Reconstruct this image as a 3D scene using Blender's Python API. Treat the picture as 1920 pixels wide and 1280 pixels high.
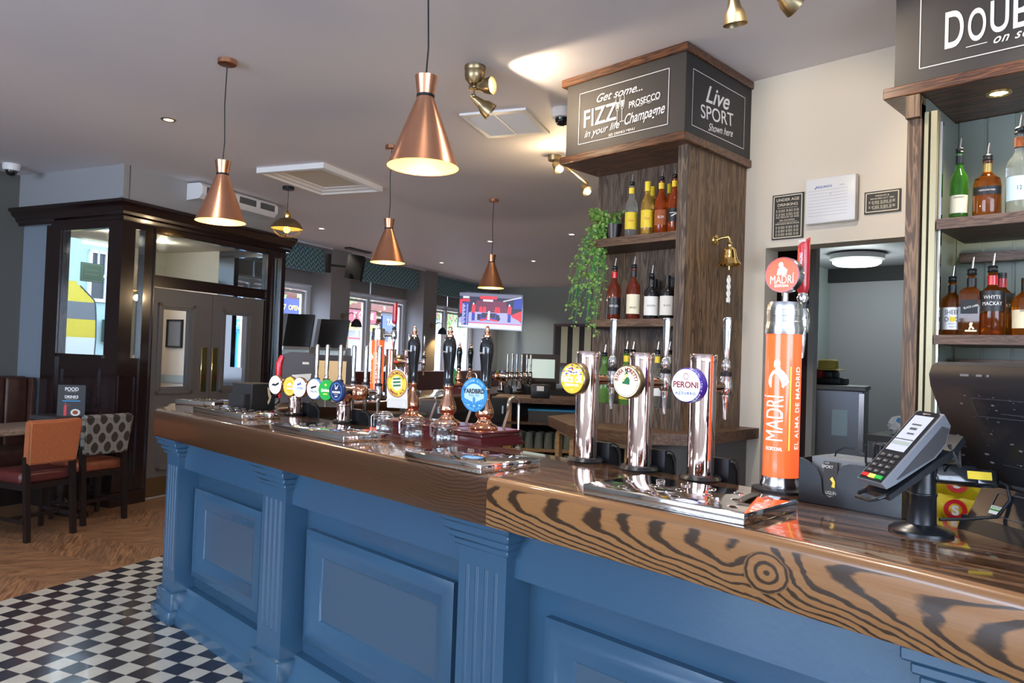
import bpy, bmesh, math, random
from mathutils import Vector, Matrix
R = math.radians
random.seed(7)
for o in list(bpy.data.objects): bpy.data.objects.remove(o)
scn = bpy.context.scene; COL = scn.collection
# ---------------- camera ----------------
H = 1.43; FP = 1380.0
A, PT, RL = R(45.2), R(1.2), R(2.0)
fw = Vector((math.sin(A)*math.cos(PT), math.cos(A)*math.cos(PT), math.sin(PT)))
rt0 = Vector((math.cos(A), -math.sin(A), 0)); up0 = rt0.cross(fw)
rt = rt0*math.cos(RL)+up0*math.sin(RL); up = up0*math.cos(RL)-rt0*math.sin(RL)
cam = bpy.data.cameras.new('camera'); camo = bpy.data.objects.new('camera', cam); COL.objects.link(camo)
cam.sensor_width = 36; cam.lens = FP/1920*36; cam.clip_start = .05; cam.clip_end = 200
m = Matrix((rt, up, -fw)).transposed().to_4x4(); m.translation = Vector((0, 0, H)); camo.matrix_world = m
scn.camera = camo
# ---------------- world, daylight, exposure ----------------
w = bpy.data.worlds.new('world'); scn.world = w; w.use_nodes = True
bg = w.node_tree.nodes['Background']; bg.inputs[0].default_value = (.62, .76, 1, 1); bg.inputs[1].default_value = 9
scn.view_settings.view_transform = 'Standard'; scn.view_settings.look = 'None'
scn.view_settings.exposure = 0.22; scn.view_settings.gamma = 1
U = Vector((.9379, .3469, 0)); V = Vector((-.3469, .9379, 0)); P0 = Vector((2.197, 7.021, 0)); RZ = math.atan2(.3469, .9379)
def st(s, t, z=0): return P0+U*s+V*t+Vector((0, 0, z))
def alight(name, loc, aim, sx, sy, e, col):
    l = bpy.data.lights.new(name, 'AREA'); l.shape = 'RECTANGLE'; l.size = sx; l.size_y = sy; l.energy = e; l.color = col
    o = bpy.data.objects.new(name, l); COL.objects.link(o); o.location = loc
    o.rotation_euler = (Vector(aim)-Vector(loc)).to_track_quat('-Z', 'Y').to_euler(); return o
def plight(name, loc, e, col, r=.03):
    l = bpy.data.lights.new(name, 'POINT'); l.energy = e; l.color = col; l.shadow_soft_size = r
    o = bpy.data.objects.new(name, l); COL.objects.link(o); o.location = loc; return o
def slight(name, loc, aim, e, col, ang=80, blend=.6, r=.03):
    l = bpy.data.lights.new(name, 'SPOT'); l.energy = e; l.color = col; l.shadow_soft_size = r; l.spot_size = R(ang); l.spot_blend = blend
    o = bpy.data.objects.new(name, l); COL.objects.link(o); o.location = loc
    o.rotation_euler = (Vector(aim)-Vector(loc)).to_track_quat('-Z', 'Y').to_euler(); return o
DAY = (.68, .82, 1); WARM = (1, .72, .42); NEUT = (1, .9, .78)
# daylight entering by the big windows of the room's left and rear walls (behind the camera)
alight('daylight_left', (-4.9, 2.6, 1.7), (0, 3.2, .9), 4.2, 2.0, 95, DAY)
alight('daylight_rear', (-1.2, -4.9, 1.8), (1.2, 0, 1.2), 4.6, 2.0, 75, (.85, .92, 1))
# ---------------- pixel helpers: a ray of the photograph met with a real plane ----------------
CC = Vector((0, 0, H))
def ray(x, y): return fw+rt*((x-960)/FP)-up*((y-640)/FP)
def onz(x, y, z): d = ray(x, y); return CC+d*((z-H)/d.z)
def onx(x, y, X): d = ray(x, y); return CC+d*(X/d.x)
def ony(x, y, Y): d = ray(x, y); return CC+d*(Y/d.y)
def onp(x, y, p, n): d = ray(x, y); return CC+d*((Vector(p)-CC).dot(n)/d.dot(n))
def dep(x, y, z): return CC+ray(x, y)*z
# ---------------- materials ----------------
def N(nt, t, **kw):
    n = nt.nodes.new(t)
    for k, v in kw.items():
        if hasattr(n, k) and k not in ('inputs',): setattr(n, k, v)
    return n
def mat(name, col, rough=.5, metal=0, trans=0, coat=0, emi=None, es=0, spec=None, ior=None, bump=None, var=None, alpha=1, aniso=0):
    m = bpy.data.materials.new(name); m.use_nodes = True; nt = m.node_tree; b = nt.nodes['Principled BSDF']
    c = (*col, 1); b.inputs['Base Color'].default_value = c; b.inputs['Roughness'].default_value = rough; b.inputs['Metallic'].default_value = metal
    b.inputs['Transmission Weight'].default_value = trans; b.inputs['Coat Weight'].default_value = coat; b.inputs['Coat Roughness'].default_value = .08
    b.inputs['Alpha'].default_value = alpha
    if spec is not None: b.inputs['Specular IOR Level'].default_value = spec
    if ior: b.inputs['IOR'].default_value = ior
    if emi: b.inputs['Emission Color'].default_value = (*emi, 1); b.inputs['Emission Strength'].default_value = es
    if var or bump:
        tc = N(nt, 'ShaderNodeTexCoord'); 
        if var:
            nz = N(nt, 'ShaderNodeTexNoise'); nz.inputs['Scale'].default_value = var[1]; nz.inputs['Detail'].default_value = 5
            mx = N(nt, 'ShaderNodeMix', data_type='RGBA'); nt.links.new(tc.outputs['Object'], nz.inputs['Vector'])
            rp = N(nt, 'ShaderNodeMapRange'); rp.inputs[1].default_value = .35; rp.inputs[2].default_value = .65
            nt.links.new(nz.outputs[0], rp.inputs[0]); nt.links.new(rp.outputs[0], mx.inputs[0])
            mx.inputs[6].default_value = c; mx.inputs[7].default_value = (*var[0], 1); nt.links.new(mx.outputs[2], b.inputs['Base Color'])
        if bump:
            n2 = N(nt, 'ShaderNodeTexNoise'); n2.inputs['Scale'].default_value = bump[0]; n2.inputs['Detail'].default_value = 3
            nt.links.new(tc.outputs['Object'], n2.inputs['Vector'])
            bp = N(nt, 'ShaderNodeBump'); bp.inputs['Strength'].default_value = bump[1]; bp.inputs['Distance'].default_value = .01
            nt.links.new(n2.outputs[0], bp.inputs['Height']); nt.links.new(bp.outputs[0], b.inputs['Normal'])
    return m
def wood(name, c1, c2, sc=(14, 14, 1.2), rough=.4, coat=0, det=6, dist=1.2, k=(.35, .68), bump=.15):
    m = bpy.data.materials.new(name); m.use_nodes = True; nt = m.node_tree; b = nt.nodes['Principled BSDF']
    tc = N(nt, 'ShaderNodeTexCoord'); mp = N(nt, 'ShaderNodeMapping'); mp.inputs['Scale'].default_value = sc
    nz = N(nt, 'ShaderNodeTexNoise'); nz.inputs['Scale'].default_value = 2.2; nz.inputs['Detail'].default_value = det; nz.inputs['Distortion'].default_value = dist
    wv = N(nt, 'ShaderNodeMath', operation='SINE'); ml = N(nt, 'ShaderNodeMath', operation='MULTIPLY'); ml.inputs[1].default_value = 46
    ad = N(nt, 'ShaderNodeMath', operation='MULTIPLY_ADD'); ad.inputs[1].default_value = .22; 
    L = nt.links.new
    L(tc.outputs['Object'], mp.inputs[0]); L(mp.outputs[0], nz.inputs['Vector']); L(nz.outputs[0], ml.inputs[0]); L(ml.outputs[0], wv.inputs[0])
    L(wv.outputs[0], ad.inputs[0]); L(nz.outputs[0], ad.inputs[2])
    rp = N(nt, 'ShaderNodeMapRange'); rp.inputs[1].default_value = k[0]; rp.inputs[2].default_value = k[1]; L(ad.outputs[0], rp.inputs[0])
    mx = N(nt, 'ShaderNodeMix', data_type='RGBA'); mx.inputs[6].default_value = (*c1, 1); mx.inputs[7].default_value = (*c2, 1)
    L(rp.outputs[0], mx.inputs[0]); L(mx.outputs[2], b.inputs['Base Color'])
    b.inputs['Roughness'].default_value = rough; b.inputs['Coat Weight'].default_value = coat; b.inputs['Coat Roughness'].default_value = .06
    bp = N(nt, 'ShaderNodeBump'); bp.inputs['Strength'].default_value = bump; bp.inputs['Distance'].default_value = .003
    L(ad.outputs[0], bp.inputs['Height']); L(bp.outputs[0], b.inputs['Normal'])
    return m
MT = dict(
 ceil=mat('ceiling_paint', (.80, .78, .83), .6), olive=mat('olive_paint', (.14, .14, .125), .7), daylitgrey=mat('daylit_blue_grey', (.24, .28, .33), .6),
 greygreen=mat('grey_green_paint', (.36, .42, .41), .6), greywall=mat('grey_paint', (.34, .34, .35), .6), cream=mat('cream_paint', (.74, .66, .54), .6),
 mahog=mat('dark_mahogany', (.011, .005, .0055), .22, coat=.5, var=((.02, .008, .008), 20)), doorgrey=mat('door_grey_paint', (.125, .12, .12), .35),
 glass=None, brass=mat('brass', (.78, .55, .2), .25, 1), brassold=mat('aged_brass', (.36, .28, .16), .35, 1), gold=mat('polished_brass', (1, .72, .28), .12, 1),
 copper=mat('polished_copper', (.93, .5, .34), .08, 1), coppers=mat('satin_copper', (.72, .36, .22), .3, 1, var=((.66, .32, .19), 6)), chromecop=mat('rose_chrome', (.86, .66, .6), .06, 1),
 chrome=mat('chrome', (.85, .86, .88), .06, 1), steel=mat('brushed_steel', (.66, .66, .67), .22, 1), traysteel=mat('tray_steel', (.8, .78, .78), .07, 1), sslot=mat('tray_hole', (.12, .08, .06), .15, 1),
 blue=mat('bar_blue_paint', (.038, .10, .175), .25, coat=.35, bump=(60, .06)), bluein=mat('blue_panel_paint', (.056, .10, .155), .28, coat=.3),
 black=mat('black_plastic', (.009, .011, .015), .42), blackg=mat('black_gloss', (.008, .009, .012), .1, coat=.6), blackm=mat('black_matte', (.012, .012, .013), .7),
 dgrey=mat('dark_grey', (.06, .06, .065), .45), mgrey=mat('mid_grey', (.2, .2, .21), .45), slategrey=mat('slate_metal', (.26, .28, .32), .35, .35),
 white=mat('white_plastic', (.82, .82, .82), .35), whitep=mat('white_paint', (.8, .83, .87), .35), offwhite=mat('off_white', (.7, .66, .58), .6), chalk=mat('sign_white', (.85, .82, .8), .6),
 signk=mat('sign_board', (.032, .027, .026), .55, var=((.04, .034, .031), 3)), signd=mat('sign_board_dark', (.02, .02, .022), .5),
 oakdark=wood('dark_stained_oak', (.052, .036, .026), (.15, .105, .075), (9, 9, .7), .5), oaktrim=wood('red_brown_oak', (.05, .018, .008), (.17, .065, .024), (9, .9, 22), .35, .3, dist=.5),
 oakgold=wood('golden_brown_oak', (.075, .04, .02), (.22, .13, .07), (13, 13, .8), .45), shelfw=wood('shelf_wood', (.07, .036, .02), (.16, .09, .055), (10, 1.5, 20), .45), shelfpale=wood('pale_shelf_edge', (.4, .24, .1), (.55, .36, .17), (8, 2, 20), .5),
 tablew=wood('worn_table_wood', (.11, .075, .055), (.24, .18, .14), (1.2, 12, 12), .45), maroon=mat('maroon_wood', (.085, .012, .014), .18, coat=.5), espresso=mat('espresso_wood', (.014, .008, .007), .35),
 orange=mat('orange_weave', (.42, .13, .045), .9, var=((.3, .085, .03), 160), bump=(300, .3)), tan=mat('tan_leather', (.26, .075, .035), .45, var=((.16, .045, .022), 18)), brownl=mat('brown_leather', (.07, .026, .018), .4, var=((.045, .018, .014), 10)),
 burg=mat('burgundy_leather', (.09, .02, .018), .35), green=mat('green', (.03, .3, .06), .5), leaf=mat('leaf_green', (.13, .3, .05), .5, var=((.28, .42, .09), 30)),
 red=mat('red', (.62, .01, .02), .3, coat=.5), redp=mat('sign_red', (.34, .008, .02), .5), yellow=mat('yellow', (.8, .6, .05), .5), yell2=mat('crisp_yellow', (.75, .62, .02), .35),
 bluep=mat('sign_blue', (.012, .025, .26), .5), skyb=mat('clip_blue', (.02, .28, .62), .4), lblue=mat('light_blue', (.55, .75, .88), .4), navy=mat('navy', (.01, .03, .12), .3), purple=mat('badge_purple', (.06, .03, .42), .3),
 darkred=mat('dark_red_ink', (.3, .01, .02), .5), greenink=mat('green_ink', (.01, .16, .06), .5), bluei=mat('blue_ink', (.05, .1, .4), .5), paper=mat('paper', (.75, .73, .68), .8),
 brick=None, rope=mat('white_rope', (.75, .72, .66), .9), plum=mat('plum_paint', (.10, .055, .065), .5), kgrey=mat('kitchen_grey', (.32, .32, .345), .6), shadeK=mat('dark_shade_metal', (.05, .05, .055), .4, .6),
 tandg=mat('sage_boards', (.2, .225, .19), .45), mirror=mat('mirror', (.75, .8, .76), .03, 1), champ=mat('champagne_metal', (.40, .35, .22), .4, .6), straw=mat('straw', (.6, .5, .12), .8),
 lblcream=mat('label_cream', (.8, .72, .52), .6), lblyel=mat('label_yellow', (.85, .62, .03), .5), lblblack=mat('label_black', (.012, .012, .014), .4), rubber=mat('rubber', (.01, .012, .016), .3),
)
def emis(name, col, s): return mat(name, (.02, .02, .02), .5, emi=col, es=s)
MT['bulb'] = emis('bulb_glow', (1, .78, .45), 9); MT['inner'] = mat('shade_inner', (.50, .30, .07), .5, emi=(1, .60, .12), es=.4)  # shade lining glows itself, standing for the bulb's light on it
MT['undc'] = mat('brown_grey_panel', (.13, .108, .095), .5); MT['scrk'] = mat('screen_black', (.0015, .0015, .002), .3); MT['pave'] = mat('paving', (.42, .42, .42), .8); MT['dl'] = emis('downlight_glow', (1, .86, .66), 9); MT['tubew'] = emis('lamp_white', (.95, 1, .97), 5)
MT['badgew'] = mat('lit_badge_white', (.85, .87, .9), .25, coat=.6, emi=(.9, .95, 1), es=.55); MT['badgey'] = mat('lit_badge_yellow', (.8, .55, .04), .3, coat=.6, emi=(1, .65, .05), es=.18)
MT['badgecr'] = mat('lit_badge_cream', (.85, .8, .6), .3, coat=.6, emi=(1, .95, .7), es=.4); MT['badgeg'] = mat('lit_badge_green', (.02, .4, .06), .3, coat=.5, emi=(.02, .6, .08), es=.12)
MT['badgeo'] = mat('lit_badge_orange', (.5, .06, .008), .35, coat=.15, emi=(1, .2, .03), es=.4); MT['badgel'] = mat('lit_badge_blue', (.1, .25, .6), .3, coat=.6, emi=(.2, .4, .9), es=.15)
MT['colo'] = mat('lit_orange_column', (.9, .13, .03), .25, coat=.5, emi=(1, .11, .03), es=.95); MT['whitei'] = mat('lit_white_ink', (.9, .88, .85), .5, emi=(1, .95, .9), es=.55)
MT['yelli'] = mat('lit_yellow_ink', (.9, .7, .1), .5, emi=(1, .7, .1), es=.7); MT['screeng'] = mat('till_screen', (.3, .36, .34), .15, emi=(.62, .78, .74), es=.55)
MT['screenc'] = mat('cream_screen', (.5, .38, .22), .3, emi=(.9, .62, .3), es=.3); MT['screenw'] = mat('terminal_screen', (.4, .42, .5), .15, emi=(.5, .53, .66), es=.45)
MT['signblu'] = mat('lit_blue_sign', (.01, .2, .55), .4, emi=(.02, .3, .7), es=.9)
def gmat(name, fac, tint=(1, 1, 1)):
    m = bpy.data.materials.new(name); m.use_nodes = True; nt = m.node_tree; nt.nodes.clear(); o = N(nt, 'ShaderNodeOutputMaterial')
    t = N(nt, 'ShaderNodeBsdfTransparent'); t.inputs[0].default_value = (*tint, 1); g = N(nt, 'ShaderNodeBsdfGlossy'); g.inputs['Roughness'].default_value = .01
    lw = N(nt, 'ShaderNodeLayerWeight'); lw.inputs[0].default_value = .5; f = N(nt, 'ShaderNodeMath', operation='POWER'); f.inputs[1].default_value = 4.5; nt.links.new(lw.outputs['Facing'], f.inputs[0]); a = N(nt, 'ShaderNodeMath', operation='MULTIPLY_ADD'); a.inputs[1].default_value = .8; a.inputs[2].default_value = .04+fac; a.use_clamp = True
    mx = N(nt, 'ShaderNodeMixShader'); L = nt.links.new; L(f.outputs[0], a.inputs[0]); L(a.outputs[0], mx.inputs[0]); L(t.outputs[0], mx.inputs[1]); L(g.outputs[0], mx.inputs[2]); L(mx.outputs[0], o.inputs[0]); return m
MT['glass'] = gmat('pane_glass', .0); MT['glassr'] = gmat('reflecting_glass', .16, (.75, .8, .8)); MT['jarglass'] = gmat('jar_glass', .03, (.93, .95, .95))
def bottle_glass(name, col, tr=.75): return mat(name, col, .05, trans=tr, ior=1.3, coat=.4)
BG = dict(amber=bottle_glass('amber_liquid_glass', (.6, .2, .02)), rum=bottle_glass('dark_rum_glass', (.22, .035, .015), .5), clear=mat('clear_liquid_glass', (.9, .93, .88), .04, trans=.9, ior=1.25), green=bottle_glass('green_glass', (.08, .32, .03)),
          gold=bottle_glass('golden_liquid_glass', (.95, .6, .12), .8), red=bottle_glass('red_amber_glass', (.75, .12, .015)), black=mat('black_bottle_glass', (.01, .01, .012), .08, coat=.6), lime=bottle_glass('lime_glass', (.25, .55, .12), .7), whisky=bottle_glass('whisky_glass', (.62, .15, .008), .9))
try:
    scn.cycles.use_denoising = True; scn.cycles.sample_clamp_indirect = 6; scn.cycles.sample_clamp_direct = 0
    scn.cycles.max_bounces = 10; scn.cycles.transmission_bounces = 10; scn.cycles.transparent_max_bounces = 14; scn.cycles.caustics_refractive = False; scn.cycles.caustics_reflective = False
except Exception: pass
# ---------------- geometry helpers ----------------
class G:
    def __init__(s): s.bm = bmesh.new(); s.mi = 0
    def _f(s, vs):
        try: f = s.bm.faces.new(vs); f.material_index = s.mi; return f
        except ValueError: return None
    def m(s, i): s.mi = i; return s
    def hexa(s, p):
        v = [s.bm.verts.new(q) for q in p]
        for a in ((0, 3, 2, 1), (4, 5, 6, 7), (0, 1, 5, 4), (1, 2, 6, 5), (2, 3, 7, 6), (3, 0, 4, 7)): s._f([v[i] for i in a])
        return s
    def box(s, x0, x1, y0, y1, z0, z1):
        return s.hexa([(x0, y0, z0), (x1, y0, z0), (x1, y1, z0), (x0, y1, z0), (x0, y0, z1), (x1, y0, z1), (x1, y1, z1), (x0, y1, z1)])
    def obox(s, M, x0, x1, y0, y1, z0, z1):
        return s.hexa([M @ Vector(q) for q in ((x0, y0, z0), (x1, y0, z0), (x1, y1, z0), (x0, y1, z0), (x0, y0, z1), (x1, y0, z1), (x1, y1, z1), (x0, y1, z1))])
    def rbox(s, x0, x1, y0, y1, z0, z1, r=.01, n=2, M=None):
        b = bmesh.new(); g = G(); g.bm.free(); g.bm = b; g.box(x0, x1, y0, y1, z0, z1); b.normal_update()
        bmesh.ops.bevel(b, geom=b.edges[:], offset=r, segments=n, profile=.5, affect='EDGES'); return s.add(b, M)
    def add(s, b, M=None):
        mp = {}
        for v in b.verts: mp[v] = s.bm.verts.new(M @ v.co if M is not None else v.co)
        for f in b.faces: s._f([mp[v] for v in f.verts])
        b.free(); return s
    def prism(s, pts, z0, z1, M=None):
        M = M or Matrix(); a = [s.bm.verts.new(M @ Vector((x, y, z0))) for x, y in pts]; b = [s.bm.verts.new(M @ Vector((x, y, z1))) for x, y in pts]; n = len(pts)
        s._f(a[::-1]); s._f(b)
        for i in range(n): s._f([a[i], a[(i+1) % n], b[(i+1) % n], b[i]])
        return s
    def face(s, pts): return s._f([s.bm.verts.new(p) for p in pts]) and s or s
    def lathe(s, prof, M=None, n=24, a0=0, a1=2*math.pi):
        # prof: (radius, height) along local z
        M = M or Matrix(); full = abs(a1-a0-2*math.pi) < 1e-6; k = n if full else n+1; rings = []
        for r, h in prof:
            if r < 1e-6: rings.append([s.bm.verts.new(M @ Vector((0, 0, h)))]); continue
            rings.append([s.bm.verts.new(M @ Vector((r*math.cos(a0+(a1-a0)*i/n), r*math.sin(a0+(a1-a0)*i/n), h))) for i in range(k)])
        for a, b in zip(rings, rings[1:]):
            for i in range(n):
                j = (i+1) % k if full else i+1
                if len(a) == 1 and len(b) == 1: continue
                if len(a) == 1: s._f([a[0], b[j], b[i]])
                elif len(b) == 1: s._f([a[i], a[j], b[0]])
                else: s._f([a[i], a[j], b[j], b[i]])
        return s
    def cyl(s, p0, p1, r0, r1=None, n=16, cap=True):
        p0 = Vector(p0); p1 = Vector(p1); d = p1-p0; L = d.length; M = Matrix.Translation(p0) @ d.to_track_quat('Z', 'Y').to_matrix().to_4x4(); r1 = r0 if r1 is None else r1
        pr = [(r0, 0), (r1, L)]
        if cap: pr = [(0, 0)]+pr+[(0, L)]
        return s.lathe(pr, M, n)
    def sph(s, c, r, n=12, sc=(1, 1, 1)):
        M = Matrix.Translation(c) @ Matrix.Diagonal((*sc, 1)); k = max(6, n//2)
        return s.lathe([(r*math.sin(math.pi*i/k), -r*math.cos(math.pi*i/k)) for i in range(k+1)], M, n)
    def tube(s, path, r, n=8, closed=False):
        P = [Vector(p) for p in path]; rs = r if isinstance(r, (list, tuple)) else [r]*len(P); prev = None; rings = []
        for i, p in enumerate(P):
            if closed: d = P[(i+1) % len(P)]-P[i-1]
            else: d = P[min(i+1, len(P)-1)]-P[max(i-1, 0)]
            d.normalize()
            if prev is None: a = d.orthogonal().normalized()
            else: a = (prev-d*prev.dot(d)).normalized()
            prev = a; b = d.cross(a)
            rings.append([s.bm.verts.new(p+(a*math.cos(2*math.pi*k/n)+b*math.sin(2*math.pi*k/n))*rs[i]) for k in range(n)])
        pr = list(zip(rings, rings[1:]))+([(rings[-1], rings[0])] if closed else [])
        for a, b in pr:
            for k in range(n): s._f([a[k], a[(k+1) % n], b[(k+1) % n], b[k]])
        if not closed: s._f(rings[0][::-1]); s._f(rings[-1])
        return s
def rotz(a): return Matrix.Rotation(a, 4, 'Z')
def fr(o, x, y):
    x = Vector(x).normalized(); y = Vector(y).normalized(); z = x.cross(y); m = Matrix((x, y, z)).transposed().to_4x4(); m.translation = Vector(o); return m
def obj(name, g, mt, parent=None, loc=(0, 0, 0), rz=0, kind=None, label=None, ang=40):
    me = bpy.data.meshes.new(name)
    if isinstance(g, G):
        bmesh.ops.recalc_face_normals(g.bm, faces=g.bm.faces[:]) ; g.bm.to_mesh(me); g.bm.free()
    else: me = g; me.name = name
    for x in (mt if isinstance(mt, (list, tuple)) else [mt]): me.materials.append(x)
    if len(me.polygons):
        me.polygons.foreach_set('use_smooth', [True]*len(me.polygons)); me.set_sharp_from_angle(angle=R(ang))
    o = bpy.data.objects.new(name, me); COL.objects.link(o); o.location = loc; o.rotation_euler = (0, 0, rz)
    if parent: o.parent = parent
    if kind: o['kind'] = kind
    if label: o['label'] = label
    return o
def thing(name, label, cat, loc=(0, 0, 0), rz=0, group=None):
    o = bpy.data.objects.new(name, None); COL.objects.link(o); o.location = loc; o.rotation_euler = (0, 0, rz); o.empty_display_size = .05
    o['label'] = label; o['category'] = cat
    if group: o['group'] = group
    return o
def tag(o, label, cat, group=None):
    o['label'] = label; o['category'] = cat
    if group: o['group'] = group
    return o
def dup(root, loc, rz=None, label=None, group=None, sc=None):
    r = root.copy(); COL.objects.link(r); r.location = loc
    if rz is not None: r.rotation_euler = (0, 0, rz)
    if label: r['label'] = label
    if group: r['group'] = group
    if sc: r.scale = (sc, sc, sc)
    for ch in list(root.children):
        c = ch.copy(); COL.objects.link(c); c.parent = r
        for gc in list(ch.children): d = gc.copy(); COL.objects.link(d); d.parent = c
    return r
_tc = {}
def tmesh(s, size=1, sx=1, shear=0, off=0, ext=.0, align='CENTER', spc=1):
    k = (s, sx, shear, off, align, spc)
    if k not in _tc:
        c = bpy.data.curves.new('t', 'FONT'); c.body = s; c.size = 1; c.shear = shear; c.offset = off; c.align_x = align; c.align_y = 'CENTER'; c.space_character = spc; c.resolution_u = 6
        o = bpy.data.objects.new('t', c); COL.objects.link(o); dg = bpy.context.evaluated_depsgraph_get()
        me = bpy.data.meshes.new_from_object(o.evaluated_get(dg)); bpy.data.objects.remove(o)
        _tc[k] = ([Vector((v.co.x*sx, v.co.y, 0)) for v in me.vertices], [list(p.vertices) for p in me.polygons]); bpy.data.meshes.remove(me)
    vs, fs = _tc[k]; return [v*size for v in vs], fs
def text(g, s, size, M, x=0, y=0, sx=1, shear=0, off=0, align='CENTER', rot=0, wrap=None, spc=1, z=0.0006):
    """add flat lettering to g; wrap=radius bends it round the local y axis"""
    vs, fs = tmesh(s, size, sx, shear, off, 0, align, spc); ca, sa = math.cos(rot), math.sin(rot)
    P2 = [Vector((x+v.x*ca-v.y*sa, y+v.x*sa+v.y*ca, 0)) for v in vs]
    if wrap and P2:
        b = bmesh.new(); q = [b.verts.new(v) for v in P2]
        for f in fs:
            try: b.faces.new([q[i] for i in f])
            except ValueError: pass
        lo = min(v.x for v in P2); hi = max(v.x for v in P2); n = int((hi-lo)/(wrap*.12))+1
        for k in range(1, n): bmesh.ops.bisect_plane(b, geom=b.verts[:]+b.edges[:]+b.faces[:], plane_co=(lo+(hi-lo)*k/n, 0, 0), plane_no=(1, 0, 0))
        b.verts.index_update(); P2 = [v.co.copy() for v in b.verts]; fs = [[v.index for v in f.verts] for f in b.faces]; b.free()
        P3 = [Vector((wrap*math.sin(v.x/wrap), v.y, wrap*math.cos(v.x/wrap)-wrap+z)) for v in P2]
    else: P3 = [Vector((v.x, v.y, z)) for v in P2]
    o = [g.bm.verts.new(M @ v) for v in P3]
    for f in fs: g._f([o[i] for i in f])
    return g
def fit(g, s, M, x0, x1, y, size, shear=0, off=.01, rot=0, **k):
    vs, _ = tmesh(s, size, 1, shear, off, 0, 'CENTER', k.get('spc', 1)); a = min(v.x for v in vs); b = max(v.x for v in vs); sx = round((x1-x0)/(b-a)/math.cos(rot), 3)
    return text(g, s, size, M, (x0+x1)/2-(a+b)/2*sx*math.cos(rot), y-(a+b)/2*sx*math.sin(rot), sx, shear, off, rot=rot, **k)
def arc(g, s, size, M, rad, mid, step, flip=False, sx=1, off=0, z=.0006, ex=1, cx=0, cy=0):
    n = len(s)
    for i, ch in enumerate(s):
        if ch == ' ': continue
        a = mid+(-(i-(n-1)/2) if not flip else (i-(n-1)/2))*step
        text(g, ch, size, M, cx+rad*math.cos(a)*ex, cy+rad*math.sin(a), sx, 0, off, rot=a-math.pi/2 if not flip else a+math.pi/2, z=z)
    return g
def bar(g, M, x0, y0, x1, y1, wd, z=.0006):
    d = Vector((x1-x0, y1-y0, 0)); n = Vector((-d.y, d.x, 0)).normalized()*wd/2; a = Vector((x0, y0, z)); b = Vector((x1, y1, z))
    return g.face([M @ (a-n), M @ (b-n), M @ (b+n), M @ (a+n)])
def frame_lines(g, M, x0, y0, x1, y1, wd, z=.0006):
    for a in ((x0, y0, x1, y0), (x1, y0, x1, y1), (x1, y1, x0, y1), (x0, y1, x0, y0)): bar(g, M, *a, wd, z)
    return g
def disc(g, M, rx, ry=None, cx=0, cy=0, z=.0004, n=32, a0=0, a1=2*math.pi):
    ry = ry or rx; return g.face([M @ Vector((cx+rx*math.cos(a0+(a1-a0)*i/n), cy+ry*math.sin(a0+(a1-a0)*i/n), z)) for i in range(n)])
def ringf(g, M, r0, r1, ex=1, cx=0, cy=0, z=.0005, n=36):
    for i in range(n):
        a, b = 2*math.pi*i/n, 2*math.pi*(i+1)/n
        g.face([M @ Vector((cx+ex*r*math.cos(t), cy+r*math.sin(t), z)) for r, t in ((r0, a), (r1, a), (r1, b), (r0, b))])
    return g
def poly(g, M, pts, z=.0006): return g.face([M @ Vector((x, y, z)) for x, y in pts])
FX = lambda o: fr(o, (0, -1, 0), (0, 0, 1))    # plane facing the customers (-X)
FY = lambda o: fr(o, (1, 0, 0), (0, 0, 1))     # plane facing -Y
# ---------------- special procedural materials ----------------
def shader(name, rough=.5, coat=0):
    m = bpy.data.materials.new(name); m.use_nodes = True; nt = m.node_tree; b = nt.nodes['Principled BSDF']; b.inputs['Roughness'].default_value = rough
    b.inputs['Coat Weight'].default_value = coat; b.inputs['Coat Roughness'].default_value = .05; tc = N(nt, 'ShaderNodeTexCoord'); sp = N(nt, 'ShaderNodeSeparateXYZ'); nt.links.new(tc.outputs['Object'], sp.inputs[0]); return m, nt, b, tc, sp
def mth(nt, op, a, b=None, c=None, clamp=False):
    n = N(nt, 'ShaderNodeMath', operation=op); n.use_clamp = clamp
    for i, x in enumerate((a, b, c)):
        if x is None: continue
        if isinstance(x, (int, float)): n.inputs[i].default_value = x
        else: nt.links.new(x, n.inputs[i])
    return n.outputs[0]
def cmix(nt, f, a, b):
    n = N(nt, 'ShaderNodeMix', data_type='RGBA')
    if isinstance(f, (int, float)): n.inputs[0].default_value = f
    else: nt.links.new(f, n.inputs[0])
    for i, x in ((6, a), (7, b)):
        if isinstance(x, tuple): n.inputs[i].default_value = (*x, 1)
        else: nt.links.new(x, n.inputs[i])
    return n.outputs[2]
def noise(nt, vec, sc, det=4, dist=0, mp=None):
    n = N(nt, 'ShaderNodeTexNoise'); n.inputs['Scale'].default_value = sc; n.inputs['Detail'].default_value = det; n.inputs['Distortion'].default_value = dist
    if mp: m = N(nt, 'ShaderNodeMapping'); m.inputs['Scale'].default_value = mp; nt.links.new(vec, m.inputs[0]); vec = m.outputs[0]
    nt.links.new(vec, n.inputs['Vector']); return n.outputs[0]
def sstep(nt, x, a, b):
    n = N(nt, 'ShaderNodeMapRange', interpolation_type='SMOOTHSTEP'); nt.links.new(x, n.inputs[0]); n.inputs[1].default_value = a; n.inputs[2].default_value = b; return n.outputs[0]
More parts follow.
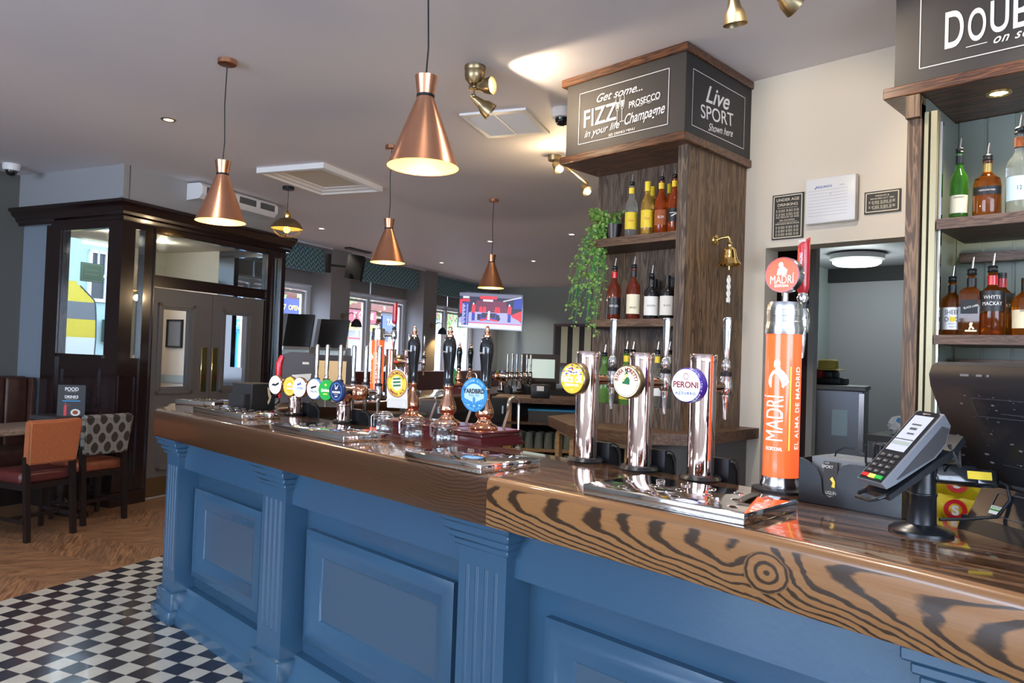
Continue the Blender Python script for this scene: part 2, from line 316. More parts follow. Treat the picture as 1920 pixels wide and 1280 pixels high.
# bar top edge: two boards, a dark close-grained one and a golden one with bold cathedral grain and a knot
m, nt, b, tc, sp = shader('bar_edge_ash', .28, .4); Y, Z = sp.outputs[1], sp.outputs[2]
wv_ = noise(nt, tc.outputs['Object'], 1, 4, 0, (3, 4, 12)); w2 = noise(nt, tc.outputs['Object'], 1, 5, 0, (40, 26, 60))
wd = mth(nt, 'ADD', mth(nt, 'SUBTRACT', 1.48, Y), mth(nt, 'MULTIPLY_ADD', wv_, .22, -.11)); zz = mth(nt, 'ADD', Z, mth(nt, 'MULTIPLY_ADD', w2, .004, -.002))
hc = mth(nt, 'MULTIPLY_ADD', sstep(nt, wd, .95, 1.2), -.032, 1.056)         # height of the arches' vertices drops to mid-board
d = mth(nt, 'SUBTRACT', hc, zz); d2 = mth(nt, 'MULTIPLY', d, d)
v = mth(nt, 'SUBTRACT', wd, mth(nt, 'MULTIPLY', d2, 62.))
kz = mth(nt, 'SUBTRACT', Z, 1.025); ky = mth(nt, 'MULTIPLY', mth(nt, 'SUBTRACT', Y, .654), .85)
kr = mth(nt, 'SQRT', mth(nt, 'ADD', mth(nt, 'MULTIPLY', kz, kz), mth(nt, 'MULTIPLY', ky, ky))); kr = mth(nt, 'ADD', kr, mth(nt, 'MULTIPLY_ADD', wv_, .03, mth(nt, 'MULTIPLY_ADD', w2, .006, -.018)))
kn = mth(nt, 'SUBTRACT', 1, sstep(nt, kr, .040, .043))
bump_ = mth(nt, 'MULTIPLY', mth(nt, 'SUBTRACT', 1, sstep(nt, kr, .03, .085)), -1.1)
v1 = mth(nt, 'MULTIPLY_ADD', v, 9.5, bump_); v2 = mth(nt, 'MULTIPLY_ADD', kr, 55, .1)
n_ = N(nt, 'ShaderNodeMix', data_type='FLOAT'); nt.links.new(kn, n_.inputs[0]); nt.links.new(v1, n_.inputs[2]); nt.links.new(v2, n_.inputs[3])
f = mth(nt, 'FRACT', n_.outputs[0]); f = mth(nt, 'ADD', f, mth(nt, 'MULTIPLY_ADD', w2, .16, -.08))
hd = mth(nt, 'MULTIPLY', mth(nt, 'SUBTRACT', 1, sstep(nt, mth(nt, 'ABSOLUTE', d), .004, .035)), .16); f = mth(nt, 'SUBTRACT', f, hd)
line = mth(nt, 'MULTIPLY', sstep(nt, f, -.12, .04), mth(nt, 'SUBTRACT', 1, sstep(nt, f, .27, .40)))
topb = sstep(nt, Z, 1.077, 1.081); line = mth(nt, 'MULTIPLY', line, mth(nt, 'SUBTRACT', 1, topb))
fine = noise(nt, tc.outputs['Object'], 1, 6, 0, (20, 6, 260)); vert = noise(nt, tc.outputs['Object'], 1, 3, 0, (10, 60, 8))
gold = cmix(nt, fine, (.23, .10, .032), (.38, .185, .068)); gold = cmix(nt, mth(nt, 'MULTIPLY', topb, .55), gold, (.16, .08, .035)); gold = cmix(nt, mth(nt, 'MULTIPLY', vert, .5), gold, (.27, .12, .04))
gold = cmix(nt, mth(nt, 'MULTIPLY', line, .93), gold, (.018, .009, .005))
wa = noise(nt, tc.outputs['Object'], 1, 3, .4, (2, 2.6, 3)); fa = mth(nt, 'FRACT', mth(nt, 'MULTIPLY_ADD', wa, 16, mth(nt, 'MULTIPLY', Z, 95)))
la = mth(nt, 'MULTIPLY', sstep(nt, fa, 0, .3), mth(nt, 'SUBTRACT', 1, sstep(nt, fa, .3, .55))); la = mth(nt, 'MULTIPLY', la, mth(nt, 'SUBTRACT', 1, sstep(nt, Y, 1.5, 2.3)))
dk = cmix(nt, fine, (.045, .019, .009), (.11, .048, .022)); dk = cmix(nt, mth(nt, 'MULTIPLY', la, .8), dk, (.02, .009, .005))
nt.links.new(cmix(nt, mth(nt, 'GREATER_THAN', Y, 1.468), gold, dk), b.inputs['Base Color']); MT['edge'] = m
m, nt, b, tc, sp = shader('bar_top_ash', .13, .8)
g1 = noise(nt, tc.outputs['Object'], 1, 6, .5, (55, 2.2, 1)); g2 = noise(nt, tc.outputs['Object'], 1, 4, 0, (8, .8, 1)); g3 = noise(nt, tc.outputs['Object'], 1, 6, 0, (120, 8, 1))
c = cmix(nt, sstep(nt, g1, .42, .60), (.07, .034, .018), (.26, .14, .072)); c = cmix(nt, mth(nt, 'MULTIPLY', sstep(nt, g2, .45, .7), .4), c, (.15, .08, .045)); c = cmix(nt, mth(nt, 'MULTIPLY', sstep(nt, g3, .45, .6), .5), c, (.03, .015, .009)); nt.links.new(c, b.inputs['Base Color']); MT['top'] = m
# chequer tiles, grout lines; object origin is a tile corner
TS = .0976
m, nt, b, tc, sp = shader('chequer_tiles', .22, .2); X_ = mth(nt, 'DIVIDE', sp.outputs[0], TS); Y_ = mth(nt, 'DIVIDE', sp.outputs[1], TS)
par = mth(nt, 'FLOORED_MODULO', mth(nt, 'ADD', mth(nt, 'FLOOR', X_), mth(nt, 'FLOOR', Y_)), 2)
nz = noise(nt, tc.outputs['Object'], 14, 4)
c = cmix(nt, mth(nt, 'GREATER_THAN', par, .5), cmix(nt, nz, (.014, .016, .022), (.035, .035, .05)), cmix(nt, nz, (.40, .40, .36), (.50, .49, .44)))
ex = mth(nt, 'ABSOLUTE', mth(nt, 'SUBTRACT', mth(nt, 'FRACT', X_), .5)); ey = mth(nt, 'ABSOLUTE', mth(nt, 'SUBTRACT', mth(nt, 'FRACT', Y_), .5))
c = cmix(nt, mth(nt, 'GREATER_THAN', mth(nt, 'MAXIMUM', ex, ey), .488), c, (.10, .085, .095)); nt.links.new(c, b.inputs['Base Color']); MT['tiles'] = m
# herringbone boards
m, nt, b, tc, sp = shader('herringbone_boards', .38, .15); W_ = .42
xc = mth(nt, 'DIVIDE', sp.outputs[0], W_); col_ = mth(nt, 'FLOOR', xc); fx = mth(nt, 'SUBTRACT', mth(nt, 'FRACT', xc), .5); sg = mth(nt, 'MULTIPLY_ADD', mth(nt, 'FLOORED_MODULO', col_, 2), 2, -1)
lx = mth(nt, 'MULTIPLY', mth(nt, 'MULTIPLY', fx, W_), sg); a_ = mth(nt, 'ADD', sp.outputs[1], lx); pl = mth(nt, 'DIVIDE', a_, .16); pid = mth(nt, 'ADD', mth(nt, 'FLOOR', pl), mth(nt, 'MULTIPLY', col_, 17.3))
al = mth(nt, 'SUBTRACT', sp.outputs[1], lx); cb = N(nt, 'ShaderNodeCombineXYZ'); nt.links.new(mth(nt, 'MULTIPLY', al, 3.5), cb.inputs[0]); nt.links.new(mth(nt, 'MULTIPLY', pl, 5), cb.inputs[1]); nt.links.new(pid, cb.inputs[2])
g1 = noise(nt, cb.outputs[0], 1.3, 6, .7); wn = N(nt, 'ShaderNodeTexWhiteNoise', noise_dimensions='1D'); nt.links.new(pid, wn.inputs['W'])
c = cmix(nt, sstep(nt, g1, .3, .7), (.12, .058, .03), (.38, .20, .10)); c = cmix(nt, mth(nt, 'MULTIPLY', wn.outputs[0], .45), c, (.17, .105, .07))
c = cmix(nt, mth(nt, 'LESS_THAN', mth(nt, 'FRACT', pl), .018), c, (.05, .03, .02)); nt.links.new(c, b.inputs['Base Color']); MT['boards'] = m
# brickwork
m, nt, b, tc, sp = shader('street_brick', .9); bk = N(nt, 'ShaderNodeTexBrick'); cb = N(nt, 'ShaderNodeCombineXYZ'); nt.links.new(sp.outputs[0], cb.inputs[0]); nt.links.new(sp.outputs[2], cb.inputs[1]); nt.links.new(cb.outputs[0], bk.inputs[0])
bk.inputs['Color1'].default_value = (.17, .045, .028, 1); bk.inputs['Color2'].default_value = (.12, .035, .022, 1); bk.inputs['Mortar'].default_value = (.16, .13, .11, 1); bk.inputs['Scale'].default_value = 4; nt.links.new(bk.outputs[0], b.inputs['Base Color']); MT['brick'] = m
# patterned weave of the chair back: ogee lattice with dark leaves
m, nt, b, tc, sp = shader('patterned_weave', .9); a1 = mth(nt, 'MULTIPLY', sp.outputs[0], 2*math.pi/.105); a2 = mth(nt, 'MULTIPLY', sp.outputs[2], 2*math.pi/.15)
q = mth(nt, 'ADD', mth(nt, 'COSINE', a1), mth(nt, 'COSINE', a2)); q2 = mth(nt, 'SUBTRACT', mth(nt, 'COSINE', a1), mth(nt, 'COSINE', a2))
leafm = sstep(nt, mth(nt, 'ABSOLUTE', q), .75, .85); ln = mth(nt, 'GREATER_THAN', mth(nt, 'SINE', mth(nt, 'MULTIPLY', q, 22)), .2)
c = cmix(nt, mth(nt, 'MULTIPLY', ln, .6), (.12, .12, .115), (.4, .39, .36)); c = cmix(nt, leafm, c, (.03, .024, .022)); nt.links.new(c, b.inputs['Base Color']); MT['pattern'] = m
# teal zig-zag blind fabric
m, nt, b, tc, sp = shader('zigzag_fabric', .9); x_ = mth(nt, 'PINGPONG', sp.outputs[0], .055); s_ = mth(nt, 'MULTIPLY', mth(nt, 'MULTIPLY_ADD', x_, 1.3, sp.outputs[2]), 85)
c = cmix(nt, sstep(nt, mth(nt, 'SINE', s_), -.3, .3), (.05, .17, .22), (.34, .52, .57)); nt.links.new(c, b.inputs['Base Color']); MT['zig'] = m
# banquette leather needs no pattern; grille and louvre materials
# ================= the room =================
def S(name, g, mt, **k): return obj(name, g, mt, kind='structure', **k)
def SL(name, g, mt): return S(name, g, mt, loc=P0, rz=RZ)
TO = (1.635, 5.073, 0); TA = R(21.5)
S('floor', G().box(-9, 14, -.0, 12, -.06, 0), MT['boards'], loc=TO, rz=TA)
S('floor', G().box(-11, 14, -13, 0, -.06, 0), MT['tiles'], loc=TO, rz=TA)
SL('ceiling', G().box(-9, 10.8, -16, 1.98, 3.01, 3.1), MT['ceil'])
SL('wall_left', G().box(-9, 0, 1.46, 1.6, 0, 3.01), MT['olive'])
# walls behind the camera with their big windows
def wallhole(g, axis, c, th, a0, a1, h0, h1, z0, z1):
    for (p, q, r_, s_) in ((a0, h0, 0, 3.01), (h1, a1, 0, 3.01), (h0, h1, 0, z0), (h0, h1, z1, 3.01)):
        g.box(c, c+th, p, q, r_, s_) if axis == 'x' else g.box(p, q, c, c+th, r_, s_)
    return g
S('wall_west', wallhole(G(), 'x', -5.1, .15, -5.2, 9, .4, 4.8, .7, 2.7), MT['offwhite'])
S('wall_south', wallhole(G(), 'y', -5.1, .15, -5.1, 8, -3.6, 1.2, .8, 2.8), MT['offwhite'])
for nm, ax in (('window_1', 'x'), ('window_2', 'y')):
    g = G()
    for i in range(4):
        a = (.4+4.4*i/3) if ax == 'x' else (-3.6+4.8*i/3)
        g.box(-5.06, -5.0, a-.03, a+.03, .7, 2.7) if ax == 'x' else g.box(a-.03, a+.03, -5.06, -5.0, .8, 2.8)
    g.box(-5.06, -5.0, .4, 4.8, 2.15, 2.2) if ax == 'x' else g.box(-3.6, 1.2, -5.06, -5.0, 2.2, 2.25)
    S(nm, g, MT['whitep'])
# porch: boxed lobby of dark joinery
SL('wall_porch', G().box(-.06, 1.99, .0, 1.87, 2.66, 3.01).box(-.078, -.05, -.012, .05, 2.72, 3.01), MT['greywall'])
SL('wall_porch', G().box(0, .1, .97, 1.6, 0, 2.70), MT['daylitgrey'])  # the daylight's blue cast is put into this wall colour
SL('wall_porch', G().box(-.012, .0, .0, 1.46, 2.60, 3.01), MT['daylitgrey'])  # same daylight tint laid over the left face above the cornice
def cornice(g, pr):
    # profile (out, z) swept along left face, round the corner, along the right face
    pth = [(-1, lambda o: (-.02-o, 1.62)), (0, lambda o: (-.06-o, -.02-o)), (1, lambda o: (2.02, -.02-o))]
    rows = [[g.bm.verts.new((*p[1](o), z)) for o, z in pr] for p in pth]
    for a, b in zip(rows, rows[1:]):
        for i in range(len(pr)): j = (i+1) % len(pr); g._f([a[i], a[j], b[j], b[i]])
    g._f(rows[0]); g._f(rows[-1]); return g
SL('trim_1', cornice(G(), [(-.02, 2.52), (.03, 2.52), (.035, 2.545), (.06, 2.56), (.065, 2.585), (.10, 2.61), (.115, 2.64), (.135, 2.65), (.135, 2.675), (-.02, 2.675)]), MT['mahog'])
g = G()
for s0, s1, z0, z1 in ((-.07, .06, 0, 2.52), (.15, .27, 0, 2.52), (.06, .15, 0, 1.30), (.06, .15, 2.455, 2.52), (.27, 1.70, 2.455, 2.52), (.27, 1.70, 1.965, 2.065), (1.70, 1.80, 0, 2.52), (1.80, 1.93, 0, .9), (1.80, 1.93, 2.44, 2.52), (1.93, 1.99, 0, 2.52)):
    g.box(s0, s1, -.02, .05, z0, z1)
for t0, t1, z0, z1 in ((.05, .16, 0, 2.52), (.77, .95, 0, 2.52), (.16, .77, 0, 1.30), (.16, .77, 2.45, 2.52)): g.box(-.07, 0, t0, t1, z0, z1)
g.box(-.09, -.07, .78, .98, 0, 2.5).box(-.085, -.07, .16, .77, 1.29, 1.32).box(-.08, -.07, .2, .72, .92, .94).box(-.08, -.07, .2, .72, 1.0, 1.02)
for z0, z1 in ((.15, .75), (.86, 1.2)):
    for a, b, c_, d_ in ((.2, .22, z0, z1), (.7, .72, z0, z1), (.2, .72, z0, z0+.02), (.2, .72, z1-.02, z1)): g.box(-.085, -.07, a, b, c_, d_)
for q in (.155, .262, 1.705, 1.79, 1.80, 1.92): g.box(q-.006, q+.006, -.034, -.02, .02, 2.5)
for z in (2.06, 2.462, 1.97): g.box(.27, 1.7, -.034, -.02, z-.008, z+.008)
for a, b, z0, z1 in ((-.05, .12, .16, .5), (-.05, .12, .62, 1.15)):
    g.box(a, b, -.032, -.02, z0, z0+.015).box(a, b, -.032, -.02, z1-.015, z1).box(a, a+.012, -.032, -.02, z0, z1).box(b-.012, b, -.032, -.02, z0, z1)
g.box(-.10, .26, -.045, .0, 0, .12).box(-.10, -.0, 0, .95, 0, .12)
SL('trim_2', g, MT['mahog'])
for i, (a) in enumerate(((.06, .15, .01, 1.3, 2.455), (.27, 1.70, .01, 2.065, 2.455), (1.80, 1.93, .01, .9, 2.44))):
    SL('window_%d' % (i+3), G().box(a[0], a[1], .0, .006, a[3], a[4]), MT['glassr'])
SL('window_6', G().box(-.04, -.034, .16, .77, 1.3, 2.45), MT['glassr'])
def door(n, s0, g0, g1, pp):
    g = G(); s1 = s0+.707
    for a, b, c_, d_ in ((s0, g0, .02, 1.955), (g1, s1, .02, 1.955), (g0, g1, .02, 1.035), (g0, g1, 1.762, 1.955)): g.box(a, b, -.005, .04, c_, d_)
    d = S('door_%d' % n, g, MT['doorgrey'], loc=P0, rz=RZ)
    g = G()
    for (a, b, z0, z1) in ((g0-.06, g1+.06, 1.0-.03, 1.8+.02), (s0+.12, s1-.12, .26, .74)):
        for o_, w_, t_ in ((0, .028, -.022), (.028, .02, -.012)):
            A_, B_, C_, D_ = a+o_, b-o_, z0+o_, z1-o_
            for q in ((A_, A_+w_, C_, D_), (B_-w_, B_, C_, D_), (A_, B_, C_, C_+w_), (A_, B_, D_-w_, D_)): g.box(q[0], q[1], t_, -.004, q[2], q[3])
    obj('panel_moulding', g, MT['doorgrey'], d); obj('door_glass', G().box(g0, g1, .014, .02, 1.035, 1.762), MT['glass'], d)
    obj('push_plate', G().rbox(pp, pp+.07, -.012, -.004, .975, 1.42, .003, 1), MT['gold'], d); obj('kick_plate', G().box(s0, s1, -.009, -.004, .03, .20), MT['brassold'], d)
door(1, .272, .405, .70, .865); door(2, .985, 1.165, 1.455, 1.0)
# lobby inside
SL('wall_lobby', G().box(1.30, 1.93, 1.80, 1.87, 0, 2.56).box(1.92, 1.99, .92, 1.80, 0, 2.56), MT['cream']); SL('ceiling', G().box(.0, 1.93, .06, 1.80, 2.55, 2.66), MT['cream'])
SL('trim_3', G().box(1.24, 1.32, 1.78, 1.87, 0, 2.55).box(0, .12, 1.78, 1.87, 0, 2.55).box(.1, 1.25, 1.78, 1.87, 0, 1.0), MT['mahog'])
SL('trim_4', G().box(1.90, 1.92, .92, 1.80, .98, 1.07).box(1.905, 1.92, .92, 1.80, 0, .9), MT['greygreen'])
SL('wall_lobby', G().box(1.92, 1.99, .06, .92, 2.47, 2.66).box(1.92, 1.99, .06, .92, 0, 1.2).box(1.92, 1.99, .68, .92, 1.2, 2.5).box(1.92, 1.99, .05, .22, 1.2, 2.5).box(1.92, 1.99, .22, .68, 2.02, 2.12), MT['mahog'])
for i, (a, b) in enumerate(((1.45, 1.71), (1.13, 1.385))):
    t = thing('picture_frame', ('black framed print seen through the left door pane' if i == 0 else 'second black framed print, right of the first, behind the left door pane'), 'picture', st(1.918, (a+b)/2, 1.40), RZ); h_ = (b-a)/2
    g = G()
    for q in ((-h_, -h_+.02, 0, .34), (h_-.02, h_, 0, .34), (-h_, h_, 0, .02), (-h_, h_, .32, .34)): g.box(-.025, 0, q[0], q[1], q[2], q[3])
    obj('frame', g, MT['blackm'], t); obj('print', G().box(-.01, 0, -h_+.01, h_-.01, .01, .33), MT['slategrey'], t)
t = thing('tube_light', 'bright white strip light seen through the left porch window', 'light', st(1.0, 1.74, 2.50), RZ); obj('tube', G().box(-.2, .3, -.02, .02, 0, .03), MT['tubew'], t)
t = thing('glass_notice', 'green CCTV notice with a white border stuck on the porch glass', 'notice', st(1.0, 1.86, 2.2), RZ); obj('notice_sheet', G().box(-.13, .15, 0, .004, -.10, .11), mat('notice_green', (.25, .5, .45), .5), t); g = G(); Mn = FY((.01, -.001, 0)); frame_lines(g, Mn, -.12, -.085, .12, .095, .005); text(g, 'CCTV IMAGES', .03, Mn, 0, .03, .8); text(g, 'BEING RECORDED', .026, Mn, 0, -.015, .75); obj('notice_lettering', g, MT['white'], t)
for s_, t_ in ((.5, .9), (1.2, 1.0)): plight('lobby_downlight', st(s_, t_, 2.5), 9, NEUT, .05)
# window wall
for i, (a, b) in enumerate(((1.99, 2.3), (4.67, 5.15), (7.41, 7.89), (10.15, 10.8))): SL('wall_window', G().box(a, b, 1.46, 1.98, 0, 3.01), MT['greywall'])
for i, (a, b) in enumerate(((2.3, 4.67), (5.15, 7.41), (7.89, 10.15))):
    SL('wall_window', G().box(a, b, 1.80, 1.98, 0, .78).box(a, b, 1.80, 1.98, 2.97, 3.01), MT['greywall'])
    SL('trim_%d' % (5+i), G().box(a, b, 1.44, 1.46, 2.985, 3.01), MT['whitep'])
    mid = a+(b-a)*.47
    g = G()
    for q in ((a, a+.09, .78, 2.97), (b-.09, b, .78, 2.97), (mid-.04, mid+.04, .78, 2.97), (a, b, .78, .86), (a, b, 2.35, 2.43), (a, b, 2.9, 2.97)): g.box(q[0], q[1], 1.85, 1.92, q[2], q[3])
    for c_, d_ in ((a+.09, mid-.04), (mid+.04, b-.09)):
        for q in ((c_+.015, c_+.06, .88, 2.33), (d_-.09, d_-.015, .88, 2.33), (c_+.015, d_-.015, 2.29, 2.33), (c_+.015, d_-.015, .88, .93)): g.box(q[0], q[1], 1.87, 1.91, q[2], q[3])
    wdw = SL('window_%d' % (7+i), g, MT['whitep']); obj('window_sill', G().box(a, b, 1.70, 1.86, .76, .79), MT['whitep'], wdw)
    obj('window_glass', G().box(a+.05, b-.05, 1.888, 1.892, .8, 2.95), MT['glass'], wdw)
    wh = ('left', 'middle', 'far right')[i]
    t = thing('roller_blind', 'grey roller blind half down in the %s window' % wh, 'blind', st((a+b)/2, 1.83, 2.44), RZ, 'grey roller blinds')
    h_ = (b-a)/2; obj('fabric', G().box(-h_+.02, mid-(a+b)/2-.02, -.004, .004, 0, .5).box(mid-(a+b)/2+.02, h_-.02, -.004, .004, 0, .5), MT['dgrey' if 0 else 'greywall'], t); obj('bottom_bar', G().box(-h_+.02, h_-.02, -.012, .012, -.03, 0), MT['whitep'], t)
    g = G()
    for k in range(4): z = .0+k*.085; g.box(-h_+.06, h_-.06, -.03-.012*(3-k), .03, z, z+.1)
    t = thing('roman_blind', 'teal zig-zag patterned roman blind gathered above the %s window' % wh, 'blind', st((a+b)/2, 1.62, 2.62), RZ, 'teal roman blinds'); obj('folded_fabric', g, MT['zig'], t)
SL('wall_back', G().box(10.7, 10.8, -9, 1.98, 0, 3.01), MT['greygreen'])
S('wall_far', G().box(3.95, 16, 2.72, 2.8, 0, 3.01), MT['greygreen'])
g = G()
for y0, y1, z0, z1 in ((1.85, 2.75, 0, 3.01), (1.15, 1.85, 2.07, 3.01), (-5.1, 1.15, 0, 3.01)): g.box(3.8, 3.95, y0, y1, z0, z1)
S('wall_right', g, MT['cream'])
# kitchen passage
KB0, KB1 = 2.215, 2.34
S('wall_kitchen', G().box(6.9, 7, -2, 2.75, 0, 2.6), MT['kgrey']); S('trim_8', G().box(6.84, 6.9, -2, 2.75, KB0, KB1), MT['blackm'])
S('wall_kitchen', G().box(3.95, 7, -2.1, -2, 0, 3.01), MT['kgrey']); S('ceiling', G().box(3.95, 7, -2, 2.75, KB1, 2.5), MT['kgrey'])
S('wall_kitchen', G().box(4.78, 4.83, 2.02, 2.75, 0, 2.42), MT['plum']); S('trim_9', G().box(4.78, 4.84, 1.98, 2.02, 0, 2.42), MT['whitep'])
t = thing('ceiling_lamp', 'round white flush lamp on the passage ceiling beyond the doorway', 'lamp', onp(1607, 466, (6.0, 0, 0), (1, 0, 0)), 0); t.location.z = 2.33
obj('diffuser', G().lathe([(0, -.085), (.15, -.085), (.175, -.07), (.178, -.05)], n=32), MT['tubew'], t); obj('rim', G().lathe([(.178, -.052), (.2, -.04), (.2, 0), (0, 0)], n=32), MT['white'], t)
l = plight('passage_light', (t.location.x, t.location.y, 2.1), 15, (.9, 1, .97), .15)
# downlights
def downlight(p, ring='white', e=0, lab='', aim=None):
    t = thing('downlight', lab, 'downlight', p, 0); obj('rim', G().lathe([(.032, .0), (.034, -.006), (.046, -.006), (.05, 0)], n=20), MT[ring], t); obj('lens', G().lathe([(0, -.002), (.032, -.002)], n=20), MT['dl'], t)
    if e: slight('downward_beam', Vector(p)+Vector((0, 0, -.02)), Vector(p)+Vector((0, 0, -2)), e, NEUT, 110, .8, .03)
    return t
for px, py, e, lb in ((316, 224, 26, 'brass rimmed recessed downlight in the ceiling left of the left copper pendant'), (603, 428, 26, 'recessed downlight between the caged pendant and the teal blinds'), (828, 492, 20, 'recessed downlight in the ceiling just left of the television'),
                      (1000, 489, 22, 'recessed downlight in the ceiling above the right end of the television'), (1072, 439, 26, 'bright recessed downlight left of the trailing plant'), (919, 452, 0, 'small recessed downlight beside the cord of the farthest copper pendant')):
    downlight(onz(px, py, 3.01), 'brassold' if px == 316 else 'white', e, lb)
for x, y in ((.95, 1.3), (.95, 3.3), (.6, 5.3), (.75, -.6), (-2.6, 5.6), (2.9, .3), (2.5, 1.5), (-1.2, 1.5)): slight('downward_beam', (x, y, 2.99), (x, y, 0), 55, NEUT, 120, .8, .04)
slight('downward_beam', st(4.2, -.6, 2.99), st(4.2, -.6, 0), 60, NEUT, 120, .8, .05); slight('downward_beam', st(8, -2, 2.99), st(8, -2, 0), 90, NEUT, 120, .8, .05); slight('downward_beam', st(9.6, .6, 2.99), st(9.6, .6, 0), 80, NEUT, 130, .8, .05); slight('downward_beam', st(9.8, -1.5, 2.99), st(9.8, -1.5, 0), 80, NEUT, 120, .8, .05)  # beams without fittings, added to brighten the far room and back wall
# ================= street outside =================
YS = 9.5
def ext(name, g, mt, lab=None, cat=None): o = obj(name, g, mt, loc=P0, rz=RZ); (tag(o, lab, cat) if lab else None); return o
o = obj('pavement', G().box(-14, 40, 2.0, 12, -.3, -.15), MT['pave'], loc=P0, rz=RZ, kind='structure')
t = thing('shop_building', 'red brick shop row with white framed windows seen through the windows', 'building', st(14, YS, 0), RZ)
obj('wall', G().box(-18, 22, 0, .3, 2.9, 5.3), MT['brick'], t); obj('shopfront', G().box(-18, 22, .3, .4, -.2, 2.9), MT['mgrey'], t)
g = G(); g2 = G()
for k in range(11):
    x = -17+3.4*k
    for q in ((x, x+.12, 3.3, 5), (x+1.7, x+1.82, 3.3, 5), (x+.84, x+.96, 3.3, 5), (x, x+1.82, 3.3, 3.45), (x, x+1.82, 4.9, 5.05)): g.box(q[0], q[1], -.06, .02, q[2], q[3])
    g2.box(x+.1, x+1.75, -.02, .0, 3.4, 4.95)
obj('window_frames', g, MT['whitep'], t); obj('window_panes', g2, MT['lblue'], t)
g = G(); g2 = G()
for k in range(16): x = -17+2.4*k; g.box(x, x+.12, -.02, .3, -.1, 2.3); g2.box(x+.15, x+2.3, .1, .25, .5+.2*(k % 2), 1.1+.35*(k % 3))
obj('shop_mullions', g, MT['whitep'], t); obj('shop_goods', g2, MT['lblue'], t)
def fascia(s0, s1, z0, z1, bgm, txts, lab, t=YS-.12):
    e = thing('shop_sign', lab, 'shop sign', st(s0, t, z0), RZ); obj('board', G().box(0, s1-s0, 0, .1, 0, z1-z0), MT[bgm], e); g = G(); ms = []
    for i, (s_, x, y, sz, mm) in enumerate(txts):
        if mm not in ms: ms.append(mm)
        g.mi = ms.index(mm); text(g, s_, sz, FY((0, -.012, 0)), x, y, .95, off=.02)
    if txts: obj('lettering', g, [MT[q] for q in ms], e)
    return e
fascia(11.9, 14.6, 2.50, 2.95, 'bluep', [('7', .62, .17, .22, 'yellow'), ('OPEN TODAY', 1.38, .17, .2, 'yellow')], 'blue shop sign lettered OPEN TO in yellow, outside the left window')
fascia(15.0, 17.25, 2.42, 2.82, 'redp', [('K GLOBE', 1.2, .22, .30, 'white')], 'red shop sign with white lettering GLOBE outside the middle window', t=YS-.3)
fascia(15.0, 17.2, 2.14, 2.36, 'yellow', [('URDAY FRI', 1.1, .11, .2, 'navy')], 'narrow yellow strip sign below the red shop sign', t=YS-.3)
fascia(17.6, 20.4, 2.2, 2.75, 'navy', [('TASTERS', .8, .32, .30, 'white'), ('FRESH DAILY', 1.0, .09, .11, 'white')], 'dark navy shop sign with white letters to the right of the red sign')
fascia(9.6, 11.6, 1.92, 2.45, 'signblu', [('HOUSEHOLD', .92, .33, .17, 'white'), ('DECORATING. TOYS', .95, .12, .17, 'white')], 'bright blue shop sign reading HOLD and TOY, seen through the right door pane', t=YS-.35)
for i, (s0, s1, z0, z1, mm) in enumerate(((10.35, 10.7, .2, 1.9, 'signblu'), (10.8, 11.25, .4, 1.8, 'white'), (15.2, 16.6, .1, 1.9, 'redp'))):
    g = G(); 
    for q in ((s0, s0+.06, z0, z1), (s1-.06, s1, z0, z1), (s0, s1, z1-.06, z1), (s0, s1, z0, z0+.06)): g.box(q[0]-s0, q[1]-s0, 0, .06, q[2]-z0, q[3]-z0)
    g.box(.1, (s1-s0)*.5, .02, .05, .2, (z1-z0)*.55)
    tag(obj('shop_poster', g, MT[mm], loc=st(s0, YS-.2, z0), rz=RZ), ('blue lit window frame under the blue shop sign', 'white poster frame beside the blue lit shop window', 'red shop door frame below the red and yellow signs')[i], 'poster')
g = G()
for k in range(420):
    p = Vector((random.gauss(0, .9), random.gauss(0, .3), random.gauss(0, .32))); n = Vector((random.random()-.5, -1, random.random()-.5)).normalized(); a = n.orthogonal().normalized()*.09; b_ = n.cross(a)
    g.face([p-a, p-b_*.7, p+a, p+b_*.7])
t = thing('street_hedge', 'green ivy growing above the blue OPEN TO sign across the street', 'plant', st(13.1, YS-1.5, 3.6), RZ); obj('leaves', g, MT['leaf'], t)
g = G()
for k in range(260):
    p = Vector((random.gauss(0, .45), random.gauss(0, .3), random.gauss(0, .2))); n = Vector((random.random()-.5, -1, random.random()-.5)).normalized(); a = n.orthogonal().normalized()*.06; b_ = n.cross(a)
    g.face([p-a, p-b_*.7, p+a, p+b_*.7])
bs = thing('hanging_basket', 'green planted hanging basket outside the far right window', 'plant', st(12.6, 3.6, 2.35), RZ); obj('leaves', g, MT['leaf'], bs); obj('cords', G().cyl((0, 0, 0), (0, 0, .9), .01), MT['black'], bs)
bl = thing('pale_building', 'pale green rendered building with a white sash window, a reflection built as a solid beyond the porch glass', 'building', st(6.2, YS-.6, 0), RZ)  # building, sign and flag stand for a street reflection in the glass
obj('wall', G().box(-1.9, 2.2, 0, .5, -.2, 5.2), mat('pale_render', (.42, .55, .53), .8), bl); g = G()
for q in ((-.25, -.19, 2.3, 3.4), (.12, .18, 2.3, 3.4), (-.25, .18, 3.34, 3.4), (-.25, .18, 2.3, 2.37), (-.25, .18, 2.83, 2.89), (-.06, -.03, 2.9, 3.4)): g.box(q[0], q[1], -.06, 0, q[2], q[3])
obj('window_frame', g, MT['whitep'], bl); obj('window_pane', G().box(-.2, .13, -.02, .0, 2.35, 3.35), MT['dgrey'], bl); obj('drain_pipe', G().cyl((.62, -.06, -.2), (.62, -.06, 6), .035), MT['whitep'], bl)
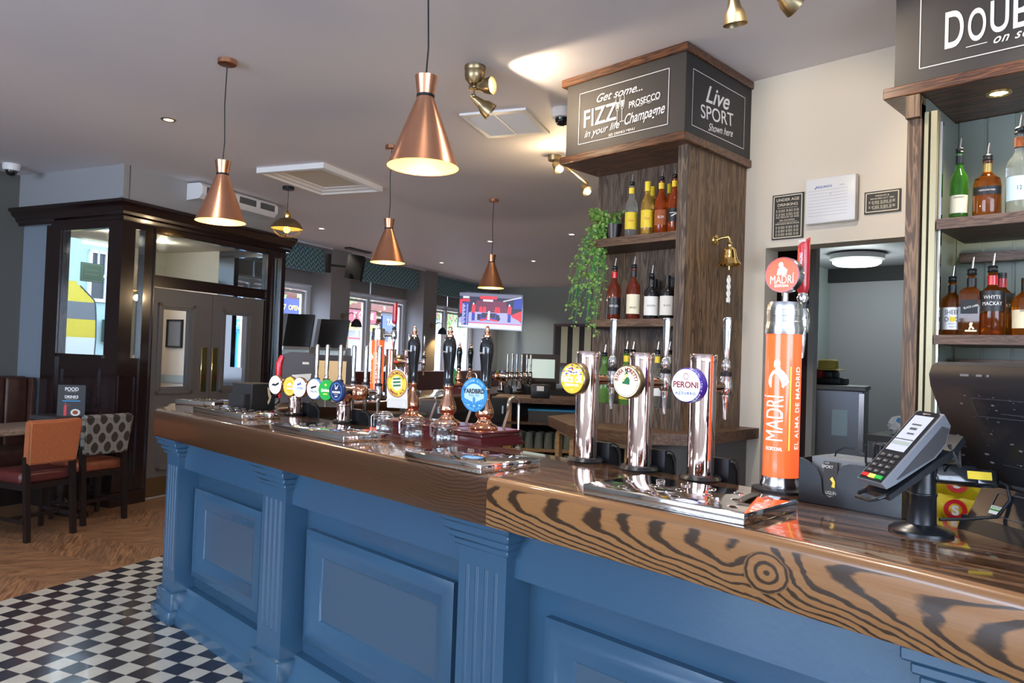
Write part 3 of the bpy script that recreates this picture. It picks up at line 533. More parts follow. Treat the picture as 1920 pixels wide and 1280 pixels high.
e = thing('shop_sign', 'dark green fascia with orange letters back to front, a reflected sign built beyond the porch glass', 'shop sign', st(6.2, YS-.75, 1.45), RZ); obj('board', G().box(.1, 1.2, 0, .1, 0, .48), mat('dark_green', (.02, .05, .035), .5), e); g = G(); text(g, 'CARPET', .30, FY((.75, -.012, .24)), 0, 0, -.75, 0, .03); obj('lettering', g, MT['orange'], e)  # letters mirrored to imitate the reflection
fl = thing('feather_flag', 'yellow and grey striped feather flag a reflection built as a solid beyond the left porch window', 'flag', st(3.0, 5.0, -.15), RZ); Ff = FY((0, 0, 0)); cv = lambda z: .30+.06*math.sin((2.3-z)*2) if z < 2.1 else .30-(z-2.1)*1.2
for i, (z0, z1, mt_) in enumerate(((.9, 1.5, 'white'), (1.5, 1.78, 'yellow'), (1.78, 2.05, 'mgrey'), (2.05, 2.36, 'yellow'))):
    g = G(); n = 6
    for k in range(n): a, b = z0+(z1-z0)*k/n, z0+(z1-z0)*(k+1)/n; g.box(-.6, (cv(a)+cv(b))/2, -.003, .003, a+.15, b+.15)
    obj('flag_panel', g, MT[mt_], fl)
obj('flag_pole', G().tube([(cv(z)+.01, 0, z+.15) for z in [.0, .3, .6, .9, 1.2, 1.5, 1.8, 2.0, 2.1, 2.2, 2.3]], .012, 8), MT['dgrey'], fl)
# ================= the bar =================
XB = 1.91
front = [(1.0, -1.3), (1.18, -.5), (1.30, 0), (1.365, .4), (1.40, .85), (1.402, 3.96), (1.44, 4.05), (1.52, 4.14), (1.60, 4.32)]
far = [(7.0, 4.32+.3699*5.4), (7.2, 6.32-.75)]
inner = [(7.2, 5.56), (XB, 3.64)]
back = [(XB, -1.3)]
outer = front+[(7.0, 6.33)]+[(7.22, 5.78)]
innr = [(2.05, 3.86), (1.93, 3.70), (XB, 3.55), (XB, -1.3)]
cpoly = outer+innr
def worktop():
    g = G(); g.prism(cpoly, .962, 1.10); g.bm.normal_update()
    ed = [e for e in g.bm.edges if all(abs(v.co.z-1.10) < 1e-5 for v in e.verts)]; bmesh.ops.bevel(g.bm, geom=ed, offset=.022, segments=4, profile=.5, affect='EDGES')
    ed = [e for e in g.bm.edges if all(abs(v.co.z-.962) < 1e-5 for v in e.verts)]; bmesh.ops.bevel(g.bm, geom=ed, offset=.008, segments=2, profile=.5, affect='EDGES')
    g.bm.normal_update()
    for f in g.bm.faces: f.material_index = 0 if abs(f.normal.z) > .93 and f.calc_center_median().z > 1.05 else 1
    return g
wt = obj('bar_worktop', worktop(), [MT['top'], MT['edge']]); tag(wt, 'thick glossy timber bar top with bold dark grain and a knot on its edge', 'bar top')
bf = thing('bar_counter', 'blue painted panelled bar front with fluted pilasters under the timber top', 'bar counter', (1.6, 0, 0))
def L_(g): return g
ox = Vector((1.6, 0, 0))
def bobj(nm, g, mt='blue'):
    bmesh.ops.translate(g.bm, verts=g.bm.verts[:], vec=-ox); return obj(nm, g, MT[mt], bf)
dfar = Vector((.938, .347)); nfar = Vector((-.347, .938))
def fp(x, off): return (x, 4.32+.3699*(x-1.6)-off*1.066)
bobj('carcass', G().prism([(1.62, -1.3), (1.62, 4.0), fp(1.72, .14), fp(7.0, .14), fp(7.0, .50), (2.05, 3.80), (1.85, 3.5), (1.85, -1.3)], .0, .962))
bobj('frieze', G().box(1.545, 1.63, -1.3, 3.95, .79, .962))
bobj('inner_lining', G().prism([(1.85, -1.3), (1.85, 3.5), (2.05, 3.80), fp(7.0, .50), fp(7.0, .53), (2.06, 3.77), (1.87, 3.5), (1.87, -1.3)], 0, .96), 'espresso')
def plinth(): 
    g = G(); pr = [(1.63, 0), (1.515, 0), (1.515, .055), (1.53, .072), (1.545, .078), (1.575, .15), (1.585, .165), (1.63, .17)]
    a = [g.bm.verts.new((x, -1.3, z)) for x, z in pr]; b = [g.bm.verts.new((x, 3.95, z)) for x, z in pr]
    for i in range(len(pr)): j = (i+1) % len(pr); g._f([a[i], a[j], b[j], b[i]])
    return g
bobj('plinth', plinth())
def pilaster(y0, y1, x0=1.515, endw=False):
    sh = G(); w_ = y1-y0; n = 4
    # fluted face: alternating flats and concave flutes
    prof = [(y0, x0)]
    for k in range(n):
        c = y0+w_*(k+1)/(n+1); r = .0095
        for q in range(7): a = math.pi*q/6; prof.append((c-r*math.cos(a), x0+.009*math.sin(a)))
    prof.append((y1, x0)); lo, hi = .26, .80
    pts = [(x, y) for y, x in prof]+[(1.63, y1), (1.63, y0)]; sh.prism(pts, lo, hi)
    sh.box(x0, 1.63, y0, y1, 0.1, lo).box(x0, 1.63, y0, y1, hi, .962)
    p = bobj('pilaster', sh)
    c = G()
    for z0, z1, o in ((.855, .875, .014), (.878, .900, .026), (.903, .930, .040), (.930, .962, .05)): c.rbox(x0-o, 1.63, y0-o, y1+o, z0, z1, .004, 1)
    bmesh.ops.translate(c.bm, verts=c.bm.verts[:], vec=-ox); cp = obj('capital', c, MT['blue'], p)
    b = G(); b.rbox(x0-.022, 1.63, y0-.022, y1+.022, 0, .155, .010, 2).rbox(x0-.04, 1.63, y0-.04, y1+.04, 0, .07, .010, 2)
    bmesh.ops.translate(b.bm, verts=b.bm.verts[:], vec=-ox); obj('base', b, MT['blue'], p)
for y0, y1 in ((3.90, 4.06), (2.78, 2.98), (1.495, 1.70), (.20, .40), (-1.08, -.88)): pilaster(y0, y1)
def panel(y0, y1, z0=.235, z1=.69):
    M = FX((1.62, y1, z0)); W, Hh = y1-y0, z1-z0; g = G(); lay = [(0, 0), (0, .026), (.02, .034), (.045, .034), (.058, .026), (.095, .014), (.105, .004)]
    rings = [[g.bm.verts.new(M @ Vector((x, y, d))) for x, y in ((o, o), (W-o, o), (W-o, Hh-o), (o, Hh-o))] for o, d in lay]
    for a, b in zip(rings, rings[1:]):
        for i in range(4): g._f([a[i], a[(i+1) % 4], b[(i+1) % 4], b[i]])
    p = bobj('panel_moulding', g); g2 = G(); g2.face([M @ Vector((x, y, .005)) for x, y in ((.1, .1), (W-.1, .1), (W-.1, Hh-.1), (.1, Hh-.1))])
    bmesh.ops.translate(g2.bm, verts=g2.bm.verts[:], vec=-ox); obj('panel_field', g2, MT['bluein'], p)
for y0, y1 in ((3.14, 3.88), (1.81, 2.74), (.50, 1.41), (-.80, .10)): panel(y0, y1)
# ---------------- drip trays ----------------
def tray(x0, x1, y0, y1, lab, rz=0, holes='slot', h=.026):
    cx, cy = (x0+x1)/2, (y0+y1)/2; t = thing('drip_tray', lab, 'drip tray', (cx, cy, 1.10), rz, None); a, b = (x1-x0)/2, (y1-y0)/2
    g = G().rbox(-a, a, -b, b, 0, h, .003, 2); nx = 3; ny = max(4, int(b*2/.085))
    for i in range(nx):
        for j in range(ny):
            x = -a+.045+(2*a-.09)*i/(nx-1); y = -b+.05+(2*b-.10)*(j+(.5 if i % 2 else 0))/(ny-.5); y = min(y, b-.03)
            M = Matrix.Translation((x, y, h)) @ rotz(.7) @ Matrix.Diagonal((1, .62 if holes == 'slot' else 1, 1, 1))
            g.mi = 1; g.lathe([(.0185, .0001), (.0168, .0009), (.0145, .0002)], M, 20); g.mi = 2; disc(g, M, .0146, z=.0002, n=20)
    obj('tray_body', g, [MT['traysteel'], MT['chrome'], MT['sslot']], t); return t
tray(1.418, 1.672, .72, 1.145, 'long steel drip tray in front of the three single copper fonts', 0)
tray(1.41, 1.655, 1.505, 1.855, 'steel drip tray in front of the hand pulls and glass jars')
tray(1.458, 1.665, 2.28, 2.80, 'steel drip tray in front of the copper font with six round badges')
tray(1.52, 1.712, 3.22, 3.77, 'steel drip tray in front of the black napkin box')
tray(1.66, 1.86, 4.0, 4.3, 'small steel drip tray at the far left corner of the bar', .35)
# ---------------- single copper fonts with round badges ----------------
def tapset(parent, x, y, z, hs=1.0, blade=True):
    """chrome tap body, blade handle, nozzle; body axis at x,y, font stem comes from -x"""
    b = G(); b.cyl((x-.10, y, z), (x-.03, y, z), .018, .015, 16).cyl((x-.045, y, z), (x, y, z), .009)
    b.lathe([(0, -.026), (.014, -.026), (.019, -.018), (.0195, .0), (.018, .02), (.015, .032), (.0, .034)], Matrix.Translation((x, y, z)), 18)
    tb = obj('tap_body', b, MT['chrome'], parent)
    obj('tap_collar', G().lathe([(0, .03), (.0175, .03), (.0175, .042), (0, .043)], Matrix.Translation((x, y, z)), 18), MT['black'], parent)
    n = G().lathe([(.011, -.024), (.011, -.045), (.0095, -.05), (.006, -.098), (.0, -.098)], Matrix.Translation((x, y, z)), 14); obj('nozzle', n, MT['chrome'], parent)
    g = G()
    if blade:
        g.lathe([(.008, .042), (.014, .058), (.011, .075), (.006, .082)], Matrix.Translation((x, y, z)), 14)
        P = [(.006, .08), (.009, .11), (.0115, .16), (.0125, .195), (.011, .205), (0, .208)]
        g.lathe([(r*1.05, h) for r, h in P], Matrix.Translation((x, y, z)) @ Matrix.Diagonal((.6, 1, 1, 1)), 14)
    else:
        g.lathe([(.010, .042), (.0115, .055), (.009, .06), (.0085, .075), (.0105, .10), (.0115, .205), (.009, .214), (0, .216)], Matrix.Translation((x, y, z)), 14)
    obj('tap_handle', g, MT['chrome'] if blade else MT['steel'], parent)
def badge(parent, o, face, r, rim='copper', side=None, dp=.03, ex=1.0):
    """round lens badge; o = centre of front face in parent's frame, facing -X"""
    M = FX(o) @ Matrix.Diagonal((ex, 1, 1, 1)); g = G()
    g.lathe([(r*1.02, .0), (r*1.10, -.004), (r*1.12, -.012), (r*1.06, -dp), (0, -dp)], M, 36); b = obj('badge', g, MT[side or rim], parent)
    obj('badge_face', disc(G(), M, r*1.02, z=.0003).lathe([(r*1.02, .0003), (r*1.05, -.003)], M, 36), MT[face], b); return b, FX(o)
def cover(parent, x, y):
    g = G(); g.prism([(0, -.0), (.025, -.0), (.05, -.010), (.064, -.03), (.068, -.15), (0, -.15)], -.032, .032, fr((x, y, .062), (1, 0, 0), (0, 0, 1))); obj('hose_cover', g, MT['black'], parent)
    obj('cover_rib', G().tube([(x+.01, y-.034, .056), (x+.036, y-.034, .048), (x+.054, y-.034, .024), (x+.058, y-.034, -.06)], .004, 6), MT['dgrey'], parent)
def font(nm, lab, x, y, faceart, group=None):
    t = thing('beer_font', lab, 'beer font', (x, y, 1.10), 0, group)
    obj('base_ring', G().lathe([(0, 0), (.058, 0), (.060, .006), (.054, .015), (.04, .017)], n=32), MT['rubber'], t)
    g = G().lathe([(.0375, .012), (.0375, .335), (.0385, .336), (.0385, .352), (.036, .357), (0, .357)], n=40); obj('column', g, MT['chromecop'], t)
    obj('tap_stem', G().cyl((.03, 0, .265), (.085, 0, .265), .0185, .0165, 20), MT['copper'], t)
    tapset(t, .13, -.0, .265); cover(t, .045, -.03); faceart(t); return t
def art_peroni(t):
    b, M = badge(t, (-.078, .008, .268), 'badgew', .044, 'copper', 'purple', .038)
    g = G(); text(g, 'PERONI', .0235, M, 0, .001, 1.0, off=.03, z=.001); ringf(g, M, .0075, .0095, .85, 0, .025, .001); text(g, 'P', .009, M, 0, .025, z=.001); obj('lettering', g, MT['darkred'], b)
    g = G(); text(g, 'NASTRO', .006, M, 0, -.0135, 1.3, z=.001, spc=1.4); text(g, 'AZZURRO', .0105, M, 0, -.0225, 1.2, off=.03, z=.001, spc=1.15); text(g, 'BIRRA', .0035, M, 0, -.031, z=.001); obj('small_lettering', g, MT['bluei'], b)
    g = G(); arc(g, 'PERONI ITALY PERONI', .009, M, .0478, 0, .13, z=-.0015); obj('rim_lettering', g, MT['white'], b)
    obj('lens_housing', G().lathe([(.03, 0), (.046, .004), (.046, .028), (.042, .034)], FX((-.04, .008, .268)) , 32), MT['copper'], b)
def art_moretti(t):
    b, M = badge(t, (-.078, .0, .268), 'badgecr', .045, 'brassold', None, .03)
    g = G(); arc(g, 'BIRRA MORETTI', .0155, M, .035, math.pi/2, .235, off=.03, z=.001); obj('lettering', g, MT['darkred'], b)
    g = G(); poly(g, M, [(-.014, -.006), (.013, -.008), (.013, .008), (.008, .014), (.001, .015), (-.004, .008), (-.012, .004)], .001); poly(g, M, [(-.007, .024), (.006, .026), (.007, .0225), (-.008, .021)], .001); poly(g, M, [(-.003, .024), (-.002, .031), (.004, .031), (.005, .025)], .001); obj('green_emblem', g, MT['greenink'], b)
    g = G(); disc(g, M, .0045, .0055, 0, .018, .0012, 16); poly(g, M, [(-.012, .001), (-.007, .001), (-.006, .010), (-.013, .010)], .0014); obj('gold_emblem', g, MT['yelli'], b)
    g = G(); ringf(g, M, .0415, .043, 1, 0, 0, .0009); bar(g, M, -.042, -.009, .042, -.009, .0008, .001); arc(g, "L'AUTENTICA", .004, M, .036, -math.pi/2, .12, True, z=.001); obj('gold_ring', g, MT['brassold'], b)
def art_neck(t):
    b, M = badge(t, (-.078, .0, .268), 'badgey', .046, 'brassold', None, .03)
    g = G(); random.seed(3)
    for k in range(26):
        a = random.random()*math.pi; r_ = .012+random.random()*.026; cx_, cy_ = r_*math.cos(a), r_*math.sin(a)*.85+.006; q = random.random()*6
        poly(g, M, [(cx_+.006*math.cos(q+w_)*(1+.6*(i % 2)), cy_+.004*math.sin(q+w_)) for i, w_ in enumerate((0, 1.2, 2.4, 3.8, 5))], .0008+.00002*k)
    obj('pale_splashes', g, MT['whitei'], b); g = G()
    for k in range(14):
        a = random.random()*math.pi; r_ = .01+random.random()*.028; cx_, cy_ = r_*math.cos(a), r_*math.sin(a)*.85+.01
        poly(g, M, [(cx_-.006, cy_), (cx_, cy_+.003), (cx_+.006, cy_+.001), (cx_, cy_-.0015)], .0016+.00002*k)
    obj('dark_splashes', g, MT['purple'], b)
    g = G(); text(g, 'NECK OIL', .0235, M, 0, -.004, .82, off=.04, z=.002); text(g, 'SESSION IPA', .0105, M, 0, -.0205, 1, off=.03, z=.002); text(g, '4.3%', .005, M, 0, -.035, z=.002); obj('lettering', g, MT['whitei'], b)
    g = G(); disc(g, M, .003, .005, .0, .032, .0018, 12); obj('red_dot', g, MT['red'], b)
fA = font('f', 'copper beer font with white and purple PERONI badge, nearest the cash till', 1.872, 1.088, art_peroni)
fB = font('f', 'copper beer font with cream BIRRA MORETTI badge, middle of three', 1.872, 1.298, art_moretti)
fC = font('f', 'copper beer font with yellow NECK OIL badge, left of the three single fonts', 1.872, 1.507, art_neck)
# ---------------- tall lit orange font ----------------
def madri(loc, rz, lab):
    t = thing('illuminated_beer_font', lab, 'beer font', loc, rz)
    # local: customers look along +x, i.e. column front faces -x
    obj('base_plate', G().lathe([(0, 0), (.072, 0), (.072, .008), (.05, .012), (0, .012)], n=40), MT['black'], t)
    obj('base_ring', G().lathe([(.05, .011), (.051, .02), (.047, .03), (.047, .04), (0, .04)], n=40), MT['steel'], t)
    obj('lit_column', G().lathe([(.0455, .038), (.0455, .418), (0, .418)], n=48), MT['colo'], t)
    obj('steel_collar', G().lathe([(.0475, .415), (.049, .43), (.046, .445), (.046, .448), (.045, .449), (.045, .462), (.0462, .463), (.0462, .478), (.045, .479), (.045, .492), (.043, .5), (0, .5)], n=48), MT['steel'], t)
    def cylM(az):  # frame tangent to the column at azimuth az
        c, s = math.cos(az), math.sin(az); return fr((.0462*c, .0462*s, .0), (-s, c, 0), (0, 0, 1))
    M = cylM(math.pi+.12); g = G(); text(g, 'MADRÍ', .070, M, -.004, .194, .575, off=0, rot=math.pi/2, wrap=.0462, z=.0004); obj('column_lettering', g, MT['whitei'], t); g = G(); text(g, 'EXCEPCIONAL', .0125, M, -.006, .114, .56, off=.02, wrap=.0462, z=.0004); obj('small_lettering', g, MT['whitei'], t); g = G()
    text(g, 'EL ALMA DE MADRID', .0225, M, .059, .222, .92, off=.01, rot=math.pi/2, wrap=.0462, z=.0004, spc=1.12); obj('side_lettering', g, MT['whitei'], t)
    g = G(); r_ = .0466; dz = .042
    def wp(pts, z=.0006): g.face([M @ Vector((r_*math.sin(x/r_), y+dz, r_*math.cos(x/r_)-r_+z)) for x, y in pts])
    for pts in ([(-.020, .232), (-.019, .262), (-.014, .274), (-.004, .279), (-.003, .285), (.007, .287), (.009, .280), (.017, .274), (.020, .262), (.018, .232)], [(.015, .276), (.026, .262), (.031, .248), (.022, .238), (.012, .234), (.012, .240), (.022, .249), (.017, .259)], [(-.015, .273), (-.023, .260), (-.026, .246), (-.022, .236), (-.016, .236), (-.018, .250)]): wp(pts)
    wp([(-.001+.0085*math.cos(a), .295+.0115*math.sin(a)) for a in [i*math.pi/6 for i in range(12)]]); obj('white_figure', g, MT['whitei'], t)
    g = G(); wp([(-.006+.0045*math.cos(a), .2875+.0035*math.sin(a)) for a in [i*math.pi/5 for i in range(10)]], .001); obj('brown_mark', g, MT['brassold'], t)
    g = G(); M = cylM(math.pi+.12); dz = 0
    for k in range(12): z = .112+.218*k/12; wp([(.0325, z), (.036, z), (.036, z+.218/12), (.0325, z+.218/12)], .0005)
    obj('yellow_line', g, MT['yelli'], t)
    obj('badge_stem', G().cyl((0, 0, .5), (0, 0, .535), .008), MT['chrome'], t)
    # disc badge faces front
    M2 = fr((-.02, 0, .572), (math.sin(.0), -1, 0), (0, 0, 1)); M2 = fr((-.022, .0, .572), (.0, -1, 0), (0, 0, 1))
    g = G().lathe([(0, -.034), (.042, -.034), (.0475, -.03), (.0475, -.004), (.0455, 0)], M2, 40); b = obj('badge', g, MT['steel'], t)
    obj('badge_face', disc(G(), M2, .0455, z=.0004, n=40), MT['badgeo'], b); g = G(); ringf(g, M2, .043, .0465, z=.0008); obj('badge_rim', g, MT['red'], b)
    g = G(); text(g, 'MADRÍ', .031, M2, 0, -.014, .70, off=0, z=.001); text(g, 'EXCEPCIONAL', .0095, M2, 0, -.0295, .62, off=.01, z=.001)
    poly(g, M2, [(-.014, .0), (-.011, .016), (.0, .024), (.009, .018), (.015, .012), (.012, .002), (.013, -.001)], .001); disc(g, M2, .0065, .008, -.003, .026, .0012, 14); obj('badge_lettering', g, MT['whitei'], b)
    # tap on the server side
    b = G(); b.cyl((.03, 0, .455), (.095, 0, .455), .013, .011, 16); b.lathe([(0, -.03), (.017, -.03), (.021, -.012), (.02, .02), (.014, .04), (0, .042)], Matrix.Translation((.11, 0, .455)), 18); obj('tap_body', b, MT['chrome'], t)
    obj('tap_collar', G().lathe([(0, .038), (.017, .038), (.017, .05), (0, .05)], Matrix.Translation((.11, 0, .455)), 18), MT['black'], t)
    obj('nozzle', G().lathe([(.0125, -.028), (.012, -.048), (.0065, -.1), (0, -.1)], Matrix.Translation((.11, 0, .455)), 14), MT['chrome'], t)
    obj('handle_ferrule', G().lathe([(.009, .048), (.016, .065), (.012, .08)], Matrix.Translation((.11, 0, .455)), 14), MT['chrome'], t)
    g = G(); Mh = Matrix.Translation((.11, 0, .455)); g.lathe([(0, .078), (.011, .078), (.0155, .09), (.0165, .105), (.0165, .20)], Mh, 20)
    k = 20; top = [g.bm.verts.new(Mh @ Vector((.0165*math.cos(2*math.pi*i/k), .0165*math.sin(2*math.pi*i/k), .222+.014*math.sin(2*math.pi*i/k+2.2)))) for i in range(k)]
    bt = [g.bm.verts.new(Mh @ Vector((.0165*math.cos(2*math.pi*i/k), .0165*math.sin(2*math.pi*i/k), .20))) for i in range(k)]
    for i in range(k): g._f([bt[i], bt[(i+1) % k], top[(i+1) % k], top[i]])
    g._f(top); h = obj('tap_handle', g, MT['red'], t)
    Mt = fr((.11-.0165, 0, .455), (0, -1, 0), (0, 0, 1)); g = G(); text(g, 'EL ALMA DE MADRID', .0115, Mt, .0, .15, .75, off=.02, rot=math.pi/2, wrap=.0168, z=.0006)
    for i in range(3): bar(g, Mt, .0085, .11+.03*i, .0085, .14+.03*i, .0008, -.0015)
    text(g, 'MADRI', .009, Mt, 0, .223, .8, .3, .03, wrap=.0168, z=.0006); obj('handle_lettering', g, MT['white'], h); return t
az = math.atan2(.42, .91)
madri((1.90, .867, 1.10), 0, 'tall lit orange MADRI font between the PERONI font and the napkin caddy')
# ---------------- T-bar font with six taps ----------------
def tfont(loc, rz, lab, arts, ys=(3.395, 2.945), y_b=(3.456, 3.309, 3.216, 3.082, 2.978, 2.887), y_t=(3.374, 3.276, 3.153, 3.035, 2.931, 2.824), sc=1):
    t = thing('multi_tap_font', lab, 'beer font', loc, rz); cy = 3.15
    for y in ys:
        y -= cy; g = G().lathe([(0, 0), (.046, 0), (.048, .006), (.043, .013), (0, .013)], Matrix.Translation((0, y, 0)), 28); p = obj('base_ring', g, MT['rubber'], t)
        obj('post', G().lathe([(.031, .012), (.031, .075), (.034, .078), (.034, .086), (.031, .089), (.032, .105), (.036, .13), (.034, .15)], Matrix.Translation((0, y, 0)), 28), MT['chromecop'], t)
        cover(t, .045, y-.03)
    g = G(); g.cyl((0, 3.5-cy, .145), (0, 2.84-cy, .145), .031, n=28); g.sph((0, 3.5-cy, .145), .034, 20)
    Mx = Matrix.Translation((0, 2.84-cy, .145)) @ Matrix.Rotation(R(90), 4, 'X'); g.lathe([(.031, 0), (.037, .005), (.037, .02), (.030, .028), (.034, .04), (.030, .055), (.018, .064), (0, .066)], Mx, 24)
    for y in (3.33, 3.1): g.lathe([(.035, -.01), (.038, 0), (.035, .01)], Matrix.Translation((0, y-cy, .145)) @ Matrix.Rotation(R(90), 4, 'X'), 24)
    g.lathe([(.034, .10), (.043, .125), (.045, .15), (.040, .17)], Matrix.Translation((0, ys[1]-cy, 0)), 28); obj('crossbar', g, MT['copper'], t)
    for y in y_t: tapset(t, .105, y-cy, .145, blade=False)
    for y, art in zip(y_b, arts):
        fc, side, ink = art[0], art[1], art[2]; M = fr((-.078, y-cy, .148), (.25, -.97, 0), (0, 0, 1)); E_ = Matrix.Diagonal((.96, 1, 1, 1)); r = .0455
        b = obj('badge', G().lathe([(r, 0), (r*1.08, -.005), (r*1.08, -.014), (r*.8, -.024), (0, -.026)], M @ E_, 32).cyl(M @ Vector((0, -.01, -.02)), M @ Vector((0, -.01, -.06)), .012), MT[side], t)
        obj('badge_face', disc(G(), M @ E_, r, z=.0004), MT[fc], b); ink(b, M)
    return t
def wr(b, M, items):
    for nm, mt, fn in items: g = G(); fn(g); obj(nm, g, MT[mt], b)
def a1(b, M): wr(b, M, [('dark_script', 'black', lambda g: (poly(g, M, [(-.026, -.006), (-.018, .006), (.0, .004), (.028, .016), (.026, .004), (.004, -.004), (-.012, -.003)], .001), text(g, 'Tiger', .017, M, 0, .0, 1, .35, .02, z=.0012), bar(g, M, -.012, -.016, .012, -.014, .0015)))])
def a2(b, M): wr(b, M, [('pale_emblem', 'whitei', lambda g: (poly(g, M, [(-.022, .004), (.0, .02), (.022, .002), (.01, .006), (-.004, .002)], .001), bar(g, M, -.02, -.01, .02, -.01, .008), ringf(g, M, .036, .037, .84)))])
def a3(b, M): wr(b, M, [('blue_mountain', 'bluei', lambda g: (poly(g, M, [(-.018, .010), (-.008, .022), (-.002, .017), (.006, .029), (.018, .010), (.006, .015), (-.004, .009)], .001), text(g, 'COORS', .017, M, 0, -.004, .9, 0, .03, z=.001), ringf(g, M, .036, .038, .84)))])
def a4(b, M): wr(b, M, [('dark_lettering', 'black', lambda g: (poly(g, M, [(-.02, .008), (.018, .018), (.016, .008), (-.016, -.001)], .001), text(g, 'CARLING', .015, M, 0, -.012, .82, 0, .02, z=.001), ringf(g, M, .0365, .0375, .84)))])
def a5(b, M): wr(b, M, [('white_lettering', 'whitei', lambda g: (text(g, 'Carlsberg', .0155, M, 0, .0, .88, .15, .03, z=.001), bar(g, M, -.028, -.007, .026, -.005, .002))), ('yellow_lettering', 'yelli', lambda g: (text(g, 'PILSNER', .0075, M, 0, -.018, 1, 0, .03, z=.001), disc(g, M, .006, .005, 0, .024, .001, 12)))])
def a6(b, M): wr(b, M, [('white_lettering', 'whitei', lambda g: (text(g, 'GUINNESS', .0115, M, 0, -.004, .9, 0, .03, z=.001), text(g, 'DRAUGHT', .0045, M, 0, -.014, 1, z=.001), poly(g, M, [(-.006, .008), (-.010, .03), (-.007, .03), (-.004, .012), (.010, .028), (.012, .03), (.004, .01)], .001), bar(g, M, -.008, -.024, .008, -.022, .004))), ('blue_rim', 'badgel', lambda g: ringf(g, M, .036, .039, .84))])
AR = [('badgew', 'copper', a1), ('badgey', 'copper', a2), ('badgew', 'copper', a3), ('badgew', 'badgel', a4), ('badgeg', 'green', a5), ('navy', 'navy', a6)]
tf = tfont((1.877, 3.15, 1.10), 0, 'copper T-bar font with six chrome taps and six oval badges on the near bar', AR)
# ---------------- hand pulls ----------------
def handpull(loc, clip, lab, box=True, rz=0):
    t = thing('hand_pull', lab, 'hand pump', loc, rz)
    g = G(); g.box(-.105, .12, -.098, .098, 0, .012).box(-.098, .113, -.092, .092, .012, .030); M0 = Matrix()
    g.rbox(-.092, .107, -.088, .088, .028, .046, .006, 2).rbox(-.098, .112, -.093, .093, .044, .055, .004, 1); w_ = obj('wooden_box', g, MT['maroon'], t)
    obj('box_badge', G().rbox(-.1065, -.098, .035, .065, .012, .03, .001, 1), MT['offwhite'], w_); obj('badge_mark', G().box(-.108, -.1055, .039, .061, .018, .025), MT['black'], w_)
    obj('copper_body', G().lathe([(0, .055), (.052, .055), (.054, .06), (.046, .07), (.032, .076), (.025, .086), (.024, .092), (.033, .102), (.036, .116), (.033, .13), (.025, .15), (.019, .168), (.0165, .185), (.018, .20), (.021, .203), (.021, .209), (.0, .21)], n=32), MT['copper'], t)
    obj('handle', G().lathe([(0, .208), (.0215, .208), (.0225, .216), (.019, .222), (.0185, .25), (.021, .29), (.026, .33), (.0275, .352), (.026, .372), (.021, .392), (.015, .402), (0, .403)], n=32), MT['blackg'], t)
    obj('handle_finial', G().lathe([(.0, .4), (.016, .402), (.016, .408), (.009, .412), (.0085, .417), (.0115, .421), (.0115, .425), (.007, .429), (.007, .433), (.0075, .438), (.004, .444), (0, .445)], n=24), MT['copper'], t)
    Mw = fr((-.0272, 0, .345), (0, -1, 0), (0, 0, 1)); g = G(); text(g, 'Angram', .0085, Mw, 0, -.003, 1, .3, wrap=.03, z=.001); obj('handle_lettering', g, MT['offwhite'], t)
    obj('swan_neck', G().tube([(.10, 0, .05), (.13, 0, .12)]+[(.155+.03*math.cos(a), 0, .135+.03*math.sin(a)*1.3) for a in [math.pi-math.pi*i/8 for i in range(9)]]+[(.186, 0, .04), (.187, 0, -.03)], .0058, 8), MT['steel'], t)
    obj('sparkler', G().lathe([(0, -.045), (.010, -.045), (.011, -.03), (.008, -.025), (0, -.02)], Matrix.Translation((.187, 0, 0)), 14), MT['mgrey'], t)
    if clip: clip(t)
    return t
def clip_yard(t):
    M = fr((-.075, -.02, .185), (.5, -.86, 0), (-.1, -.06, 1)); E_ = Matrix.Diagonal((.80, 1, 1, 1)); r = .063
    b = obj('pump_clip', G().lathe([(0, -.004), (r, -.004), (r, 0), (0, 0)], M @ E_, 40), MT['skyb'], t)
    obj('clip_arm', G().box(-.07, -.02, -.005, .005, .18, .186), MT['chrome'], t)
    M = M @ Matrix.Diagonal((.94, .94, 1, 1)); g = G(); ringf(g, M, 0, .047, .84, 0, -.004, .0006); arc(g, 'GREENE KING', .0115, M, .0565, math.pi/2, .17, off=.02, ex=.82, z=.001); arc(g, 'BREWED IN UK', .0095, M, .0575, -math.pi/2, .16, True, ex=.82, z=.001); ringf(g, M, .0475, .0485, .85, 0, -.004, .0009)
    obj('clip_panel', g, MT['lblue'], b); g = G(); text(g, 'YARDBIRD', .024, M, 0, .014, .74, off=.045, z=.0014); obj('clip_lettering', g, MT['black'], b); g = G(); text(g, 'PALE  ALE', .0115, M, 0, -.002, .85, off=.01, z=.0014)
    for s_ in (-1, 1): poly(g, M, [(s_*.006, -.028), (s_*.05, -.008), (s_*.053, -.02), (s_*.046, -.03), (s_*.035, -.036), (s_*.02, -.038), (s_*.006, -.036)][::s_], .0016)
    poly(g, M, [(-.005, -.012), (.0, -.006), (.005, -.014), (.004, -.04), (-.004, -.04)], .0018); disc(g, M, .02, .010, 0, -.044, .0012, 20); obj('bird_emblem', g, MT['skyb'], b)
    g = G()
    pts = []
    for i in range(10): a = math.pi/2+i*math.pi/5; r_ = .0068 if i % 2 == 0 else .0028; pts.append((r_*math.cos(a), -.044+r_*math.sin(a)))
    poly(g, M, pts, .002)
    for s_ in (-1, 1):
        for k in range(5): bar(g, M, s_*(.012+.008*k), -.03-.0005*k, s_*(.014+.009*k), -.02+.0015*k, .0006, .002)
    obj('emblem_lines', g, MT['lblue'], b)
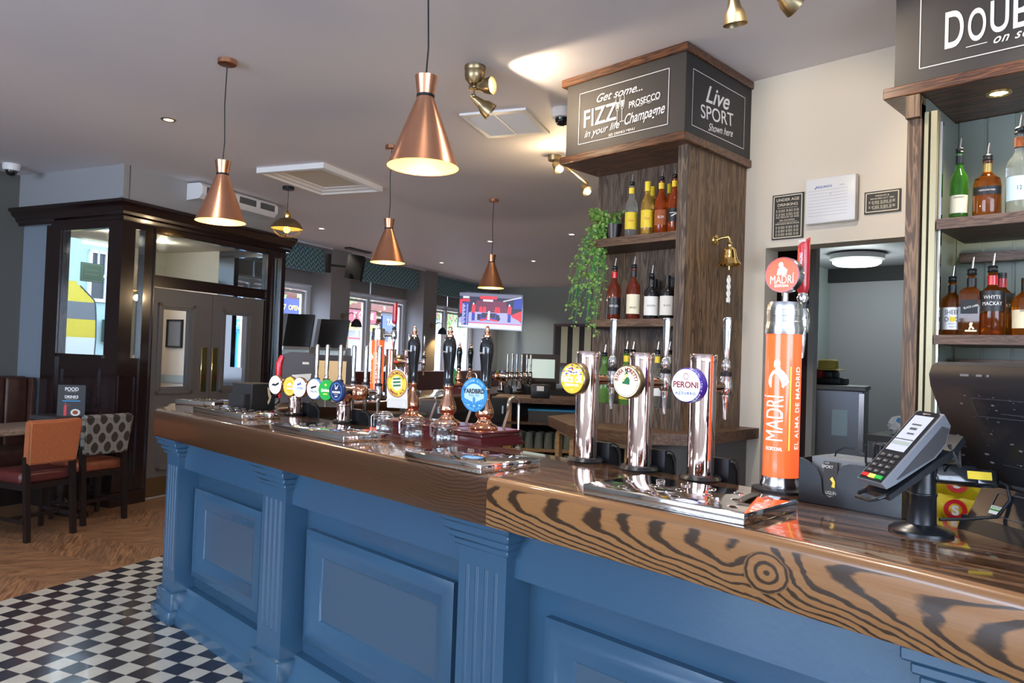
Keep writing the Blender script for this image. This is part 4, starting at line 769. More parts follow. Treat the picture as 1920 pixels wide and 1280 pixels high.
def clip_scrum(t):
    Sx = Matrix.Diagonal((1.14, 1.12, 1, 1)); M = fr((-.08, .0, .190), (.45, -.89, 0), (-.09, -.045, 1)) @ Sx; Mc = M
    g = G(); pts = [(-.041, -.078), (.04, -.078), (.041, .01)]+[(.042*math.cos(a), .012+.054*math.sin(a)) for a in [i*math.pi/14 for i in range(15)]]+[(-.041, .01)]
    g.prism(pts, -.004, 0, Mc); b = obj('pump_clip', g, MT['paper'], t); obj('clip_arm', G().box(-.075, -.02, -.005, .005, .18, .186), MT['chrome'], t)
    g = G(); ringf(g, M, 0, .0475, .8, 0, .012, .0008); obj('clip_panel', g, MT['lblyel'], b)
    g = G(); ringf(g, M, .0475, .0505, .8, 0, .012, .001); arc(g, 'SCRUMDOWN', .0135, M, .039, math.pi/2, .235, off=.03, ex=.8, z=.0014, cy=.012); arc(g, 'AMBER ALE', .0135, M, .040, -math.pi/2, .235, True, off=.03, ex=.8, z=.0014, cy=.012); obj('clip_lettering', g, MT['darkred'], b)
    g = G(); disc(g, M, .0215, .0265, 0, .013, .0012); obj('clip_centre', g, MT['lblcream'], b); g = G()
    for k in range(3): bar(g, M, -.015, .004+k*.0125, .015, .007+k*.0125, .0065, .0018)
    obj('green_stripes', g, MT['greenink'], b); g = G()
    for k, (a, c_) in enumerate(((-.036, .03), (-.03, .034), (-.034, .025), (-.03, .02))): bar(g, M, a, -.052-.006*k, c_, -.0515-.006*k, .0006, .001)
    frame_lines(g, M, -.037, -.074, .036, -.047, .0006, .001); obj('small_print', g, MT['mgrey'], b)
handpull((1.915, 2.035, 1.10), clip_yard, 'hand pull with black handle and round blue YARDBIRD clip, nearest of three')
handpull((1.91, 2.245, 1.10), None, 'hand pull with black handle, copper body and no pump clip')
handpull((1.905, 2.47, 1.10), clip_scrum, 'hand pull with yellow and cream SCRUMDOWN amber ale clip')
# ---------------- glass jars ----------------
def jar(loc, lab, rz):
    t = thing('clip_top_jar', lab, 'jar', loc, rz); pr = [(0, .002), (.03, .0), (.038, .008), (.0425, .026), (.042, .045), (.036, .062), (.034, .07), (.036, .073), (.036, .079)]
    obj('jar_body', G().lathe(pr+[(.034, .079), (.032, .07), (.034, .06), (.039, .045), (.0395, .026), (.034, .011), (0, .006)], n=36), MT['jarglass'], t)
    obj('lid', G().lathe([(.0, .099), (.022, .099), (.032, .094), (.037, .09), (.037, .084), (.034, .082), (0, .082)], n=36), MT['jarglass'], t)
    g = G(); g.tube([(.0375*math.cos(a), .0375*math.sin(a), .087) for a in [i*math.pi/12 for i in range(24)]], .0011, 6, True); g.tube([(.037*math.cos(a), .037*math.sin(a), .072) for a in [i*math.pi/12 for i in range(24)]], .0011, 6, True)
    g.tube([(-.037, .008, .087), (-.048, .009, .078), (-.046, .009, .04), (-.044, 0, .034), (-.046, -.009, .04), (-.048, -.009, .078), (-.037, -.008, .087)], .0011, 6); g.tube([(.037, .006, .087), (.047, .004, .08), (.037, 0, .072)], .0012, 6); obj('wire_clip', g, MT['steel'], t); return t
jar((1.675, 2.165, 1.10), 'empty clip-top glass jar, middle of three, in front of the middle hand pull', -.5)
jar((1.70, 2.015, 1.10), 'empty clip-top glass jar, nearest of three, standing at the tray edge', -.9)
jar((1.70, 2.385, 1.10), 'empty clip-top glass jar, leftmost of three, right of the six-tap font tray', -1.2)
# ---------------- napkin caddy ----------------
q = onz(1497, 940, 1.10); q2 = onz(1690, 975, 1.10); L = (Vector(q2)-Vector(q)).length; ang = math.atan2(q2.y-q.y, q2.x-q.x)
t = thing('napkin_caddy', 'black plastic napkin and straw caddy between the orange font and the card terminal', 'bar caddy', q, ang)
g = G(); dpt = .145; hh = .108
pts = [(0, 0), (L, 0), (L, hh*1.0), (.155, hh)]+[(.125+.03*math.cos(a), hh-.03+.03*math.sin(a)) for a in (1.2, 1.6, 2.2, 2.8, 3.14)]+[(.093, .03), (.075, .022), (.06, .03)]+[(.055, hh-.04), (.045, hh-.02), (.02, hh-.004), (0, hh)]
g.prism(pts, 0, .004, fr((0, 0.004, 0), (1, 0, 0), (0, 0, 1))); g.prism([(0, 0), (L, 0), (L, hh), (0, hh)], 0, .004, fr((0, dpt, 0), (1, 0, 0), (0, 0, 1)))
g.box(0, .004, .004, dpt, 0, hh).box(L-.004, L, .004, dpt, 0, hh).box(0, L, 0, dpt, 0, .004).box(.163, .167, .004, dpt, 0, hh*.96); obj('caddy_body', g, MT['rubber'], t)
g = G()
for k in range(14): g.box(.022+.0005*(k % 3), .15, .02+.008*k, .026+.008*k, .006, .112+.0012*(k % 2))
nk = obj('napkins', g, MT['mgrey'], t); obj('napkin_front', G().box(.058, .092, .006, .012, .012, .106), MT['signk'], nk); g = G(); Mn = FY((.075, .005, 0)); text(g, 'SPORT', .010, Mn, -.006, .094, .9, 0, .02, z=.001); text(g, 'LIVE', .006, Mn, -.008, .103, z=.001); text(g, 'UGLIN', .011, Mn, .003, .033, .8, 0, .0, z=.001); text(g, 'SUNDAY', .006, Mn, .002, .024, .8, z=.001); text(g, 'MATCH', .006, Mn, .0, .016, .8, z=.001); obj('napkin_lettering', g, MT['offwhite'], nk)
g = G(); poly(g, Mn, [(.004, .048), (.012, .046), (.013, .06), (.006, .072), (.0, .066), (.007, .058)], .001); obj('napkin_picture', g, MT['badgey'], nk)
obj('wire_hoop', G().tube([(.05, .075, .10), (.055, .075, .125), (.075, .075, .137), (.105, .075, .137), (.125, .075, .125), (.13, .075, .10)], .0022, 8), MT['black'], t)
g = G(); g2 = G()
for k in range(38):
    x = .150+.042*random.random(); y = .03+.09*random.random(); dx = random.gauss(0, .004); dy = random.gauss(0, .004); z = .152+random.random()*.006; g.cyl((x, y, .006), (x+dx, y+dy, z), .0026, n=7, cap=False); g2.lathe([(.0022, 0), (.003, .0004)], Matrix.Translation((x+dx, y+dy, z)), 7)
sr = obj('straws', g, MT['black'], t); obj('straw_tips', g2, MT['mgrey'], sr)
# ---------------- card terminal on stand ----------------
cx, cy = 1.675, .464
t = thing('card_terminal', 'grey and black card payment terminal tilted on a black pole stand beside the cash till', 'card terminal', (cx, cy, 1.10), 0)
obj('stand_base', G().lathe([(0, 0), (.060, 0), (.060, .006), (.052, .012), (.03, .018), (.0285, .02)], n=36), MT['rubber'], t)
obj('stand_pole', G().lathe([(.028, .016), (.027, .075), (.0285, .077), (.0285, .082), (.026, .083), (.025, .135), (.014, .137), (.014, .165), (.02, .166), (.02, .185), (0, .186)], n=28), MT['rubber'], t)
# terminal frame: measured screen corners -> plane facing camera left
TL = dep(1692, 771, 1.575); TR = dep(1732, 774, 1.515); BL = dep(1610, 893, 1.505); BR = dep(1652, 907, 1.445)
o_ = Vector((cx, cy, 1.10)); ux = ((TR-TL)+(BR-BL)).normalized(); uy = ((TL-BL)+(TR-BR)); LH = uy.length/2; uy = (uy-ux*uy.dot(ux)).normalized(); WW = ((TR-TL).length+(BR-BL).length)/2
MM = fr(BL-o_, ux, uy); 
g = G(); g.prism([(.0, -.0), (WW, 0), (WW, LH*.98), (WW-.006, LH), (.006, LH), (0, LH*.98)], -.010, 0, MM); term = obj('terminal_body', g, MT['blackg'], t)
K3 = MM @ Matrix(((0, 0, 1, 0), (1, 0, 0, 0), (0, 1, 0, 0), (0, 0, 0, 1)))   # prism in (length, normal) extruded across the width
g = G(); g.prism([(-.002, -.002), (-.002, -.016), (LH*.10, -.024), (LH*.62, -.052), (LH*.80, -.050), (LH*.98, -.030), (LH+.001, -.002)], -.004, WW+.006, K3); obj('terminal_shell', g, MT['slategrey'], t)
g = G(); g.prism([(LH*.14, -.018), (LH*.60, -.046), (LH*.80, -.045), (LH*.94, -.030), (LH*.90, -.016)], WW+.006, WW+.009, K3); obj('side_panel', g, MT['dgrey'], t)
obj('screen', G().box(0, 1, 0, 1, 0, 1) if 0 else poly(G(), MM, [(.006, LH*.42), (WW-.006, LH*.42), (WW-.006, LH*.93), (.006, LH*.93)], .001), MT['screenw'], term)
g = G(); 
for (x, y, wd_, h_) in ((.5, .80, .4, .02), (.5, .74, .3, .03), (.55, .67, .3, .02), (.5, .585, .8, .012)): bar(g, MM, WW*(x-wd_/2), LH*y, WW*(x+wd_/2), LH*y, LH*h_, .0016)
obj('screen_text', g, MT['dgrey'], term); g = G(); bar(g, MM, .008, LH*.53, WW-.008, LH*.53, LH*.05, .0015); obj('screen_bar', g, MT['greygreen'], term)
g = G()
for i in range(3):
    for j in range(4): x = WW*(.2+.3*i); y = LH*(.10+.075*j+.0); g.obox(MM @ Matrix.Translation((x, y+LH*.02, 0)), -.006, .006, -.0032, .0032, 0, .0022)
keys = obj('keys', g, MT['dgrey'], term); g = G()
for i in range(3):
    for j in range(4): x = WW*(.2+.3*i); y = LH*(.12+.075*j); text(g, '123456789*0#'[(3-j)*3+i], .0055, MM, x, y, z=.0028)
obj('key_numbers', g, MT['white'], term)
for i, c_ in enumerate(('red', 'yelli', 'badgeg')): obj('coloured_key', G().obox(MM @ Matrix.Translation((WW*(.2+.3*i), LH*.05, 0)), -.0085, .0085, -.0042, .0042, 0, .0025), MT[c_], term)
g = G(); text(g, 'ingenico', .006, MM, WW*.5, LH*.965, z=.001); obj('maker_lettering', g, MT['offwhite'], term)
g = G(); g.prism([(-.01, -.024), (-.014, -.034), (LH*.80, -.078), (LH*.98, -.076), (LH*1.0, -.062), (LH*.82, -.064)], .0, WW+.012, K3); br = obj('cradle_plate', g, MT['black'], t)
obj('cradle_loop', G().tube([MM @ Vector(p) for p in ((.01, .0, -.032), (.006, -.025, -.02), (.014, -.036, -.016), (WW-.012, -.036, -.016), (WW, -.025, -.02), (WW+.004, .01, -.036))], .0042, 8), MT['black'], t)
obj('tilt_joint', G().cyl((-.022, -.024, .172), (.022, .020, .172), .019, n=20).cyl((-.02, -.02, .18), MM @ Vector((WW*.5, LH*.45, -.062)), .015), MT['black'], t)
obj('terminal_cable', G().tube([MM @ Vector((WW, LH*.85, -.06)), MM @ Vector((WW+.03, LH*.7, -.085)), (.055, -.05, .2), (.05, -.055, .145), (.04, -.03, .135)], .0035, 8), MT['dgrey'], t)
# scanner
t2 = thing('barcode_scanner', 'black handheld scanner with a yellow-green label hanging from the card terminal pole', 'scanner', (cx, cy, 1.22), 0)
Mx = fr((.012, -.012, .0), (.60, -.78, -.03), (.2, .15, 1)); g = G(); g.rbox(0, .085, -.018, .022, -.02, .02, .007, 3, Mx); g.rbox(.05, .125, -.02, .018, -.018, .018, .009, 3, Mx); obj('scanner_body', g, MT['blackg'], t2)
g = G(); g.box(.062, .108, -.006, .010, .0185, .0205); bmesh.ops.transform(g.bm, matrix=Mx @ Matrix.Identity(4), verts=g.bm.verts[:]); obj('yellow_label', g, MT['lblyel'], t2)
obj('scanner_cable', G().tube([Mx @ Vector(p) for p in ((.12, 0, 0), (.145, -.01, 0), (.148, -.04, 0), (.12, -.075, 0), (.06, -.085, 0), (.01, -.09, .0))], .0035, 8), MT['black'], t2)
# ---------------- cash till seen from behind ----------------
pA = onz(1795, 990, 1.10); dT = Vector((-.09, -.135, 0)).normalized()
t = thing('cash_till', 'large dusty black cash till seen from behind at the right edge', 'cash till', pA, math.atan2(dT.y, dT.x))
# local x runs along the till toward the right of the picture; y towards the staff side
g = G(); g.prism([(.0, .0), (.26, .0), (.26, .03), (.01, .03)], 0, .42, fr((0, 0, 0), (0, 1, 0), (0, 0, 1)) if 0 else Matrix(((0, 0, 1, 0), (1, 0, 0, 0), (0, 1, 0, 0), (0, 0, 0, 1)))); obj('foot', g, MT['rubber'], t)
K = Matrix(((0, 0, 1, 0), (1, 0, 0, 0), (0, 1, 0, 0), (0, 0, 0, 1)))   # prism in (y,z) extruded along x
g = G(); g.prism([(.012, .028), (.25, .028), (.25, .09), (.12, .10), (.05, .095)], .012, .40, K); b = obj('till_base', g, MT['rubber'], t)
Mf = fr((.0, .012, .028), (1, 0, 0), (0, .038, .067)); obj('recess_frame', frame_lines(G(), Mf, .055, .016, .30, .066, .003, .0015), MT['dgrey'], b)
obj('asset_label', poly(G(), Mf, [(.058, .018), (.083, .018), (.083, .036), (.058, .036)], .003), MT['white'], b); g = G(); text(g, 'BARLOWS', .0055, Mf, .0705, .0325, .8, 0, .02, z=.0035); bar(g, Mf, .058, .027, .083, .027, .004, .0035); obj('label_print', g, MT['green'], b)
obj('hinge_bar', G().cyl((.02, .065, .108), (.40, .065, .108), .014, n=20), MT['dgrey'], t)
g = G(); g.prism([(.05, .105), (.085, .105), (-.005, .345), (-.03, .352), (-.045, .345), (-.052, .325), (-.048, .30), (.03, .13)], -.03, .42, K); sb = obj('screen_back', g, MT['black'], t)
Mb = fr((-.03, -.049, .30), (1, 0, 0), (0, -.078, .17)); Mb = fr((-.03, .03, .13), (1, 0, 0), (0, -.078, .17)); g = G()
frame_lines(g, Mb, .10, .125, .40, .165, .002, .0012); bar(g, Mb, .12, .02, .24, .016, .0015, .0012); bar(g, Mb, .16, .135, .23, .134, .002, .0016); obj('moulded_lines', g, MT['dgrey'], sb)
g = G(); random.seed(5)
for k in range(120):
    x = random.random()*.42; y = random.random()*.18; r_ = .0004+random.random()**3*.0022; disc(g, Mb, r_*(1+random.random()*2), r_, x, y, .0011, 6)
Mc = fr((-.03, -.0515, .325), (1, 0, 0), (0, .1, 1))
for x, w_ in ((.085, .022), (.125, .014), (.15, .006)): bar(g, Mc, x, .0, x+w_, .0, .0045, .0015)
obj('dust_specks', g, MT['mgrey'], sb)
# crisp packets behind the bar
for i, (px, py, z_, mt_, lab) in enumerate(((1795, 905, 1.05, 'yell2', 'yellow crisp packet with a red roundel, upper one behind the scanner'), (1790, 955, 1.0, 'yell2', 'yellow crisp packet lying lower behind the bar beside the till foot'))):
    p = onx(px, py, 2.0); t = thing('crisp_packet', lab, 'crisp packet', p, 1.76+.12*i)
    g = G(); n = 8; vv = [[g.bm.verts.new((-.07+.14*a/n, .012*math.sin(math.pi*b_/n)*(1+.4*math.sin(a*2)), -.035+.07*b_/n)) for b_ in range(n+1)] for a in range(n+1)]; vb = [[g.bm.verts.new((-.07+.14*a/n, -.012*math.sin(math.pi*b_/n)*(1+.3*math.cos(a*2)), -.035+.07*b_/n)) for b_ in range(n+1)] for a in range(n+1)]
    for a in range(n):
        for b_ in range(n): g._f([vv[a][b_], vv[a+1][b_], vv[a+1][b_+1], vv[a][b_+1]]); g._f([vb[a][b_], vb[a][b_+1], vb[a+1][b_+1], vb[a+1][b_]])
    obj('packet', g, MT[mt_], t)
    Mp = fr((0, .0165, 0), (-1, 0, 0), (0, 0, 1)); g = G(); ringf(g, Mp, .014, .024, 1, 0, .003, .002); obj('red_roundel', g, MT['red'], t); g = G(); text(g, 'S', .03, Mp, 0, 0, 1, 0, .05, z=.003); obj('packet_lettering', g, MT['white'], t)
# ---------------- things at the far end of the near bar ----------------
p = onz(491, 768, 1.10); t = thing('napkin_caddy', 'black napkin box at the far left end of the bar behind two drip trays', 'bar caddy', p, .25)
g = G(); g.rbox(-.07, .09, .0, .16, 0, .14, .003, 1).box(-.10, -.07, .02, .14, 0, .012).box(-.104, -.10, .02, .14, 0, .085).box(-.10, -.07, .016, .02, 0, .085); obj('box_body', g, MT['blackm'], t)
g = G(); Mz = fr((-.0, -.0005, .07), (1, 0, 0), (0, 0, 1)); poly(g, Mz, [(.03, .05), (.045, .045), (.05, .02), (.06, .0), (.05, -.03), (.038, -.045), (.034, -.03), (.044, -.01), (.036, .01)], .001); obj('gold_emblem', g, MT['lblcream'], t)
def atz(px, py, z): return onz(px, py, z)
p = dep(557, 764, 4.08); p.z = 1.10
t = thing('counter_printer', 'red edged grey machine with a curved top behind the left badges of the six-tap font', 'machine', p, math.radians(-36))
g = G(); g.prism([(-.085, 0), (.085, 0), (.095, .20), (.105, .25), (.04, .275), (-.04, .275), (-.085, .26), (-.095, .20)], -.05, .05, fr((0, 0, .04), (1, 0, 0), (0, 0, 1))); obj('machine_body', g, mat('machine_plum_grey', (.055, .045, .048), .35), t)
g = G(); g.tube([(-.088, -.045, .06), (-.097, -.045, .16), (-.097, -.045, .25), (-.083, -.045, .292)], [.008, .016, .019, .014], 10); obj('red_edge', g, MT['red'], t)
g = G(); Mq = FY((0, -.051, .0)); poly(g, Mq, [(.025, .25), (.06, .25), (.06, .262), (.025, .262)], .001); obj('small_sticker', g, MT['offwhite'], t); g = G(); poly(g, Mq, [(-.03, .19), (.075, .20), (.07, .17), (.05, .15), (.02, .145), (-.01, .155)], .001); obj('pale_label', g, MT['offwhite'], t); g = G(); poly(g, Mq, [(-.035, .165), (-.01, .152), (.02, .142), (.05, .147), (.07, .165), (.07, .12), (-.03, .12)], .0008); obj('red_label', g, MT['burg'], t)
# till beside the corner, screen towards us
def till(loc, rz, lab, scr, w_=.30, h_=.24, base='mgrey', tilt=.25, group=None):
    t = thing('bar_till', lab, 'cash till', loc, rz, group); Mt = fr((0, 0, .07), (1, 0, 0), (0, tilt, 1))
    g = G(); g.obox(Mt, -w_/2, w_/2, 0, h_, -.03, 0); sc = obj('screen_bezel', g, MT['espresso'], t); b_ = .13*w_
    obj('screen', poly(G(), Mt, [(-w_/2+b_, b_), (w_/2-b_, b_), (w_/2-b_, h_-b_), (-w_/2+b_, h_-b_)], .001), MT[scr], sc)
    g = G(); g.box(-w_*.42, w_*.42, .0, .2, 0, .09); bb = obj('till_base', g, MT[base], t); obj('base_label', G().box(.02, .06, -.003, 0, .03, .06), MT['offwhite'], bb); g = G(); g.obox(Mt, -.03, .03, -.05, .1, -.08, -.03); obj('neck', g, MT['blackm'], t)
    return t
p = dep(614, 765, 4.3); p.z = 1.10; till(p, math.radians(-38), 'cash till with dark bezel and cream lit screen behind the six-tap font', 'screenc', .26, .235, 'mgrey', .12)
p = dep(1012, 728, 7.6); p.z = 1.10; till(p, math.radians(-48), 'cash till with a pale green-grey screen at the back of the far bar', 'screeng', .40, .30, 'blackm', .10)
# ================= shelving pillar with sign box =================
t = thing('shelving_pillar', 'dark oak pillar with bottle shelves on its left and a brass bell on its right side', 'shelving', (3.2, 2.02, 1.09))
def pobj(nm, g, mt, par=None, o=Vector((3.2, 2.02, 1.09))):
    bmesh.ops.translate(g.bm, verts=g.bm.verts[:], vec=-o); return obj(nm, g, MT[mt], par or t)
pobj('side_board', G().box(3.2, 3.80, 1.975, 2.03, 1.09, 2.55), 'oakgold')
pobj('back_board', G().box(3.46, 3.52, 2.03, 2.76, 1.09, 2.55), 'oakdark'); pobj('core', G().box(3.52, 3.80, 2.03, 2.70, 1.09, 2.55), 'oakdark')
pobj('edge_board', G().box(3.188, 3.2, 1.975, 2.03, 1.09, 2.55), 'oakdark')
for z0, z1 in ((2.052, 2.097), (1.613, 1.653)): pobj('shelf', G().prism([(3.2, 2.03), (3.2, 2.575), (3.46, 2.74), (3.46, 2.03)], z0, z1), 'shelfw')
pobj('plinth_board', G().prism([(3.22, 2.03), (3.22, 2.56), (3.46, 2.73), (3.46, 2.03)], 1.09, 1.195), 'oakdark')
sb = thing('sign_box', 'large boxed header with chalk style signs on two faces at the top of the pillar', 'sign', (3.12, 1.96, 2.53))
def sobj(nm, g, mt, par=None): return pobj(nm, g, mt, par or sb, Vector((3.12, 1.96, 2.53)))
sobj('box_core', G().box(3.135, 3.80, 1.975, 2.73, 2.54, 3.0), 'signk'); sobj('soffit', G().box(3.13, 3.80, 1.97, 2.735, 2.53, 2.545), 'oakdark')
for z0, z1, o in ((2.965, 3.008, .03), (2.525, 2.568, .028)): sobj('trim', G().rbox(3.12-o+.015, 3.86, 1.96-o+.015, 2.74+o-.01, z0, z1, .004, 1), 'oaktrim')
f1 = sobj('front_board', G().box(3.122, 3.136, 1.958, 2.725, 2.56, 2.97), 'signk'); f2 = sobj('side_board', G().box(3.136, 3.88, 1.958, 1.976, 2.56, 2.97), 'signd')
def lettering(par, o, M, nm, g, mt):
    bmesh.ops.translate(g.bm, verts=g.bm.verts[:], vec=-Vector(o)); return obj(nm, g, MT[mt], par)
def plane_xy(M, p): q = M.inverted() @ p; return q.x, q.y
M = FX((3.120, 2.70, 2.57)); O = (3.12, 1.96, 2.53)
def fx(px, py): return plane_xy(M, onx(px, py, 3.12))
g = G(); c0 = fx(1086, 178); c1 = fx(1254, 127); c2 = fx(1253, 231); c3 = fx(1086, 272)
frame_lines(g, M, (c0[0]+c3[0])/2, (c2[1]+c3[1])/2, (c1[0]+c2[0])/2, (c0[1]+c1[1])/2, .0035)
def T2(s, px, py, sz, sx=1, sh=0, off=.01, rot=0, **k): x, y = fx(px, py); text(g, s, sz, M, x, y, sx, sh, off, rot=rot, **k)
def F2(s, pa, pb, sz, sh=0, off=.008):
    (xa, ya), (xb, yb) = fx(*pa), fx(*pb); fit(g, s, M, xa, xb, (ya+yb)/2, sz, sh, off, math.atan2(yb-ya, xb-xa))
F2('Get some...', (1119, 186), (1205, 162), .062, .45); F2('FIZZ', (1095, 226), (1156, 209), .135, 0, .012); F2('in your life', (1096, 253), (1162, 233), .055, .4)
F2('PROSECCO', (1179, 198), (1238, 178), .048, .1, .016); F2('Champagne', (1171, 226), (1247, 202), .078, .45, .01); F2('SEE DRINKS MENU', (1141, 254), (1190, 241), .019, 0, .01)
x, y = fx(1123, 217); 
for px, py in ((1158, 196), (1167, 192)):
    x, y = fx(px, py); pts = [(-.011, .035), (-.014, .0), (-.006, -.03), (0, -.036), (.006, -.03), (.014, .0), (.011, .035)]
    for a, b in zip(pts, pts[1:]): bar(g, M, x+a[0], y+a[1], x+b[0], y+b[1], .0025)
    bar(g, M, x, y-.036, x, y-.10, .003); bar(g, M, x-.014, y-.10, x+.014, y-.10, .003); poly(g, M, [(x-.010, y+.012), (x-.004, y-.022), (x+.004, y-.022), (x+.010, y+.012)]); 
    for k in range(5): disc(g, M, .0015, cx=x-.01+.005*k, cy=y+.04+.006*(k % 3), z=.0008, n=8)
for k in range(18):
    a0, a1_ = k/18, (k+1)/18; X0, Y0 = fx(1190, 201); f_ = lambda a: (X0+a*.15, Y0+.006*math.sin(a*18)*(1-abs(2*a-1))+a*.012); p_, q_ = f_(a0), f_(a1_); bar(g, M, *p_, *q_, .0025)
lettering(f1, O, M, 'chalk_lettering', g, 'chalk')
M = FY((3.14, 1.9575, 2.57))
def fx(px, py): return plane_xy(M, ony(px, py, 1.9575))
g = G(); c0 = fx(1299, 131); c1 = fx(1397, 181); c2 = fx(1394, 277); c3 = fx(1298, 237)
frame_lines(g, M, (c0[0]+c3[0])/2, (c2[1]+c3[1])/2, (c1[0]+c2[0])/2, (c0[1]+c1[1])/2, .0035)
F2('Live', (1323, 176), (1368, 194), .125, .4, .014); F2('SPORT', (1314, 209), (1375, 227), .098, 0, .006); F2('Shown here', (1328, 238), (1374, 251), .056, .45)
lettering(f2, O, M, 'chalk_lettering', g, 'chalk')
# bell
p = ony(1341, 450, 1.975); t = thing('wall_bell', 'polished brass last orders bell on a bracket on the pillar side', 'bell', p)
obj('wall_rose', G().lathe([(0, 0), (.028, 0), (.026, .008), (.012, .016), (.008, .02)], Matrix.Rotation(R(90), 4, 'X'), 20), MT['brass'], t)
q = Vector(ony(1368, 470, 1.90))-p; hx, hy, hz = q.x, q.y, q.z
obj('bracket_arm', G().tube([(0, -.01, 0), (hx*.4, hy*.5, .010), (hx*.85, hy*.9, .012), (hx, hy, .0), (hx, hy, -.02)], .006, 10), MT['brass'], t)
Mb = Matrix.Translation((hx, hy, -.135)); obj('bell_body', G().lathe([(.058, 0), (.061, .004), (.056, .012), (.044, .028), (.037, .05), (.033, .075), (.026, .088), (.014, .094), (.012, .105), (.016, .112), (.01, .12), (0, .124)], Mb, 32), MT['gold'], t)
obj('clapper', G().cyl((hx, hy, -.14), (hx, hy, -.16), .006), MT['brass'], t)
g = G(); 
for k in range(2): g.tube([(hx+.005*math.cos(a*1.0+k*math.pi), hy+.005*math.sin(a+k*math.pi), -.19-.011*a) for a in [i*.55 for i in range(24)]], .0065, 8)
obj('bell_rope', g, MT['rope'], t)
# ---------------- bottles ----------------
SHP = dict(
 std=[(0, 0), (.036, 0), (.038, .004), (.038, .165), (.034, .185), (.018, .208), (.0135, .222), (.0135, .265), (.015, .268), (.015, .276), (0, .276)],
 slim=[(0, 0), (.033, 0), (.035, .004), (.035, .17), (.031, .195), (.016, .222), (.0135, .24), (.0135, .285), (.015, .29), (0, .291)],
 squat=[(0, 0), (.043, 0), (.045, .004), (.045, .12), (.04, .148), (.018, .165), (.0145, .175), (.0145, .205), (.016, .208), (.016, .214), (0, .214)],
 shldr=[(0, 0), (.038, 0), (.04, .004), (.04, .135), (.037, .152), (.018, .17), (.0145, .18), (.0145, .218), (.016, .22), (0, .221)],
 tri=[(0, 0), (.040, 0), (.042, .004), (.040, .12), (.034, .155), (.016, .205), (.0145, .22), (.0145, .25), (.016, .255), (0, .256)],
 square=[(0, 0), (.036, 0), (.038, .004), (.038, .15), (.034, .165), (.017, .18), (.0145, .19), (.0145, .22), (.016, .222), (0, .223)])
BN = {}
def bottle(p, lab, shp='std', gl='amber', lb='lblcream', zr=(.03, .12), txt=None, neck=None, pour=True, group=None, rz=None, sc=1.0, tx='black', cap='black'):
    pr = SHP[shp]; top = pr[-1][1]; rmax = max(r for r, z in pr); t = thing('bottle', lab, 'bottle', p, 0 if rz is None else rz, group); n = 4 if shp == 'square' else 28
    if shp == 'square': obj('bottle_glass', G().lathe([(r*1.25 if z < .17 else r, z) for r, z in pr], Matrix.Rotation(R(45), 4, 'Z'), 4), BG[gl], t)
    else: obj('bottle_glass', G().lathe(pr, n=n), BG[gl], t)
    f = math.atan2(-p[1], -p[0])   # labels face the customers
    if lb:
        r_ = rmax*1.012+.0004
        g = G().lathe([(r_, zr[0]), (r_, zr[1])], n=20, a0=f-1.15, a1=f+1.15) if shp != 'square' else G().obox(rotz(f-math.pi/2-.0) , -.033, .033, rmax*.91, rmax*.92+.004, zr[0], zr[1])
        l_ = obj('label', g, MT[lb], t)
        if txt:
            M = fr((math.cos(f)*r_, math.sin(f)*r_, (zr[0]+zr[1])/2), (-math.sin(f), math.cos(f), 0), (0, 0, 1)); g = G()
            for s_, y, sz in txt:
                if shp == 'square': text(g, s_, sz, fr((math.cos(f)*(rmax*.92+.005), math.sin(f)*(rmax*.92+.005), (zr[0]+zr[1])/2), (-math.sin(f), math.cos(f), 0), (0, 0, 1)), 0, y, .8, 0, .006, rot=.25)
                elif sz >= .024: fit(g, s_, M, -.026, .026, y, sz, 0, 0, wrap=r_, z=.0006)
                else: text(g, s_, sz, M, 0, y, .85, 0, 0, wrap=r_, z=.0006)
            obj('label_lettering', g, MT[tx], l_)
    if neck: obj('neck_band', G().lathe([(.0155, top-.045), (.0155, top-.012)], n=20), MT[neck], t)
    if pour:
        g = G().lathe([(0, top), (.0145, top), (.017, top+.004), (.0145, top+.008), (.0145, top+.014), (.0165, top+.018), (.012, top+.023), (0, top+.024)], n=16); c = obj('pourer', g, MT['black'], t)
        obj('spout', G().cyl((0, 0, top+.02), (.004, -.004, top+.066), .005, .0035, 10), MT['steel'], c)
    else: obj('cap', G().lathe([(.0155, top-.03), (.0155, top+.008), (0, top+.009)], n=16), MT[cap], t)
    if sc != 1: t.scale = (sc, sc, sc)
    return t
def onshelf(px, z, X): q = onx(px, 500, X); 
def shelfpos(px, py, X, z): q = onx(px, py, X); return Vector((q.x, q.y, z))
Z1, Z2, Z3 = 2.097, 1.653, 1.195
